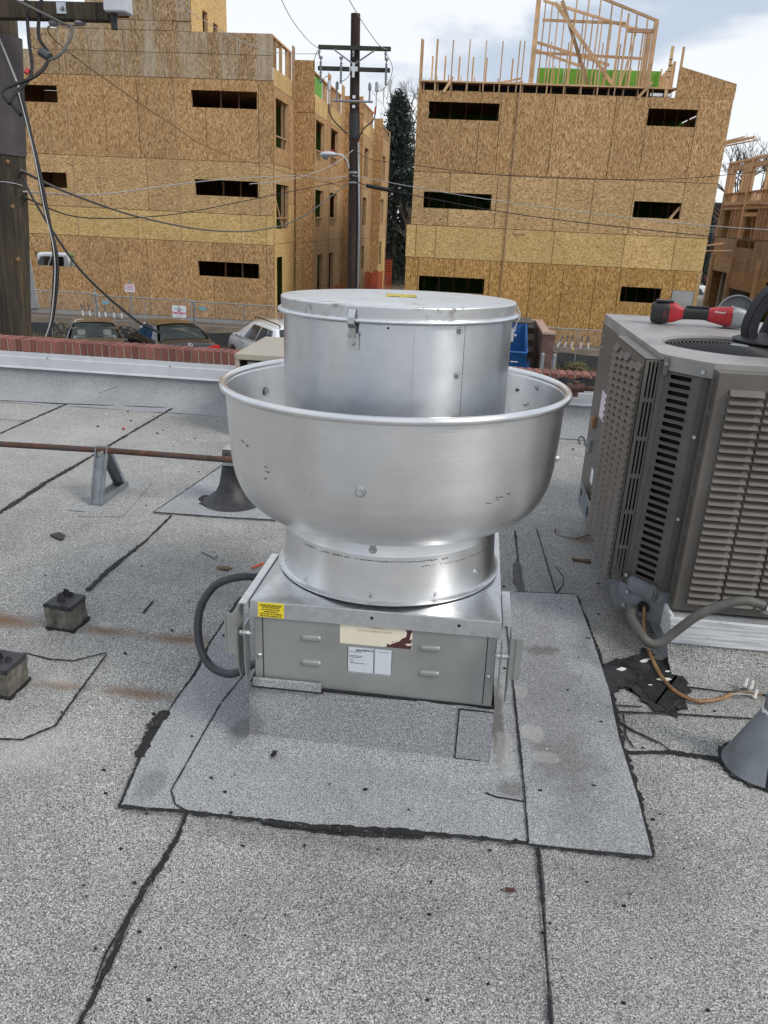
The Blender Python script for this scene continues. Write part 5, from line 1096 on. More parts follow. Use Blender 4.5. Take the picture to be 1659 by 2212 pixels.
# tarred wooden blocks
def block(name, c, sx, sy, h, rz, label, seed):
    e = empty(name, (c[0], c[1], 0), label, 'wooden block', 'tarred blocks on the roof', rz); rr = random.Random(seed)
    b = B(); n = 5; 
    for k in range(6):
        z = h * k / 5
        for (ux, uy) in [(-1, -1), (-.33, -1), (.33, -1), (1, -1), (1, -.33), (1, .33), (1, 1), (.33, 1), (-.33, 1), (-1, 1), (-1, .33), (-1, -.33)]: b.v.append((ux * sx / 2 + rr.uniform(-.004, .004), uy * sy / 2 + rr.uniform(-.004, .004), z + rr.uniform(-.003, .003)))
    b.f = [(k * 12 + i, k * 12 + (i + 1) % 12, (k + 1) * 12 + (i + 1) % 12, (k + 1) * 12 + i) for k in range(5) for i in range(12)] + [tuple(range(60, 72))]
    part('block_body', b, 'blockwood', e, smooth=False, fix=False)
    part('tar_cap', B().prism(blobpoly([(-sx * .53, -sy * .53), (sx * .53, -sy * .53), (sx * .53, sy * .53), (-sx * .53, sy * .53)], 6, .004, seed), h - .012, h + .006), 'mastic', e, bevel=.003)
    for k in range(3):
        x, y = rr.uniform(-.3, .3) * sx, rr.uniform(-.3, .3) * sy; w = rr.uniform(.012, .022); hh = rr.uniform(.012, .04)
        part('tar_flake', B().add([(x - w, y, h), (x + w, y + .006, h), (x + w * .7, y + .01, h + hh), (x - w * .2, y + .004, h + hh * 1.1), (x - w, y + .012, h), (x + w, y + .016, h)], [(0, 1, 2, 3), (4, 5, 2, 3), (1, 5, 2), (0, 4, 3)]), 'mastic', e)
    part('tar_skirt', B().prism(blobpoly([(-sx * .56, -sy * .58), (sx * .58, -sy * .56), (sx * .57, sy * .57), (-sx * .57, sy * .56)], 6, .006, seed + 3), .003, .012), 'tar', e)
MT['blockwood'] = simple('tar_stained_grey_timber', (0.125, 0.115, 0.10), 0.85, 0, 0.6, 22, stretch=(1.5, 1.5, .5), detail=6, bump=.6)
block('timber_block', (-1.505, 2.60), .112, .112, .108, R(-6), 'tar-topped grey timber block standing in the rust stain nearest the A-frame', 3)
block('timber_block', (-1.505, 2.145), .118, .118, .108, R(-3), 'tar-topped timber block cut by the left frame edge, nearer the camera', 6)
# beige cabinet behind the fan
bc = empty('beige_cabinet', (-1.25, 5.9, 0), 'beige sheet-metal equipment cabinet behind the fan by the parapet', 'cabinet')
part('top', B().box(-.40, .45, -.44, .46, .585, .625), 'beige', bc, bevel=.004)
for x in (-.395, .42): part('corner_post', B().box(x, x + .03, -.435, -.405, .0, .585), 'beige', bc)
part('inner_core', B().box(-.33, .40, -.37, .42, .02, .58), 'void', bc); part('tank', B().cyl((-.28, -.39, .05), (-.28, -.39, .57), .035, n=16), 'steel', bc)
for x in (-.385, .2): part('screw', B().cyl((x, -.44, .607), (x, -.446, .607), .008, n=8), 'zinc', bc)
part('side_panel', B().box(-.399, -.393, -.40, .45, .0, .585), 'beige', bc)
# second rusty pipe along the parapet on the right
rp2 = empty('rusty_pipe', (.95, 6.38, .3), 'rusty pipe with a tee fitting along the parapet right of the fan', 'pipe')
part('run', B().tube([(.25, 6.38, .365), (2.6, 6.38, .355)], .022, 12), 'rust', rp2, world=True, smooth='all')
part('tee', B().cyl((.86, 6.38, .363), (1.0, 6.38, .362), .036, n=12).cyl((.93, 6.38, .36), (.93, 6.38, .29), .030, n=12).cyl((.93, 6.38, .36), (.93, 6.38, .415), .028, n=8), 'rust', rp2, world=True)
# roof litter
def litter(name, mat, n, smin, smax, label, seed, region=(-3.2, 1.6, 1.0, 6.2)):
    rr = random.Random(seed); b = B()
    for k in range(n):
        y = region[2] + (region[3] - region[2]) * rr.random() ** 1.6; x = rr.uniform(max(region[0], -y * .62), min(region[1], y * .55))
        if abs(x - FX) < .40 and abs(y - FY) < .45: continue
        s_ = rr.uniform(smin, smax) * (.6 + .12 * y); a_ = rr.uniform(0, 6.28); m = 6; z0 = .0165 if (-.88 < x < .62 and 1.66 < y < 3.2) else .006
        P = [(x + s_ * rr.uniform(.5, 1.2) * math.cos(a_ + 2 * math.pi * i / m), y + s_ * .6 * rr.uniform(.5, 1.2) * math.sin(a_ + 2 * math.pi * i / m)) for i in range(m)]
        b.prism(P, z0 - .003, z0 + s_ * .35)
    o = part(name, b, mat); o['kind'] = 'stuff'; tag(o, label, 'debris'); return o
litter('dark_debris', 'tar', 210, .0025, .009, 'scattered black crumbs of tar lying all over the roof', 3)
litter('pale_debris', 'chip', 120, .0015, .005, 'scattered white paint crumbs lying all over the roof', 4)
for k, (x, y, s_) in enumerate([(.70, 2.645, .022), (.855, 2.60, .03), (.80, 2.72, .018), (.815, 2.735, .016), (.88, 2.66, .012), (.79, 2.55, .010)]):
    rr = random.Random(k); o = part('paint_flake', B().prism(blobpoly([(x - s_, y - s_ * .3), (x, y - s_ * .6), (x + s_, y + s_ * .2), (x + s_ * .2, y + s_ * .5)], 2, s_ * .15, k), .0115, .014), 'chip')
    tag(o, ['white paint flake at the left tip of the tar spill', 'largest white paint flake on the black part of the tar spill', 'upper left one of two white flakes high on the tar spill', 'upper right one of two white flakes high on the tar spill', 'small white flake beside the tan cable on the tar', 'tiny white flake in the middle of the tar spill'][k], 'paint flake', 'white flakes on the tar spill')
tag(part('screw_fastener', B().cyl((-1.215, 3.388, .010), (-1.13, 3.332, .010), .006, n=6).cyl((-1.13, 3.332, .010), (-1.12, 3.326, .012), .012, n=8), 'steel'), 'loose steel screw lying on the roof left of the fan', 'screw')
tag(part('dry_leaf', B().prism([(-1.085, 3.222), (-1.06, 3.205), (-1.025, 3.21), (-1.01, 3.225), (-1.03, 3.24), (-1.065, 3.238)], .006, .012), 'leaf'), 'curled brown leaf on the roof near the conduit loop', 'leaf')
tag(part('wood_splinter', B().tube([(-.916, 3.243, .012), (-.879, 3.302, .013)], .006, 5), 'orangemesh'), 'small orange wood splinter near the left corner of the fan curb', 'splinter')
tag(part('plastic_cap', B().lathe([(.0, 0), (.010, 0), (.009, .009), (.005, .013), (.0001, .014)], 10, (-2.517, 5.435, .006)), 'red'), 'tiny red plastic cap on the roof beyond the rusty pipe', 'cap')
tag(part('wood_shim', B().prism([(.632, 3.672), (.635, 3.664), (.724, 3.650), (.726, 3.680)], .006, .016), 'leaf'), 'thin dark wooden shim on the roof left of the condenser', 'shim')
tag(part('membrane_scrap', B().prism([(-2.02, 3.42), (-1.95, 3.375), (-1.93, 3.38), (-1.945, 3.43), (-1.99, 3.46)], .006, .014), 'mastic'), 'torn black membrane scrap at the left frame edge', 'scrap')
tag(part('loose_flap', B().add([(-.515, 1.945, .013), (-.49, 1.915, .016), (-.475, 1.90, .04), (-.475, 1.925, .036), (-.50, 1.95, .018)], [(0, 1, 2, 3, 4)]), 'tar', fix=False), 'small lifted black membrane flap at the front left foot of the fan curb', 'flap')
tag(part('red_wrapper', B().box(.215, .24, 1.52, 1.53, .006, .009), 'maroon'), 'tiny dark red scrap near the seam in the right foreground', 'scrap')

# ================================================================== POLES AND WIRES
pl = empty('utility_pole', (-5.22, 9.0, -3.3), 'weathered brown wooden utility pole close behind the parapet at the left edge', 'utility pole')
part('shaft', B().tube([(-5.47, 9.0, -3.3), (-5.43, 9.0, .2), (-5.30, 9.0, 1.4), (-5.20, 9.0, 2.7), (-5.10, 9.0, 4.6)], [.185, .175, .168, .162, .15], 28), 'woodpole', pl, world=True, smooth='all')
MT['sleeve'] = simple('purple_grey_sheet_sleeve', (0.10, 0.085, 0.088), 0.55, 0.3, 0.15, 5)
part('metal_sleeve', B().tube([(-5.252, 9.0, 2.06), (-5.145, 9.0, 3.22)], [.178, .172], 28, caps=False), 'sleeve', pl, world=True, smooth='all')
part('crossarm', B().box(-5.1, -3.80, 8.62, 8.74, 3.31, 3.47), 'woodpole', pl, world=True, bevel=.01)
part('washer_plate', B().box(-4.34, -4.24, 8.61, 8.622, 3.36, 3.46).cyl((-4.29, 8.60, 3.41), (-4.29, 8.56, 3.41), .025, n=8), 'zinc', pl, world=True)
part('insulator', B().lathe([(.0001, 0), (.045, .0), (.05, -.03), (.03, -.05), (.0001, -.05)], 14, (-4.42, 8.68, 3.31)), 'porcelain', pl, world=True); part('insulator', B().lathe([(.0001, 0), (.055, .0), (.06, -.02), (.04, -.035), (.0001, -.035)], 14, (-4.14, 8.68, 3.31)), 'porcelain', pl, world=True)
for z in (1.98, 1.52, .95): part('knot', B().lathe([(.0001, .006), (.016, .005), (.024, 0)], 10), 'copper', pl).matrix_local = Matrix.Translation((-5.25 + .02 * z - pl.location.x + .03, 8.832 - 9.0, z + 3.3)) @ Matrix.Rotation(R(90), 4, 'X')
part('ground_wire', B().tube(spline([(-5.46, 8.83, 1.72), (-5.3, 8.825, 1.77), (-5.15, 8.87, 1.76), (-5.10, 8.93, 1.74)], 6), .006, 5), 'wire', pl, world=True)
jb = empty('meter_box', (-3.67, 8.55, 3.33), 'light grey electrical box hung at the end of the near pole crossarm', 'electrical box')
part('box', B().box(-3.80 + .02, -3.56, 8.45, 8.65, 3.36, 3.8), 'silver', jb, world=True, bevel=.01); part('spout', B().cyl((-3.72, 8.55, 3.36), (-3.72, 8.55, 3.22), .032, n=12), 'black', jb, world=True)
def wire(name, pts, r, mat, label, cat='wire', n=10, group='overhead lines'):
    return tag(part(name, B().tube(spline(pts, n), r, 7), mat, smooth='all'), label, cat, group)
wire('service_cable', [(-4.45, 8.55, 3.5), (-4.50, 8.5, 3.15), (-4.36, 8.4, 2.95), (-4.40, 8.2, 2.75), (-4.62, 7.95, 2.58), (-4.52, 7.85, 2.45)], .017, 'cable', 'black jumper cable looping from the crossarm to the service bundle')
wire('service_cable', [(-4.62, 8.55, 3.5), (-4.58, 8.45, 3.1), (-4.46, 8.2, 2.75), (-4.55, 7.95, 2.5), (-4.39, 7.8, 2.35)], .017, 'cable', 'black cable dropping straight from the crossarm into the service bundle')
wire('service_cable', [(-4.72, 8.4, 3.45), (-4.30, 8.55, 3.28), (-4.14, 8.5, 3.2), (-4.22, 8.4, 2.98), (-4.36, 8.35, 2.90)], .015, 'conduit2', 'grey jumper loop under the near crossarm')
tag(part('cable_splice', B().tube([(-4.43, 8.38, 2.98), (-4.33, 8.36, 2.93)], .042, 10), 'conduit'), 'dark taped splice knob on the jumper cable under the near crossarm', 'splice', 'overhead lines')
tag(part('phase_tape', B().tube([(-4.49, 8.22, 2.80), (-4.51, 8.19, 2.76)], .021, 10), 'red'), 'short band of red tape on the jumper cable', 'tape', 'overhead lines')
bun = [(-4.39, 7.8, 2.54), (-4.23, 7.7, 2.02), (-4.12, 7.6, 1.53), (-4.04, 7.5, 1.07), (-4.07, 7.4, .55), (-4.10, 7.3, .30), (-4.13, 7.2, .1)]
for k, (mt, off, r_) in enumerate([('cable', (0, 0), .018), ('cable', (.03, .01), .016), ('whitecable', (.016, -.012), .0055)]):
    pts = [(x + off[0] * (math.cos(i * 1.9)), y + off[1] - .004 * k, z) for i, (x, y, z) in enumerate(bun)]
    wire('service_cable', pts, r_, mt, ['thicker black cable of the service bundle hanging beside the near pole', 'thinner black cable of the service bundle hanging beside the near pole', 'bare pale strand of the service bundle hanging beside the near pole'][k])
wire('service_cable', [(-5.25, 8.8, 3.6), (-4.95, 8.7, 2.9), (-4.6, 8.2, 2.62), (-4.38, 7.8, 2.45)], .009, 'whitecable', 'pale cable crossing the face of the near pole')
wire('overhead_wire', [(-4.14, 8.68, 3.28), (-5.35, 10.55, 3.70 - .25), (-6.06, 16.31, 3.10), (-5.83, 18.79, 2.79), (-4.39, 23.8, 2.45), (-3.85, 25.3, 2.62)], .010, 'copper', 'thin brown wire running down from the near crossarm across the left townhouse')
wire('overhead_wire', [(-5.05, 8.85, 1.9), (-5.75, 11.28, 1.71), (-6.18, 14.69, 1.39), (-6.0, 18.11, 1.13), (-5.48, 20.61, 1.13), (-4.82, 22.66, 1.47), (-3.85, 25.16, 2.53)], .017, 'conduit2', 'thick grey sagging cable from the near pole to the far pole')
wire('overhead_wire', [(-5.05, 8.85, 1.86), (-4.55, 8.2, 1.55), (-3.9, 7.7, .98), (-3.2, 7.3, .58), (-2.80, 7.0, .49), (-2.7, 6.72, .46)], .012, 'cable', 'black drop cable descending diagonally to the brick parapet')
wire('overhead_wire', [(-5.05, 8.85, 1.62), (-6.6, 13.5, 1.35), (-6.5, 17.5, 1.45), (-5.3, 21.5, 2.0), (-3.9, 25.2, 2.58)], .010, 'cable', 'thin black sagging wire between the near and far poles')
wire('overhead_wire', [(-5.05, 8.85, 1.68), (-6.5, 14, 1.75), (-6.2, 19, 2.2), (-5.0, 23, 2.55), (-4.45, 24.3, 2.56), (-3.9, 25.2, 2.70)], .010, 'wire', 'light grey wire between the poles just above the black one')
wire('overhead_wire', [(-3.8, 25.3, 2.72), (-1.5, 25.3, 2.42), (1.0, 25.3, 2.16), (5, 25.3, 1.86), (8.7, 25.3, 1.73), (14, 25.3, 1.8)], .011, 'wire', 'light grey wire crossing the right townhouse')
wire('overhead_wire', [(-3.8, 25.3, 2.60), (-3.38, 25.3, 2.46), (-2.59, 25.3, 2.34), (1.03, 25.3, 1.86), (5, 25.3, 1.58), (8.7, 25.3, 1.43), (14, 25.3, 1.5)], .013, 'cable', 'black cable crossing the right townhouse below the grey wire')
tag(part('cable_sleeve', B().tube([(-3.36, 25.28, 2.455), (-2.60, 25.28, 2.345)], .06, 10), 'cable', smooth=40), 'thick black splice sleeve hanging on the cable right of the far pole', 'splice', 'overhead lines')
wire('overhead_wire', [(-3.75, 25.3, 3.42), (-3.3, 25.3, 3.20), (-2.38, 25.3, 3.11), (.97, 25.3, 2.89), (5.17, 25.3, 2.96), (8.29, 25.3, 3.32), (14, 25.3, 4.2)], .009, 'cable', 'thin dark wire sagging across the upper part of the right townhouse')
wire('overhead_wire', [(-3.8, 25.3, 3.42), (-4.3, 24.6, 2.95), (-5.0, 22.5, 2.45), (-5.6, 20.2, 2.2)], .009, 'whitecable', 'pale wire running down left from the lamp height of the far pole')
wire('overhead_wire', [(-4.86, 25.45, 6.05), (-4.85, 23, 5.95), (-4.80, 20, 6.2), (-4.6, 15, 7.4)], .009, 'wire', 'high wire rising left from the top crossarm')
wire('overhead_wire', [(-2.85, 25.45, 6.10), (-2.92, 23, 5.85), (-3.05, 18, 5.95), (-3.2, 13, 6.9)], .009, 'wire', 'high wire rising from the right end of the top crossarm')
wire('overhead_wire', [(-4.9, 25.45, 5.95), (-6.5, 25, 5.95), (-8.2, 24, 6.6), (-9.6, 23, 7.6)], .009, 'wire', 'high wire leaving the top crossarm over the left townhouse')

mp_ = empty('utility_pole', (-3.78, 25.5, -3.3), 'dark creosoted power pole with two crossarms between the townhouses', 'utility pole')
part('shaft', B().tube([(-3.70, 25.5, -3.3), (-3.76, 25.5, 1.0), (-3.86, 25.5, 6.99)], [.185, .16, .135], 20), 'darkpole', mp_, world=True, smooth=40)
part('pole_wrap', B().tube([(-3.80, 25.5, 3.75), (-3.82, 25.5, 4.42)], [.163, .160], 20, caps=False), 'black', mp_, world=True, smooth='all')
for z in (6.10, 5.56): part('crossarm', B().box(-4.90, -2.78, 25.26, 25.36, z - .055, z + .055), 'crossarm', mp_, world=True, bevel=.008)
for x in (-4.43, -3.25): part('brace', B().tube([(x, 25.25, 6.04), (-3.84, 25.3, 5.68)], .022, 6), 'steel', mp_, world=True)
part('gain_plate', B().box(-3.96, -3.72, 25.24, 25.255, 5.50, 5.62).box(-3.88, -3.80, 25.23, 25.24, 5.34, 5.72), 'zinc', mp_, world=True)
def ins(x, z, h=.62):
    prof_ = [(.0001, 0)]
    for k in range(9): zz = -.1 - k * h / 10; prof_ += [(.028, zz), (.045, zz - .012), (.028, zz - .03)]
    b = B().lathe(prof_ + [(.03, -h), (.0001, -h - .03)], 10, (x, 25.2, z)); b.lathe([(.0001, .06), (.055, .05), (.06, .0), (.02, -.02), (.025, -.1)], 10, (x, 25.2, z)); return b
for x in (-4.80, -4.20, -2.88): part('insulator', ins(x, 5.80), 'porcelain', mp_, world=True, smooth=40)
for x in (-4.86, -3.86, -2.92): part('pin_insulator', B().lathe([(.0001, 0), (.03, -.02), (.04, -.08), (.02, -.12), (.03, -.16), (.0001, -.2)], 8, (x, 25.25, 6.04)), 'porcelain', mp_, world=True)
part('pipe_arm', B().cyl((-4.46, 25.3, 4.73), (-3.25, 25.3, 4.73), .032, n=10), 'steel', mp_, world=True)
for x, h in ((-4.32, .5), (-3.35, .5)): part('arrester', B().cyl((x, 25.28, 4.73), (x, 25.28, 4.73 + h), .025, n=8).lathe([(.04, .3), (.06, .31), (.04, .34), (.06, .36), (.04, .40), (.055, .42), (.03, .5)], 10, (x, 25.28, 4.73)), 'porcelain', mp_, world=True)
for x in (-4.55, -3.14): part('cutout', B().lathe([(.0001, .42), (.05, .4), (.06, .22), (.05, .16), (.02, .15), (.018, -.2), (.0001, -.2)], 12, (x, 25.25, 4.83)), 'silver', mp_, world=True, smooth=40)
part('lead_wire', B().tube(spline([(-4.55, 25.25, 4.62), (-4.52, 25.2, 4.40), (-4.35, 25.2, 4.15), (-3.98, 25.3, 3.85)], 6), .02, 6), 'cable', mp_, world=True); part('lead_wire', B().tube(spline([(-3.14, 25.25, 4.62), (-3.2, 25.2, 4.25), (-3.5, 25.2, 3.98), (-3.66, 25.3, 3.65)], 6), .02, 6), 'cable', mp_, world=True)
part('red_sleeve', B().tube([(-3.15, 25.24, 4.60), (-3.17, 25.22, 4.40)], .028, 6), 'red', mp_, world=True)
for P in ([(-4.9, 25.2, 6.0), (-5.02, 25.2, 5.6), (-4.85, 25.2, 5.2)], [(-2.88, 25.2, 5.95), (-2.70, 25.2, 5.6), (-2.82, 25.2, 5.2), (-3.08, 25.2, 5.0), (-3.14, 25.2, 5.25)], [(-4.80, 25.2, 5.15), (-4.62, 25.2, 5.35), (-4.55, 25.2, 5.24)], [(-4.2, 25.2, 5.2), (-3.98, 25.2, 5.35), (-3.9, 25.25, 5.6)]): part('jumper', B().tube(spline(P, 6), .009, 5), 'cable', mp_, world=True)
part('riser_conduit', B().tube([(-3.50, 25.38, -3.3), (-3.56, 25.38, 1.5), (-3.66, 25.38, 3.65)], .032, 10), 'steel', mp_, world=True, smooth='all')
for z in (4.85, 4.60): part('tag_plate', B().box(-3.86, -3.78, 25.33, 25.345, z - .04, z + .04), 'signwhite', mp_, world=True)
t_ = text('13033', .10, 'yellow', mp_, (0, 0, 0), (R(90), 0, 0), 'CENTER', name='pole_number', bold=.004); t_.location = Vector((-3.83, 25.335, 4.69)) - mp_.location
for z in (2.78, 2.50): part('strap', B().tube([(-3.78, 25.5, z), (-3.782, 25.5, z + .06)], .166, 20, caps=False), 'steel', mp_, world=True)
sl_ = empty('street_light', (-3.95, 25.3, 3.0), 'grey cobra-head street light on an arm left of the far pole', 'street light')
part('arm', B().tube(spline([(-3.92, 25.3, 2.92), (-3.96, 25.2, 3.12), (-4.12, 25.1, 3.26), (-4.32, 25.1, 3.28)], 8), .028, 8), 'silver', sl_, world=True, smooth='all')
b = B()
for (x, ry, rz, cz) in [(-4.30, .045, .04, 3.27), (-4.36, .09, .06, 3.28), (-4.5, .12, .075, 3.275), (-4.65, .12, .07, 3.265), (-4.75, .07, .045, 3.25), (-4.79, .01, .01, 3.24)]:
    b.v += [(x, 25.1 + ry * math.cos(2 * math.pi * k / 14), cz + rz * math.sin(2 * math.pi * k / 14)) for k in range(14)]
b.f = [(i * 14 + k, i * 14 + (k + 1) % 14, (i + 1) * 14 + (k + 1) % 14, (i + 1) * 14 + k) for i in range(5) for k in range(14)] + [tuple(range(14)), tuple(range(70, 84))]
part('head', b, 'silver', sl_, world=True, smooth='all')
part('lens', B().lathe([(.10, 0), (.095, -.05), (.06, -.095), (.0001, -.11)], 16, (-4.60, 25.1, 3.225)), 'porcelain', sl_, world=True, smooth='all'); part('photocell', B().cyl((-4.40, 25.1, 3.33), (-4.40, 25.1, 3.40), .035, n=10), 'red', sl_, world=True)

# ================================================================== FENCES, SIGNS, STUBS
def chain(x0, x1, y, z0, z1, p=.075, w=.0035):
    b = B(); H = z1 - z0; k = x0 - H
    while k < x1:
        for s_ in (1, -1):
            a0, a1 = k, k + H
            u0, u1 = max(a0, x0), min(a1, x1)
            if u1 <= u0: continue
            za, zb = z0 + (u0 - a0), z0 + (u1 - a0)
            if s_ < 0: za, zb = z0 + z1 - za, z0 + z1 - zb
            b.add([(u0 - w, y + .002 * s_, za), (u0 + w, y + .002 * s_, za), (u1 + w, y + .002 * s_, zb), (u1 - w, y + .002 * s_, zb)], [(0, 1, 2, 3)])
        k += p
    return b
def panel(x0, x1, y, z0, z1, label, tagx=None, xm=None):
    e = empty('chain_link_fence', ((x0 + x1) / 2, y, z0), label, 'fence panel', 'temporary chain-link fence panels'); r_ = .02; c = .12
    part('frame', B().tube(spline([(x0, y, z0), (x0, y, z1 - c), (x0 + c * .3, y, z1 - c * .3), (x0 + c, y, z1), (x1 - c, y, z1), (x1 - c * .3, y, z1 - c * .3), (x1, y, z1 - c), (x1, y, z0)], 4), r_, 8), 'fence', e, world=True, smooth='all')
    xm = xm or (x0 + x1) / 2; part('upright', B().cyl((xm, y, z0), (xm, y, z1), .016, n=8), 'fence', e, world=True); part('rail', B().cyl((x0, y, z0 + .9), (x1, y, z0 + .9), .014, n=6), 'fence', e, world=True)
    m = part('chain_link', chain(x0, x1, y, z0, z1), 'fence', e, world=True, fix=False)
    if tagx: part('tag_plate', B().box(tagx, tagx + .28, y - .03, y - .022, z1 - .30, z1 - .16), 'teal', e, world=True)
panel(-17.2, -13.72, 28.0, -3.35, -1.52, 'chain-link fence panel directly right of the near utility pole')
panel(-13.60, -10.02, 28.0, -3.35, -1.58, 'chain-link fence panel carrying the white no-trespassing sign', -13.4)
panel(-9.88, -6.3, 28.0, -3.35, -1.60, 'chain-link fence panel right of the no-trespassing sign', -9.72)
for k, x in enumerate((-13.66, -9.95)): tag(part('fence_post', B().cyl((x, 28.06, -3.4), (x, 28.06, -1.33 - .25 * k), .025, n=8), 'fence'), ['steel fence post at the joint above the bronze-grey sedan', 'steel fence post at the joint right of the no-trespassing sign'][k], 'fence post', 'fence posts')
panel(2.6, 7.6, 28.0, -3.35, -1.79, 'chain-link fence between the block wall and the condenser', None, 3.93)
def silt(x0, x1, z1, label):
    b = B(); m = int((x1 - x0) / .25)
    for i in range(m + 1):
        x = x0 + (x1 - x0) * i / m; b.v += [(x, 28.32 + .03 * math.sin(i * 1.1), -3.4), (x, 28.32 + .04 * math.sin(i * 1.1 + .5), -3.0), (x, 28.34 + .02 * math.sin(i * .9), z1 + .03 * math.sin(i * .7))]
    b.f = [(i * 3 + k, (i + 1) * 3 + k, (i + 1) * 3 + k + 1, i * 3 + k + 1) for i in range(m) for k in range(2)]
    tag(part('silt_fence', b, 'silt', smooth='all'), label, 'silt fence', 'black silt fences')
silt(-18, -6.2, -2.72, 'black silt fence fabric along the bank behind the parked cars'); silt(3.0, 8.5, -2.70, 'black silt fence fabric behind the chain-link left of the condenser')
for k, x in enumerate((-14.2, -11.55, -8.35, 3.3)): tag(bx('wooden_stake', x - .025, x + .025, 28.24, 28.28, -3.4, -2.60, 'lumberdark', None), ['wooden stake in the silt fence above the bronze-grey sedan', 'wooden stake in the silt fence beside the sign post', 'wooden stake in the silt fence between the black sedan and the white car', 'wooden stake beside the two bollards'][k], 'stake', 'silt fence stakes')
# stub-up pipes
def stub(x, y, z, lean, label):
    e = empty('stub_pipe', (x, y, z), label, 'pipe stub', 'capped pipe stubs along the foundations'); q = Vector((lean, 0, 1)).normalized()
    part('pipe', B().cyl((0, 0, 0), tuple(q * .50), .028, n=8), 'steel', e); part('white_wrap', B().cyl(tuple(q * .12), tuple(q * .32), .036, n=8), 'chip', e); part('cap', B().cyl(tuple(q * .44), tuple(q * .56), .037, n=8).cyl(tuple(q * .36), tuple(q * .40), .034, n=8), 'conduit2', e)
names = ['first', 'second', 'third', 'fourth', 'fifth', 'sixth']
for k, x in enumerate((-15.19, -14.9, -14.52, -14.26, -13.91, -13.6)): stub(x, 30.0, -2.75, -.10 + .02 * k, '%s white-wrapped pipe stub from the left below the left townhouse' % names[k])
for k, (x, l) in enumerate(((3.45, .45), (3.74, .22), (4.02, .05), (4.35, .06), (4.65, -.06))): stub(x, 30.0, -2.82, l, '%s white-wrapped pipe stub from the left below the right townhouse' % names[k])
def flag(x, y, z, mat, label): 
    e = empty('marker_flag', (x, y, z), label, 'marker flag', 'small survey flags'); part('stem', B().cyl((0, 0, 0), (0, 0, .3), .004, n=5), 'wire', e); part('flag', B().add([(0, 0, .3), (.12, .01, .27), (.10, .0, .17), (0, 0, .2), (.0, .006, .3), (.12, .016, .27), (.10, .006, .17), (0, .006, .2)], [(0, 1, 2, 3), (4, 5, 6, 7), (0, 1, 5, 4), (2, 3, 7, 6)]), mat, e)
flag(-11.05, 29.3, -2.85, 'yellow', 'yellow survey flag left of the no-trespassing sign'); flag(-7.9, 29.3, -2.85, 'yellow', 'yellow survey flag above the white car'); flag(-8.0, 29.2, -2.88, 'orangemesh', 'orange survey flag above the white car'); flag(3.95, 29.4, -2.9, 'yellow', 'yellow survey flag by the right pipe stubs'); flag(4.1, 29.5, -2.85, 'red', 'red survey flag by the right pipe stubs')
sg = empty('warning_sign', (-10.46, 27.94, -2.18), 'white sign reading NO TRESPASSING wired to the chain-link fence', 'sign')
part('board', B().box(-10.72, -10.20, 27.94, 27.95, -2.19, -1.77), 'signwhite', sg, world=True)
def stext(s_, size, mat, x, z, y, parent, bold=.0):
    o = text(s_, size, mat, parent, (0, 0, 0), (R(90), 0, 0), 'CENTER', bold=bold); o.location = Vector((x, y, z)) - parent.location
stext('NO', .085, 'inkred', -10.46, -1.985, 27.935, sg, .004); stext('TRESPASSING', .085, 'inkred', -10.46, -2.06, 27.935, sg, .004); stext('GC Builders', .065, 'inkteal', -10.46, -1.91, 27.935, sg, .002); stext('VIOLATORS WILL BE', .035, 'inkred', -10.46, -2.11, 27.935, sg); stext('PROSECUTED', .035, 'inkred', -10.46, -2.15, 27.935, sg)
part('emblem', B().cyl((-10.46, 27.936, -1.825), (-10.46, 27.94, -1.825), .038, n=16), 'inkbrown', sg, world=True)
sp_ = empty('parking_sign', (-12.11, 27.6, -3.3), 'small pinkish parking sign on a grey steel post behind the bronze-grey sedan', 'sign')
part('post', B().box(-12.15, -12.10, 27.62, 27.65, -3.3, -.95), 'steel', sp_, world=True); part('plate', B().box(-12.33, -11.94, 27.60, 27.61, -1.35, -1.08), 'signpink', sp_, world=True, bevel=.004)
for k, s_ in enumerate(('NO OVER NIGHT', 'PARKING', 'TOW AWAY')): stext(s_, .052, 'inkred', -12.135, -1.15 - k * .062, 27.596, sp_, .001)
# orange netting
def net(name, x0, y0, x1, y1, z0, z1, label):
    b = B(); L = math.hypot(x1 - x0, y1 - y0); n = int(L / .08)
    for i in range(n + 1):
        t = i / n; x, y = x0 + (x1 - x0) * t, y0 + (y1 - y0) * t + .04 * math.sin(i * .5); b.add([(x - .012, y, z0), (x + .012, y, z0), (x + .012, y, z1 + .05 * math.sin(i * .4)), (x - .012, y, z1 + .05 * math.sin(i * .4))], [(0, 1, 2, 3)])
    for k in range(int((z1 - z0) / .09)):
        z = z0 + k * .09; b.add([(x0, y0, z), (x1, y1, z), (x1, y1, z + .035), (x0, y0, z + .035)], [(0, 1, 2, 3)])
    tag(part(name, b, 'orangemesh', fix=False), label, 'safety netting', 'orange safety netting')
net('safety_netting', -7.4, 33.8, -7.3, 36.5, -2.75, -1.9, 'orange netting at the foot of the left townhouse beside the fan lid'); net('safety_netting', -6.6, 38.5, -5.6, 41, -2.75, -1.7, 'orange netting along the middle of the stepped facade'); net('safety_netting', -5.7, 43.5, -5.0, 46, -2.75, -1.3, 'orange netting heap near the far end of the stepped facade'); net('safety_netting', -4.95, 47.0, -4.6, 47.1, -2.75, -.75, 'upright orange netting strip at the far corner of the left townhouse')
lp = empty('lumber_pile', (-4, 44, -2.75), 'stack of boards lying on the ground between the townhouses', 'lumber')
for k in range(6): bx('board', -4.6 + .25 * (k % 2), -2.4, 43.4 + .3 * (k % 3), 43.65 + .3 * (k % 3), -2.72 + .05 * k, -2.675 + .05 * k, 'lumber', lp)
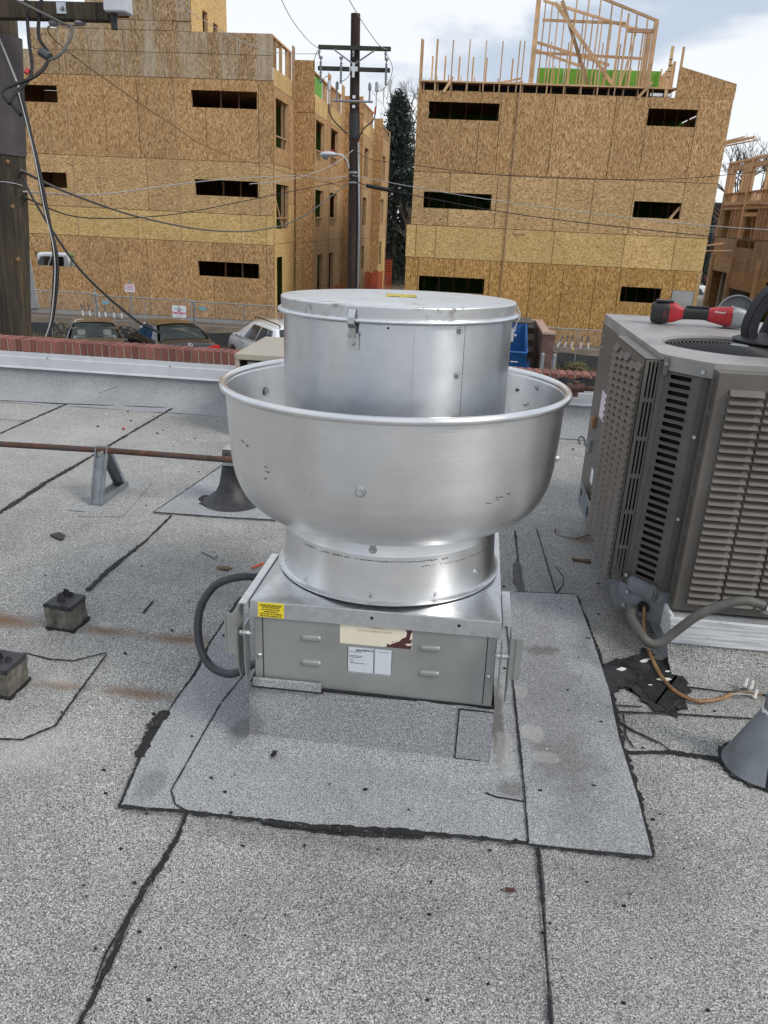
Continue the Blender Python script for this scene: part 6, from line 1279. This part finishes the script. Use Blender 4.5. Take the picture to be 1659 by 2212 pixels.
# far fence across the street
bf = empty('board_fence', (-4, 66, -2.7), 'dark stained board fence far across the street between the townhouses', 'fence')
for k in range(46): bx('board', -12 + k * .4, -11.63 + k * .4, 66, 66.04, -2.7, -.7 + .03 * (k % 3), 'darkwood', bf)
tag(part('street_post', B().cyl((-5.0, 62.5, -2.7), (-5.0, 62.5, 1.6), .14, n=10), 'steel', None), 'grey post standing across the street between the townhouses', 'post')

# block enclosure, dumpster, bollards
be = empty('block_enclosure', (2.5, 24.5, -3.3), 'brown split-face block enclosure wall with pale cap right of the fan', 'wall')
blk = None
def blockat(x, y, z, sx, sy, sz):
    o = bx('block', x, x + sx, y, y + sy, z, z + sz, 'cmu', be)
part('mortar_core', B().box(2.345, 2.69, 24.03, 24.39, -3.3, -1.53).box(2.36, 2.55, 24.4, 27.2, -3.3, -1.53).box(-1.0, 2.34, 27.02, 27.2, -3.3, -1.53), 'mortar', be, world=True)
for r_ in range(9):
    z = -3.3 + r_ * .2
    if z > -1.55: break
    if r_ % 2: blockat(2.335, 24.02, z, .17, .38, .19); blockat(2.515, 24.02, z, .185, .38, .19)
    else: blockat(2.335, 24.02, z, .365, .38, .19)
    y = 24.41 + (0 if r_ % 2 else .2)
    while y < 27.1: blockat(2.345, y, z, .215, min(.39, 27.2 - y), .19); y += .4
    x = 2.33 - (0 if r_ % 2 else .2)
    while x > -.9: blockat(x - .39, 27.01, z, .38, .2, .19); x -= .4
part('coping', B().box(2.31, 2.72, 24.0, 24.41, -1.52, -1.44).box(2.32, 2.58, 24.41, 27.25, -1.52, -1.445).box(-1, 2.32, 26.98, 27.25, -1.52, -1.445), 'cap', be, world=True, bevel=.01)
dp = empty('dumpster', (1.2, 25, -3.3), 'open blue steel dumpster inside the block enclosure', 'dumpster')
b = B()
for (x0, x1, dz) in ((-.3, 1.92, 0),):
    sec_ = [(24.4, -3.2), (24.2, -2.35), (24.0, -2.2), (24.0, -2.1), (25.6, -1.45), (25.75, -1.45), (25.75, -3.2)]
    inn = [(24.05, -2.1), (24.25, -2.3), (24.45, -3.1), (25.7, -3.1), (25.7, -1.46)]
    b.prism(sec_, x0, x0 + .04, 'x'); b.prism(sec_, x1 - .04, x1, 'x')
    b.box(x0, x1, 25.70, 25.75, -3.2, -1.45); b.box(x0, x1, 24.4, 25.7, -3.2, -3.15)
    b.add([(x0, 24.0, -2.12), (x1, 24.0, -2.12), (x1, 24.4, -3.2), (x0, 24.4, -3.2), (x0, 24.05, -2.12), (x1, 24.05, -2.12), (x1, 24.45, -3.2), (x0, 24.45, -3.2)], [(0, 1, 2, 3), (4, 5, 6, 7), (0, 1, 5, 4)])
part('bin', b, 'bluepaint', dp, world=True); part('rim', B().tube([(1.92, 24.0, -2.1), (1.92, 25.6, -1.45)], .04, 6).tube([(-.3, 24.0, -2.1), (1.92, 24.0, -2.1)], .04, 6), 'bluepaint', dp, world=True)
part('lift_pocket', B().prism([(24.3, -2.75), (25.1, -2.75), (25.1, -2.5), (24.5, -2.45)], 1.92, 2.08, 'x'), 'bluepaint', dp, world=True); part('lid', B().tube([(.2, 25.78, -1.40), (2.1, 25.78, -1.42)], .05, 6).add([(-.2, 25.7, -1.42), (2.05, 25.7, -1.42), (2.15, 26.5, -1.35), (-.2, 26.5, -1.33), (-.2, 25.7, -1.38), (2.05, 25.7, -1.38), (2.15, 26.5, -1.31), (-.2, 26.5, -1.29)], [(0, 1, 2, 3), (4, 5, 6, 7), (0, 1, 5, 4), (1, 2, 6, 5), (2, 3, 7, 6), (3, 0, 4, 7)]), 'conduit2', dp, world=True)
for z in (-2.42, -2.62): part('sticker', B().add([(1.45, 24.13 - (z + 2.42) * .35 - .025, z), (1.68, 24.13 - (z + 2.42) * .35 - .025, z), (1.68, 24.105 - (z + 2.42) * .35 - .025, z + .12), (1.45, 24.105 - (z + 2.42) * .35 - .025, z + .12)], [(0, 1, 2, 3)]), 'signwhite', dp, world=True)
for k, x in enumerate((2.3, 2.64)): tag(part('bollard', B().cyl((x, 23.0, -3.3), (x, 23.0, -1.95), .055, n=14).lathe([(.055, 0), (.045, .03), (.0001, .045)], 14, (x, 23.0, -1.95)), 'steel', smooth=40), ['grey steel bollard in front of the block pillar', 'grey steel bollard just right of the block pillar'][k], 'bollard', 'bollards by the block enclosure')
rbn = B(); rr = random.Random(3)
for k in range(7): z = -1.98 - k * .09; rbn.add([(2.60 + .03 * math.sin(k * 2), 23.1, z), (2.66 + .05 * math.sin(k * 2.3), 23.1, z - .03), (2.68 + .05 * math.sin(k * 2.3 + 1), 23.1, z - .12), (2.62 + .03 * math.sin(k * 2 + 1), 23.1, z - .10)], [(0, 1, 2, 3)])
tag(part('caution_tape', rbn, 'signpink', fix=False), 'torn pinkish tape hanging beside the right bollard', 'tape')

# ================================================================== VEHICLES
def car(name, loc, rz, label, paintm, st, glass='glass', group='cars parked below the parapet'):
    e = empty(name, loc, label, 'car', group, rz); hw = st['w'] / 2
    secs = st['body']; b = B()
    for (y, k, zb, zt) in secs:
        w = hw * k; half = [(w * .90, zb), (w * .985, zb + (zt - zb) * .25), (w, zb + (zt - zb) * .55), (w * .985, zb + (zt - zb) * .8), (w * .93, zt - .035), (w * .80, zt), (w * .4, zt + .025)]
        b.v += [(x, y, z) for x, z in half] + [(0, y, zt + .032)] + [(-x, y, z) for x, z in half[::-1]]
    n = 15; m = len(secs)
    b.f = [(i * n + k, i * n + k + 1, (i + 1) * n + k + 1, (i + 1) * n + k) for i in range(m - 1) for k in range(n - 1)] + [(i * n + n - 1, i * n, (i + 1) * n, (i + 1) * n + n - 1) for i in range(m - 1)] + [tuple(range(n)), tuple(range((m - 1) * n, m * n))]
    body = part('body', b, paintm, e, smooth=50)
    yr0, yr1, yf1, yf0, zb, zt, wb, wt = st['cab']; wb *= hw; wt *= hw
    ss = [(yr0, 0, wb), (yr0 + (yr1 - yr0) * .5, .62, wb + (wt - wb) * .5), (yr1, .96, wt), (yr1 + (yf1 - yr1) * .3, 1.0, wt), (yr1 + (yf1 - yr1) * .7, 1.0, wt), (yf1, .95, wt), (yf1 + (yf0 - yf1) * .5, .5, wb + (wt - wb) * .5), (yf0, 0, wb)]
    b = B()
    for (y, h, w) in ss:
        z = zb + (zt - zb) * h; half = [(wb, zb), (w + (wb - w) * .1, z - .07 * h), (w * .95, z - .02 * h), (w * .8, z + .01 * h), (w * .4, z + .03 * h)]
        b.v += [(x, y, zz) for x, zz in half] + [(0, y, z + .035 * h)] + [(-x, y, zz) for x, zz in half[::-1]]
    n = 11; m = len(ss); b.f = [(i * n + k, i * n + k + 1, (i + 1) * n + k + 1, (i + 1) * n + k) for i in range(m - 1) for k in range(n - 1) if not (glass == 'glassg' and i < 2 and 2 <= k <= 7)]
    part('cabin', b, paintm, e, smooth=50)
    L = lambda a, c, t: a + (c - a) * t
    def slope(y0, y1, v0, v1, sgn, nm):
        b = B(); N = 6; 
        for v in (v0, (v0 + v1) / 2, v1):
            bow = .045 * math.sin(math.pi * v) ; z = L(zb, zt, v); y = L(y0, y1, v)
            hh = [(0, 0), (.5, .5), (1, .962)]; zz = L(zb, zt, (.62 if v < .5 else .62) * 2 * v if v < .5 else .62 + (.34) * (v - .5) * 2)
            for k in range(N + 1):
                u = -1 + 2 * k / N; b.v.append((u * L(wb, wt, v) * .86, y + sgn * .012, zz + .035 * (1 - u * u) + .012))
        b.f = [(r * (N + 1) + k, r * (N + 1) + k + 1, (r + 1) * (N + 1) + k + 1, (r + 1) * (N + 1) + k) for r in range(2) for k in range(N)]
        return part(nm, b, glass, e, smooth='all')
    rw = slope(yr0, yr1, .10, .90, -1, 'rear_window'); slope(yf0, yf1, .1, .9, 1, 'windscreen')
    for sx in (-1, 1):
        for (a0, a1, nm) in st['win']:
            def pt(y, v): 
                yb = L(L(yr0, yf0, .5) + (y - .5) * (yf0 - yr0) * .82, L(yr1, yf1, y), v); return (sx * (L(wb, wt + .1 * (wb - wt), v) + .010), yb, L(zb + .03, zt - .09, v))
            N = 5; b = B(); 
            for k in range(N + 1): b.v += [pt(L(a0, a1, k / N), 0.02), pt(L(a0, a1, k / N), .96)]
            b.f = [(2 * k, 2 * k + 2, 2 * k + 3, 2 * k + 1) for k in range(N)]
            part('side_window', b, st.get('sideglass', 'glass'), e)
        mz = zb + .06; my = yf0 - .45 if st.get('my') is None else st['my']
        mr = part('mirror', B().box(sx * wb, sx * (wb + .09), my - .02, my + .02, mz - .02, mz + .02).prism([(sx * (wb + .06), mz - .06), (sx * (wb + .24), mz - .045), (sx * (wb + .24), mz + .05), (sx * (wb + .06), mz + .06)], my - .03, my + .09, 'y'), paintm, e, bevel=.012)
        part('mirror_glass', B().box(min(sx * (wb + .08), sx * (wb + .22)), max(sx * (wb + .08), sx * (wb + .22)), my - .036, my - .031, mz - .04, mz + .045), 'chrome', mr)
        for y in st['handles']: part('door_handle', B().box(min(sx * hw * .985, sx * (hw + .025)), max(sx * hw * .985, sx * (hw + .025)), y - .10, y + .10, st['hz'], st['hz'] + .035), 'chrome', e, bevel=.008)
        yl, zl = st['tail']; part('tail_light', B().prism([(sx * hw * .55, zl), (sx * hw * .96, zl + .02), (sx * hw * .97, zl + .15), (sx * hw * .6, zl + .13)], yl - .02, yl + .25, 'y'), 'lamp_red', e, bevel=.02)
        for y in st['wheels']:
            w_ = part('wheel', B().cyl((sx * (hw - .22), y, .33), (sx * (hw - .005), y, .33), .335, n=28), 'tyre', e, smooth=40)
            part('rim', B().lathe([(.0001, .012), (.05, .014), (.06, .004), (.19, .008), (.215, .014), (.22, 0)], 20), 'silver', w_, smooth=40).matrix_local = Matrix.Translation((sx * (hw - .003), y, .33)) @ Matrix.Rotation(R(90 * sx), 4, 'Y')
    return e, body
SED = dict(w=1.84, body=[(-2.38, .80, .35, .80), (-2.34, .90, .28, .92), (-2.1, .97, .22, 1.03), (-1.6, 1, .2, 1.05), (-.6, 1, .2, 1.0), (.8, 1, .2, .97), (1.4, .99, .2, .95), (2.0, .94, .22, .86), (2.3, .85, .28, .72), (2.4, .7, .35, .6)], cab=(-1.75, -.95, .35, 1.15, .98, 1.43, .93, .68), win=[(.16, .46, 'r'), (.50, .80, 'f')], handles=(-.55, .45), hz=.80, tail=(-2.38, .80), wheels=(-1.4, 1.42))
c1, b1 = car('parked_car', (-12.15, 24.6, -3.36), R(27), 'bronze-grey sedan with pale headrests behind the rear window, parked left', 'p_grey', SED, 'glassg')
for x in (-.38, .38): part('headrest', B().box(x - .13, x + .13, -1.30, -1.24, 1.06, 1.26), 'headrest', c1, bevel=.03)
part('parcel_shelf', B().box(-.62, .62, -1.72, -1.2, 1.02, 1.06), 'headrest', c1)
c2, b2 = car('parked_car', (-9.5, 24.3, -3.22), R(37), 'black sedan with a round silver badge on the boot, parked in the middle', 'p_black', SED, 'glassg')
part('badge', B().lathe([(.066, 0), (.066, .008), (.056, .008), (.056, 0)], 20, closed=True).box(-.03, -.018, -.045, .04, 0, .008).box(-.03, .04, -.045, -.034, 0, .008), 'chrome', b2).matrix_local = Matrix.Translation((0, -2.30, .99)) @ Matrix.Rotation(R(55), 4, 'X') @ Matrix.Scale(1.0, 4)
part('boot_trim', B().box(-.42, .42, -2.40, -2.37, .86, .90), 'chrome', b2)
SUV = dict(w=1.95, body=[(-2.35, .86, .4, .95), (-2.32, .93, .3, 1.05), (-2.0, .98, .26, 1.10), (-1.0, 1, .25, 1.10), (.8, 1, .25, 1.08), (1.3, .99, .25, 1.06), (1.9, .95, .27, 1.0), (2.25, .88, .32, .85), (2.38, .75, .4, .7)], cab=(-2.28, -1.75, .25, 1.25, 1.08, 1.69, .95, .74), win=[(.08, .22, 'q'), (.24, .50, 'r'), (.53, .84, 'f')], handles=(-.62, .5), hz=.93, tail=(-2.36, .95), wheels=(-1.4, 1.42))
c3, b3 = car('parked_car', (-6.05, 24.7, -3.33), R(36), 'white sport-utility car with roof rails, half hidden by the fan', 'p_white', SUV)
for x in (-.60, .60): part('roof_rail', B().tube(spline([(x, -1.75, 1.68), (x, -1.6, 1.76), (x, .1, 1.77), (x, .25, 1.70)], 4), .02, 6), 'black', c3)
part('wheel_arch', B().lathe([(.36, 0), (.40, .0), (.40, .012), (.36, .012)], 20, a0=0, a1=math.pi, closed=True), 'black', c3).matrix_local = Matrix.Translation((-.968, 1.42, .33)) @ Matrix.Rotation(R(-90), 4, 'Z') @ Matrix.Rotation(R(90), 4, 'X')
c4, b4 = car('parked_car', (-16.0, 23.6, -3.285), R(30), 'dark green car mostly hidden by the near utility pole', 'p_green', SED)
PK = dict(w=2.0, body=[(-2.9, .95, .5, 1.15), (-2.8, 1, .45, 1.18), (-.7, 1, .4, 1.18), (.9, 1, .4, 1.15), (1.9, .97, .4, 1.12), (2.7, .92, .45, 1.05), (2.85, .85, .5, .9)], cab=(-.75, -.55, .65, 1.35, 1.15, 1.88, .93, .78), win=[(.06, .48, 'r'), (.52, .86, 'f')], handles=(-.3, .6), hz=1.02, tail=(-2.88, .9), wheels=(-1.8, 1.8))
car('pickup_truck', (-19.8, 36.8, -2.60), R(112), 'white pickup truck seen through the ground-floor window opening of the left townhouse', 'p_white', PK, group='vehicles behind the townhouses')
car('parked_car', (12.6, 47.5, -2.72), R(60), 'white car far behind the gap right of the strand-board townhouse', 'p_white', SED, group='vehicles behind the townhouses')
bd = empty('blue_container', (-19.3, 30.2, -2.8), 'blue ribbed steel container behind the near utility pole', 'container')
part('shell', B().box(-20.6, -18.35, 29.6, 31.2, -2.6, .1), 'bluepaint', bd, world=True)
for k in range(5): part('rib', B().box(-20.6, -18.32, 29.55, 29.598, -2.4 + k * .5, -2.28 + k * .5), 'silver' if k in (1, 3) else 'bluepaint', bd, world=True)

# ================================================================== TREES
def bare_tree(name, loc, h, mat, label, seed, spread=.5, depth=6, thick=.16, low=.25):
    e = empty(name, loc, label, 'tree', 'bare winter trees'); rr = random.Random(seed); tr = B(); cr = B()
    def grow(p, d, L, r, k):
        q = p + d * L; b = tr if k <= 1 else cr; mid = (p + q) / 2 + Vector((rr.uniform(-1, 1), rr.uniform(-1, 1), rr.uniform(-.5, .5))) * L * .05
        b.tube([p, mid, q], [r, r * .86, r * .7], 5 if k < 3 else 3, caps=False)
        if k >= depth: return
        for j in range(2 if rr.random() < .55 else 3):
            a = Vector((rr.uniform(-1, 1), rr.uniform(-1, 1), rr.uniform(-.25, .7))); nd = (d + a.normalized() * spread * rr.uniform(.7, 1.3)).normalized(); grow(q, nd, L * rr.uniform(.62, .85), r * .66, k + 1)
        if k > 1 and rr.random() < .6: a = Vector((rr.uniform(-1, 1), rr.uniform(-1, 1), .3)); grow(mid, (d + a).normalized(), L * .5, r * .4, max(k + 2, depth - 1))
    grow(Vector((0, 0, 0)), Vector((rr.uniform(-.05, .05), 0, 1)), h * low, thick, 0)
    part('trunk', tr, mat, e, fix=False, smooth='all'); part('crown', cr, mat, e, fix=False, smooth='all')
def conifer(name, loc, h, rmax, label, seed, n=15000):
    e = empty(name, loc, label, 'tree', 'evergreen trees'); rr = random.Random(seed); part('trunk', B().cyl((0, 0, 0), (0, 0, h * .96), .28, .03, 8), 'barkdark', e)
    b = B(); sprays = []
    for k in range(330):
        t = rr.random() ** .8; z = h * (.04 + .95 * t); rad = rmax * (1 - t) ** .75 * rr.uniform(.7, 1.12) + .12; a = rr.uniform(0, 2 * math.pi); sprays.append((z, rad, a))
    for (z, rad, a) in sprays:
        m = int(n / 330 * (.5 + rad / rmax))
        for j in range(m):
            f = rr.random() ** .55; r_ = rad * f; up = .30 * rad * f * f * .6 - .25 * rad * f
            x = r_ * math.cos(a) + rr.gauss(0, .10 + .16 * rad * f * .6); y = r_ * math.sin(a) + rr.gauss(0, .10 + .16 * rad * f * .6); zz = z + up + rr.gauss(0, .16)
            s_ = rr.uniform(.07, .17); d = Vector((math.cos(a) * .6 + rr.uniform(-.6, .6), math.sin(a) * .6 + rr.uniform(-.6, .6), rr.uniform(.1, 1.0))).normalized() * s_ * 1.6; w_ = d.orthogonal().normalized(); w_.rotate(Matrix.Rotation(rr.uniform(0, 6.28), 3, d)); w_ *= s_ * .45
            p = Vector((x, y, zz)); b.add([p - w_, p + w_, p + d * .9 + w_ * .3, p + d], [(0, 1, 2, 3)])
    part('crown', b, 'needles', e, fix=False)
conifer('spruce_tree', (-5.35, 55, -2.7), 11.6, 2.9, 'tallest dark spruce standing in the gap between the townhouses', 2, 24000)
conifer('spruce_tree', (-3.6, 57, -2.7), 8.8, 2.6, 'shorter dark spruce right of the tall one in the gap', 3, 17000)
conifer('spruce_tree', (-7.4, 60, -2.7), 9.0, 2.2, 'dark spruce mostly hidden behind the left townhouse', 4, 12000)
conifer('spruce_tree', (17.5, 66, -2.7), 7.0, 1.8, 'distant dark evergreen in the gap at the right', 6, 7000)
bare_tree('bare_tree', (-4.4, 66, -2.7), 15.5, 'barkpale', 'pale bare tree rising behind the tall spruce', 11, .55, 7, .22)
bare_tree('bare_tree', (-2.7, 62, -2.7), 14.5, 'bark', 'grey bare tree behind the left edge of the right townhouse', 13, .5, 7, .2)
bare_tree('bare_tree', (-3.0, 48, -2.7), 9.5, 'barkpale', 'pale leafless shrub in front of the spruces beside the right townhouse', 17, .45, 6, .07, .14)
bare_tree('bare_tree', (-3.9, 51, -2.7), 11.0, 'barkpale', 'slender leafless shrub left of the pale one in the gap', 19, .4, 6, .06, .15)
bare_tree('bare_tree', (16.6, 52, -2.7), 14.5, 'barkdark', 'dark bare tree behind the lumber bundle at the right', 23, .6, 7, .2, .2)
bare_tree('bare_tree', (20.0, 56, -2.7), 15, 'barkdark', 'dark bare tree above the timber-framed house at the right', 29, .6, 7, .2, .2)
hb = empty('brick_house', (17, 72, -2.7), 'distant red brick house in the gap right of the strand-board townhouse', 'building')
part('wall', B().box(12, 24, 72, 80, -2.7, 3.6), 'brickfar', hb, world=True); part('roof', B().box(11.8, 24.2, 71.8, 80.2, 3.6, 3.9), 'darkwood', hb, world=True)
for k in range(5): part('window', B().box(13 + k * 2.1, 13.9 + k * 2.1, 71.95, 71.99, 1.2, 2.8).box(13 + k * 2.1, 13.9 + k * 2.1, 71.95, 71.99, -1.8, -.3), 'glass', hb, world=True)
# low shrubs at the bank
def scrub(loc, s, seed, label):
    e = empty('dry_shrub', loc, label, 'shrub', 'dry shrubs on the bank'); rr = random.Random(seed); b = B()
    for k in range(130):
        a = rr.uniform(0, 6.28); d = Vector((math.cos(a) * rr.uniform(.2, 1), math.sin(a) * rr.uniform(.2, .8), rr.uniform(.4, 1.2))) * s * rr.uniform(.4, 1); p = Vector((rr.uniform(-.2, .2) * s, rr.uniform(-.2, .2) * s, 0)); b.tube([p, p + d * .5 + Vector((0, 0, .05)), p + d], [.006, .005, .003], 3, caps=False)
    part('stems', b, 'barkpale', e, fix=False)
    b = B()
    for k in range(500):
        a = rr.uniform(0, 6.28); p = Vector((math.cos(a) * rr.uniform(0, .9), math.sin(a) * rr.uniform(0, .7), rr.uniform(.05, .8))) * s; t = Vector((rr.uniform(-1, 1), rr.uniform(-1, 1), rr.uniform(-1, 1))) * .035; q = t.orthogonal() * .7; b.add([p - t, p + q, p + t, p - q], [(0, 1, 2, 3)])
    part('leaves', b, 'weeds', e, fix=False)
scrub((-14.4, 27.7, -3.3), .9, 1, 'large dry shrub between the near pole and the bronze-grey sedan'); scrub((-10.6, 27.6, -3.3), .5, 2, 'small dry shrub between the two sedans'); scrub((-7.2, 27.5, -3.3), .45, 3, 'small dry shrub between the black sedan and the white car'); scrub((3.95, 27.7, -3.3), .5, 4, 'dry shrub at the fence post right of the bollards'); scrub((2.95, 27.6, -3.3), .4, 5, 'green-brown shrub behind the right bollard')

S.render.engine = 'CYCLES'
S.cycles.max_bounces = 5; S.cycles.diffuse_bounces = 3; S.cycles.glossy_bounces = 3
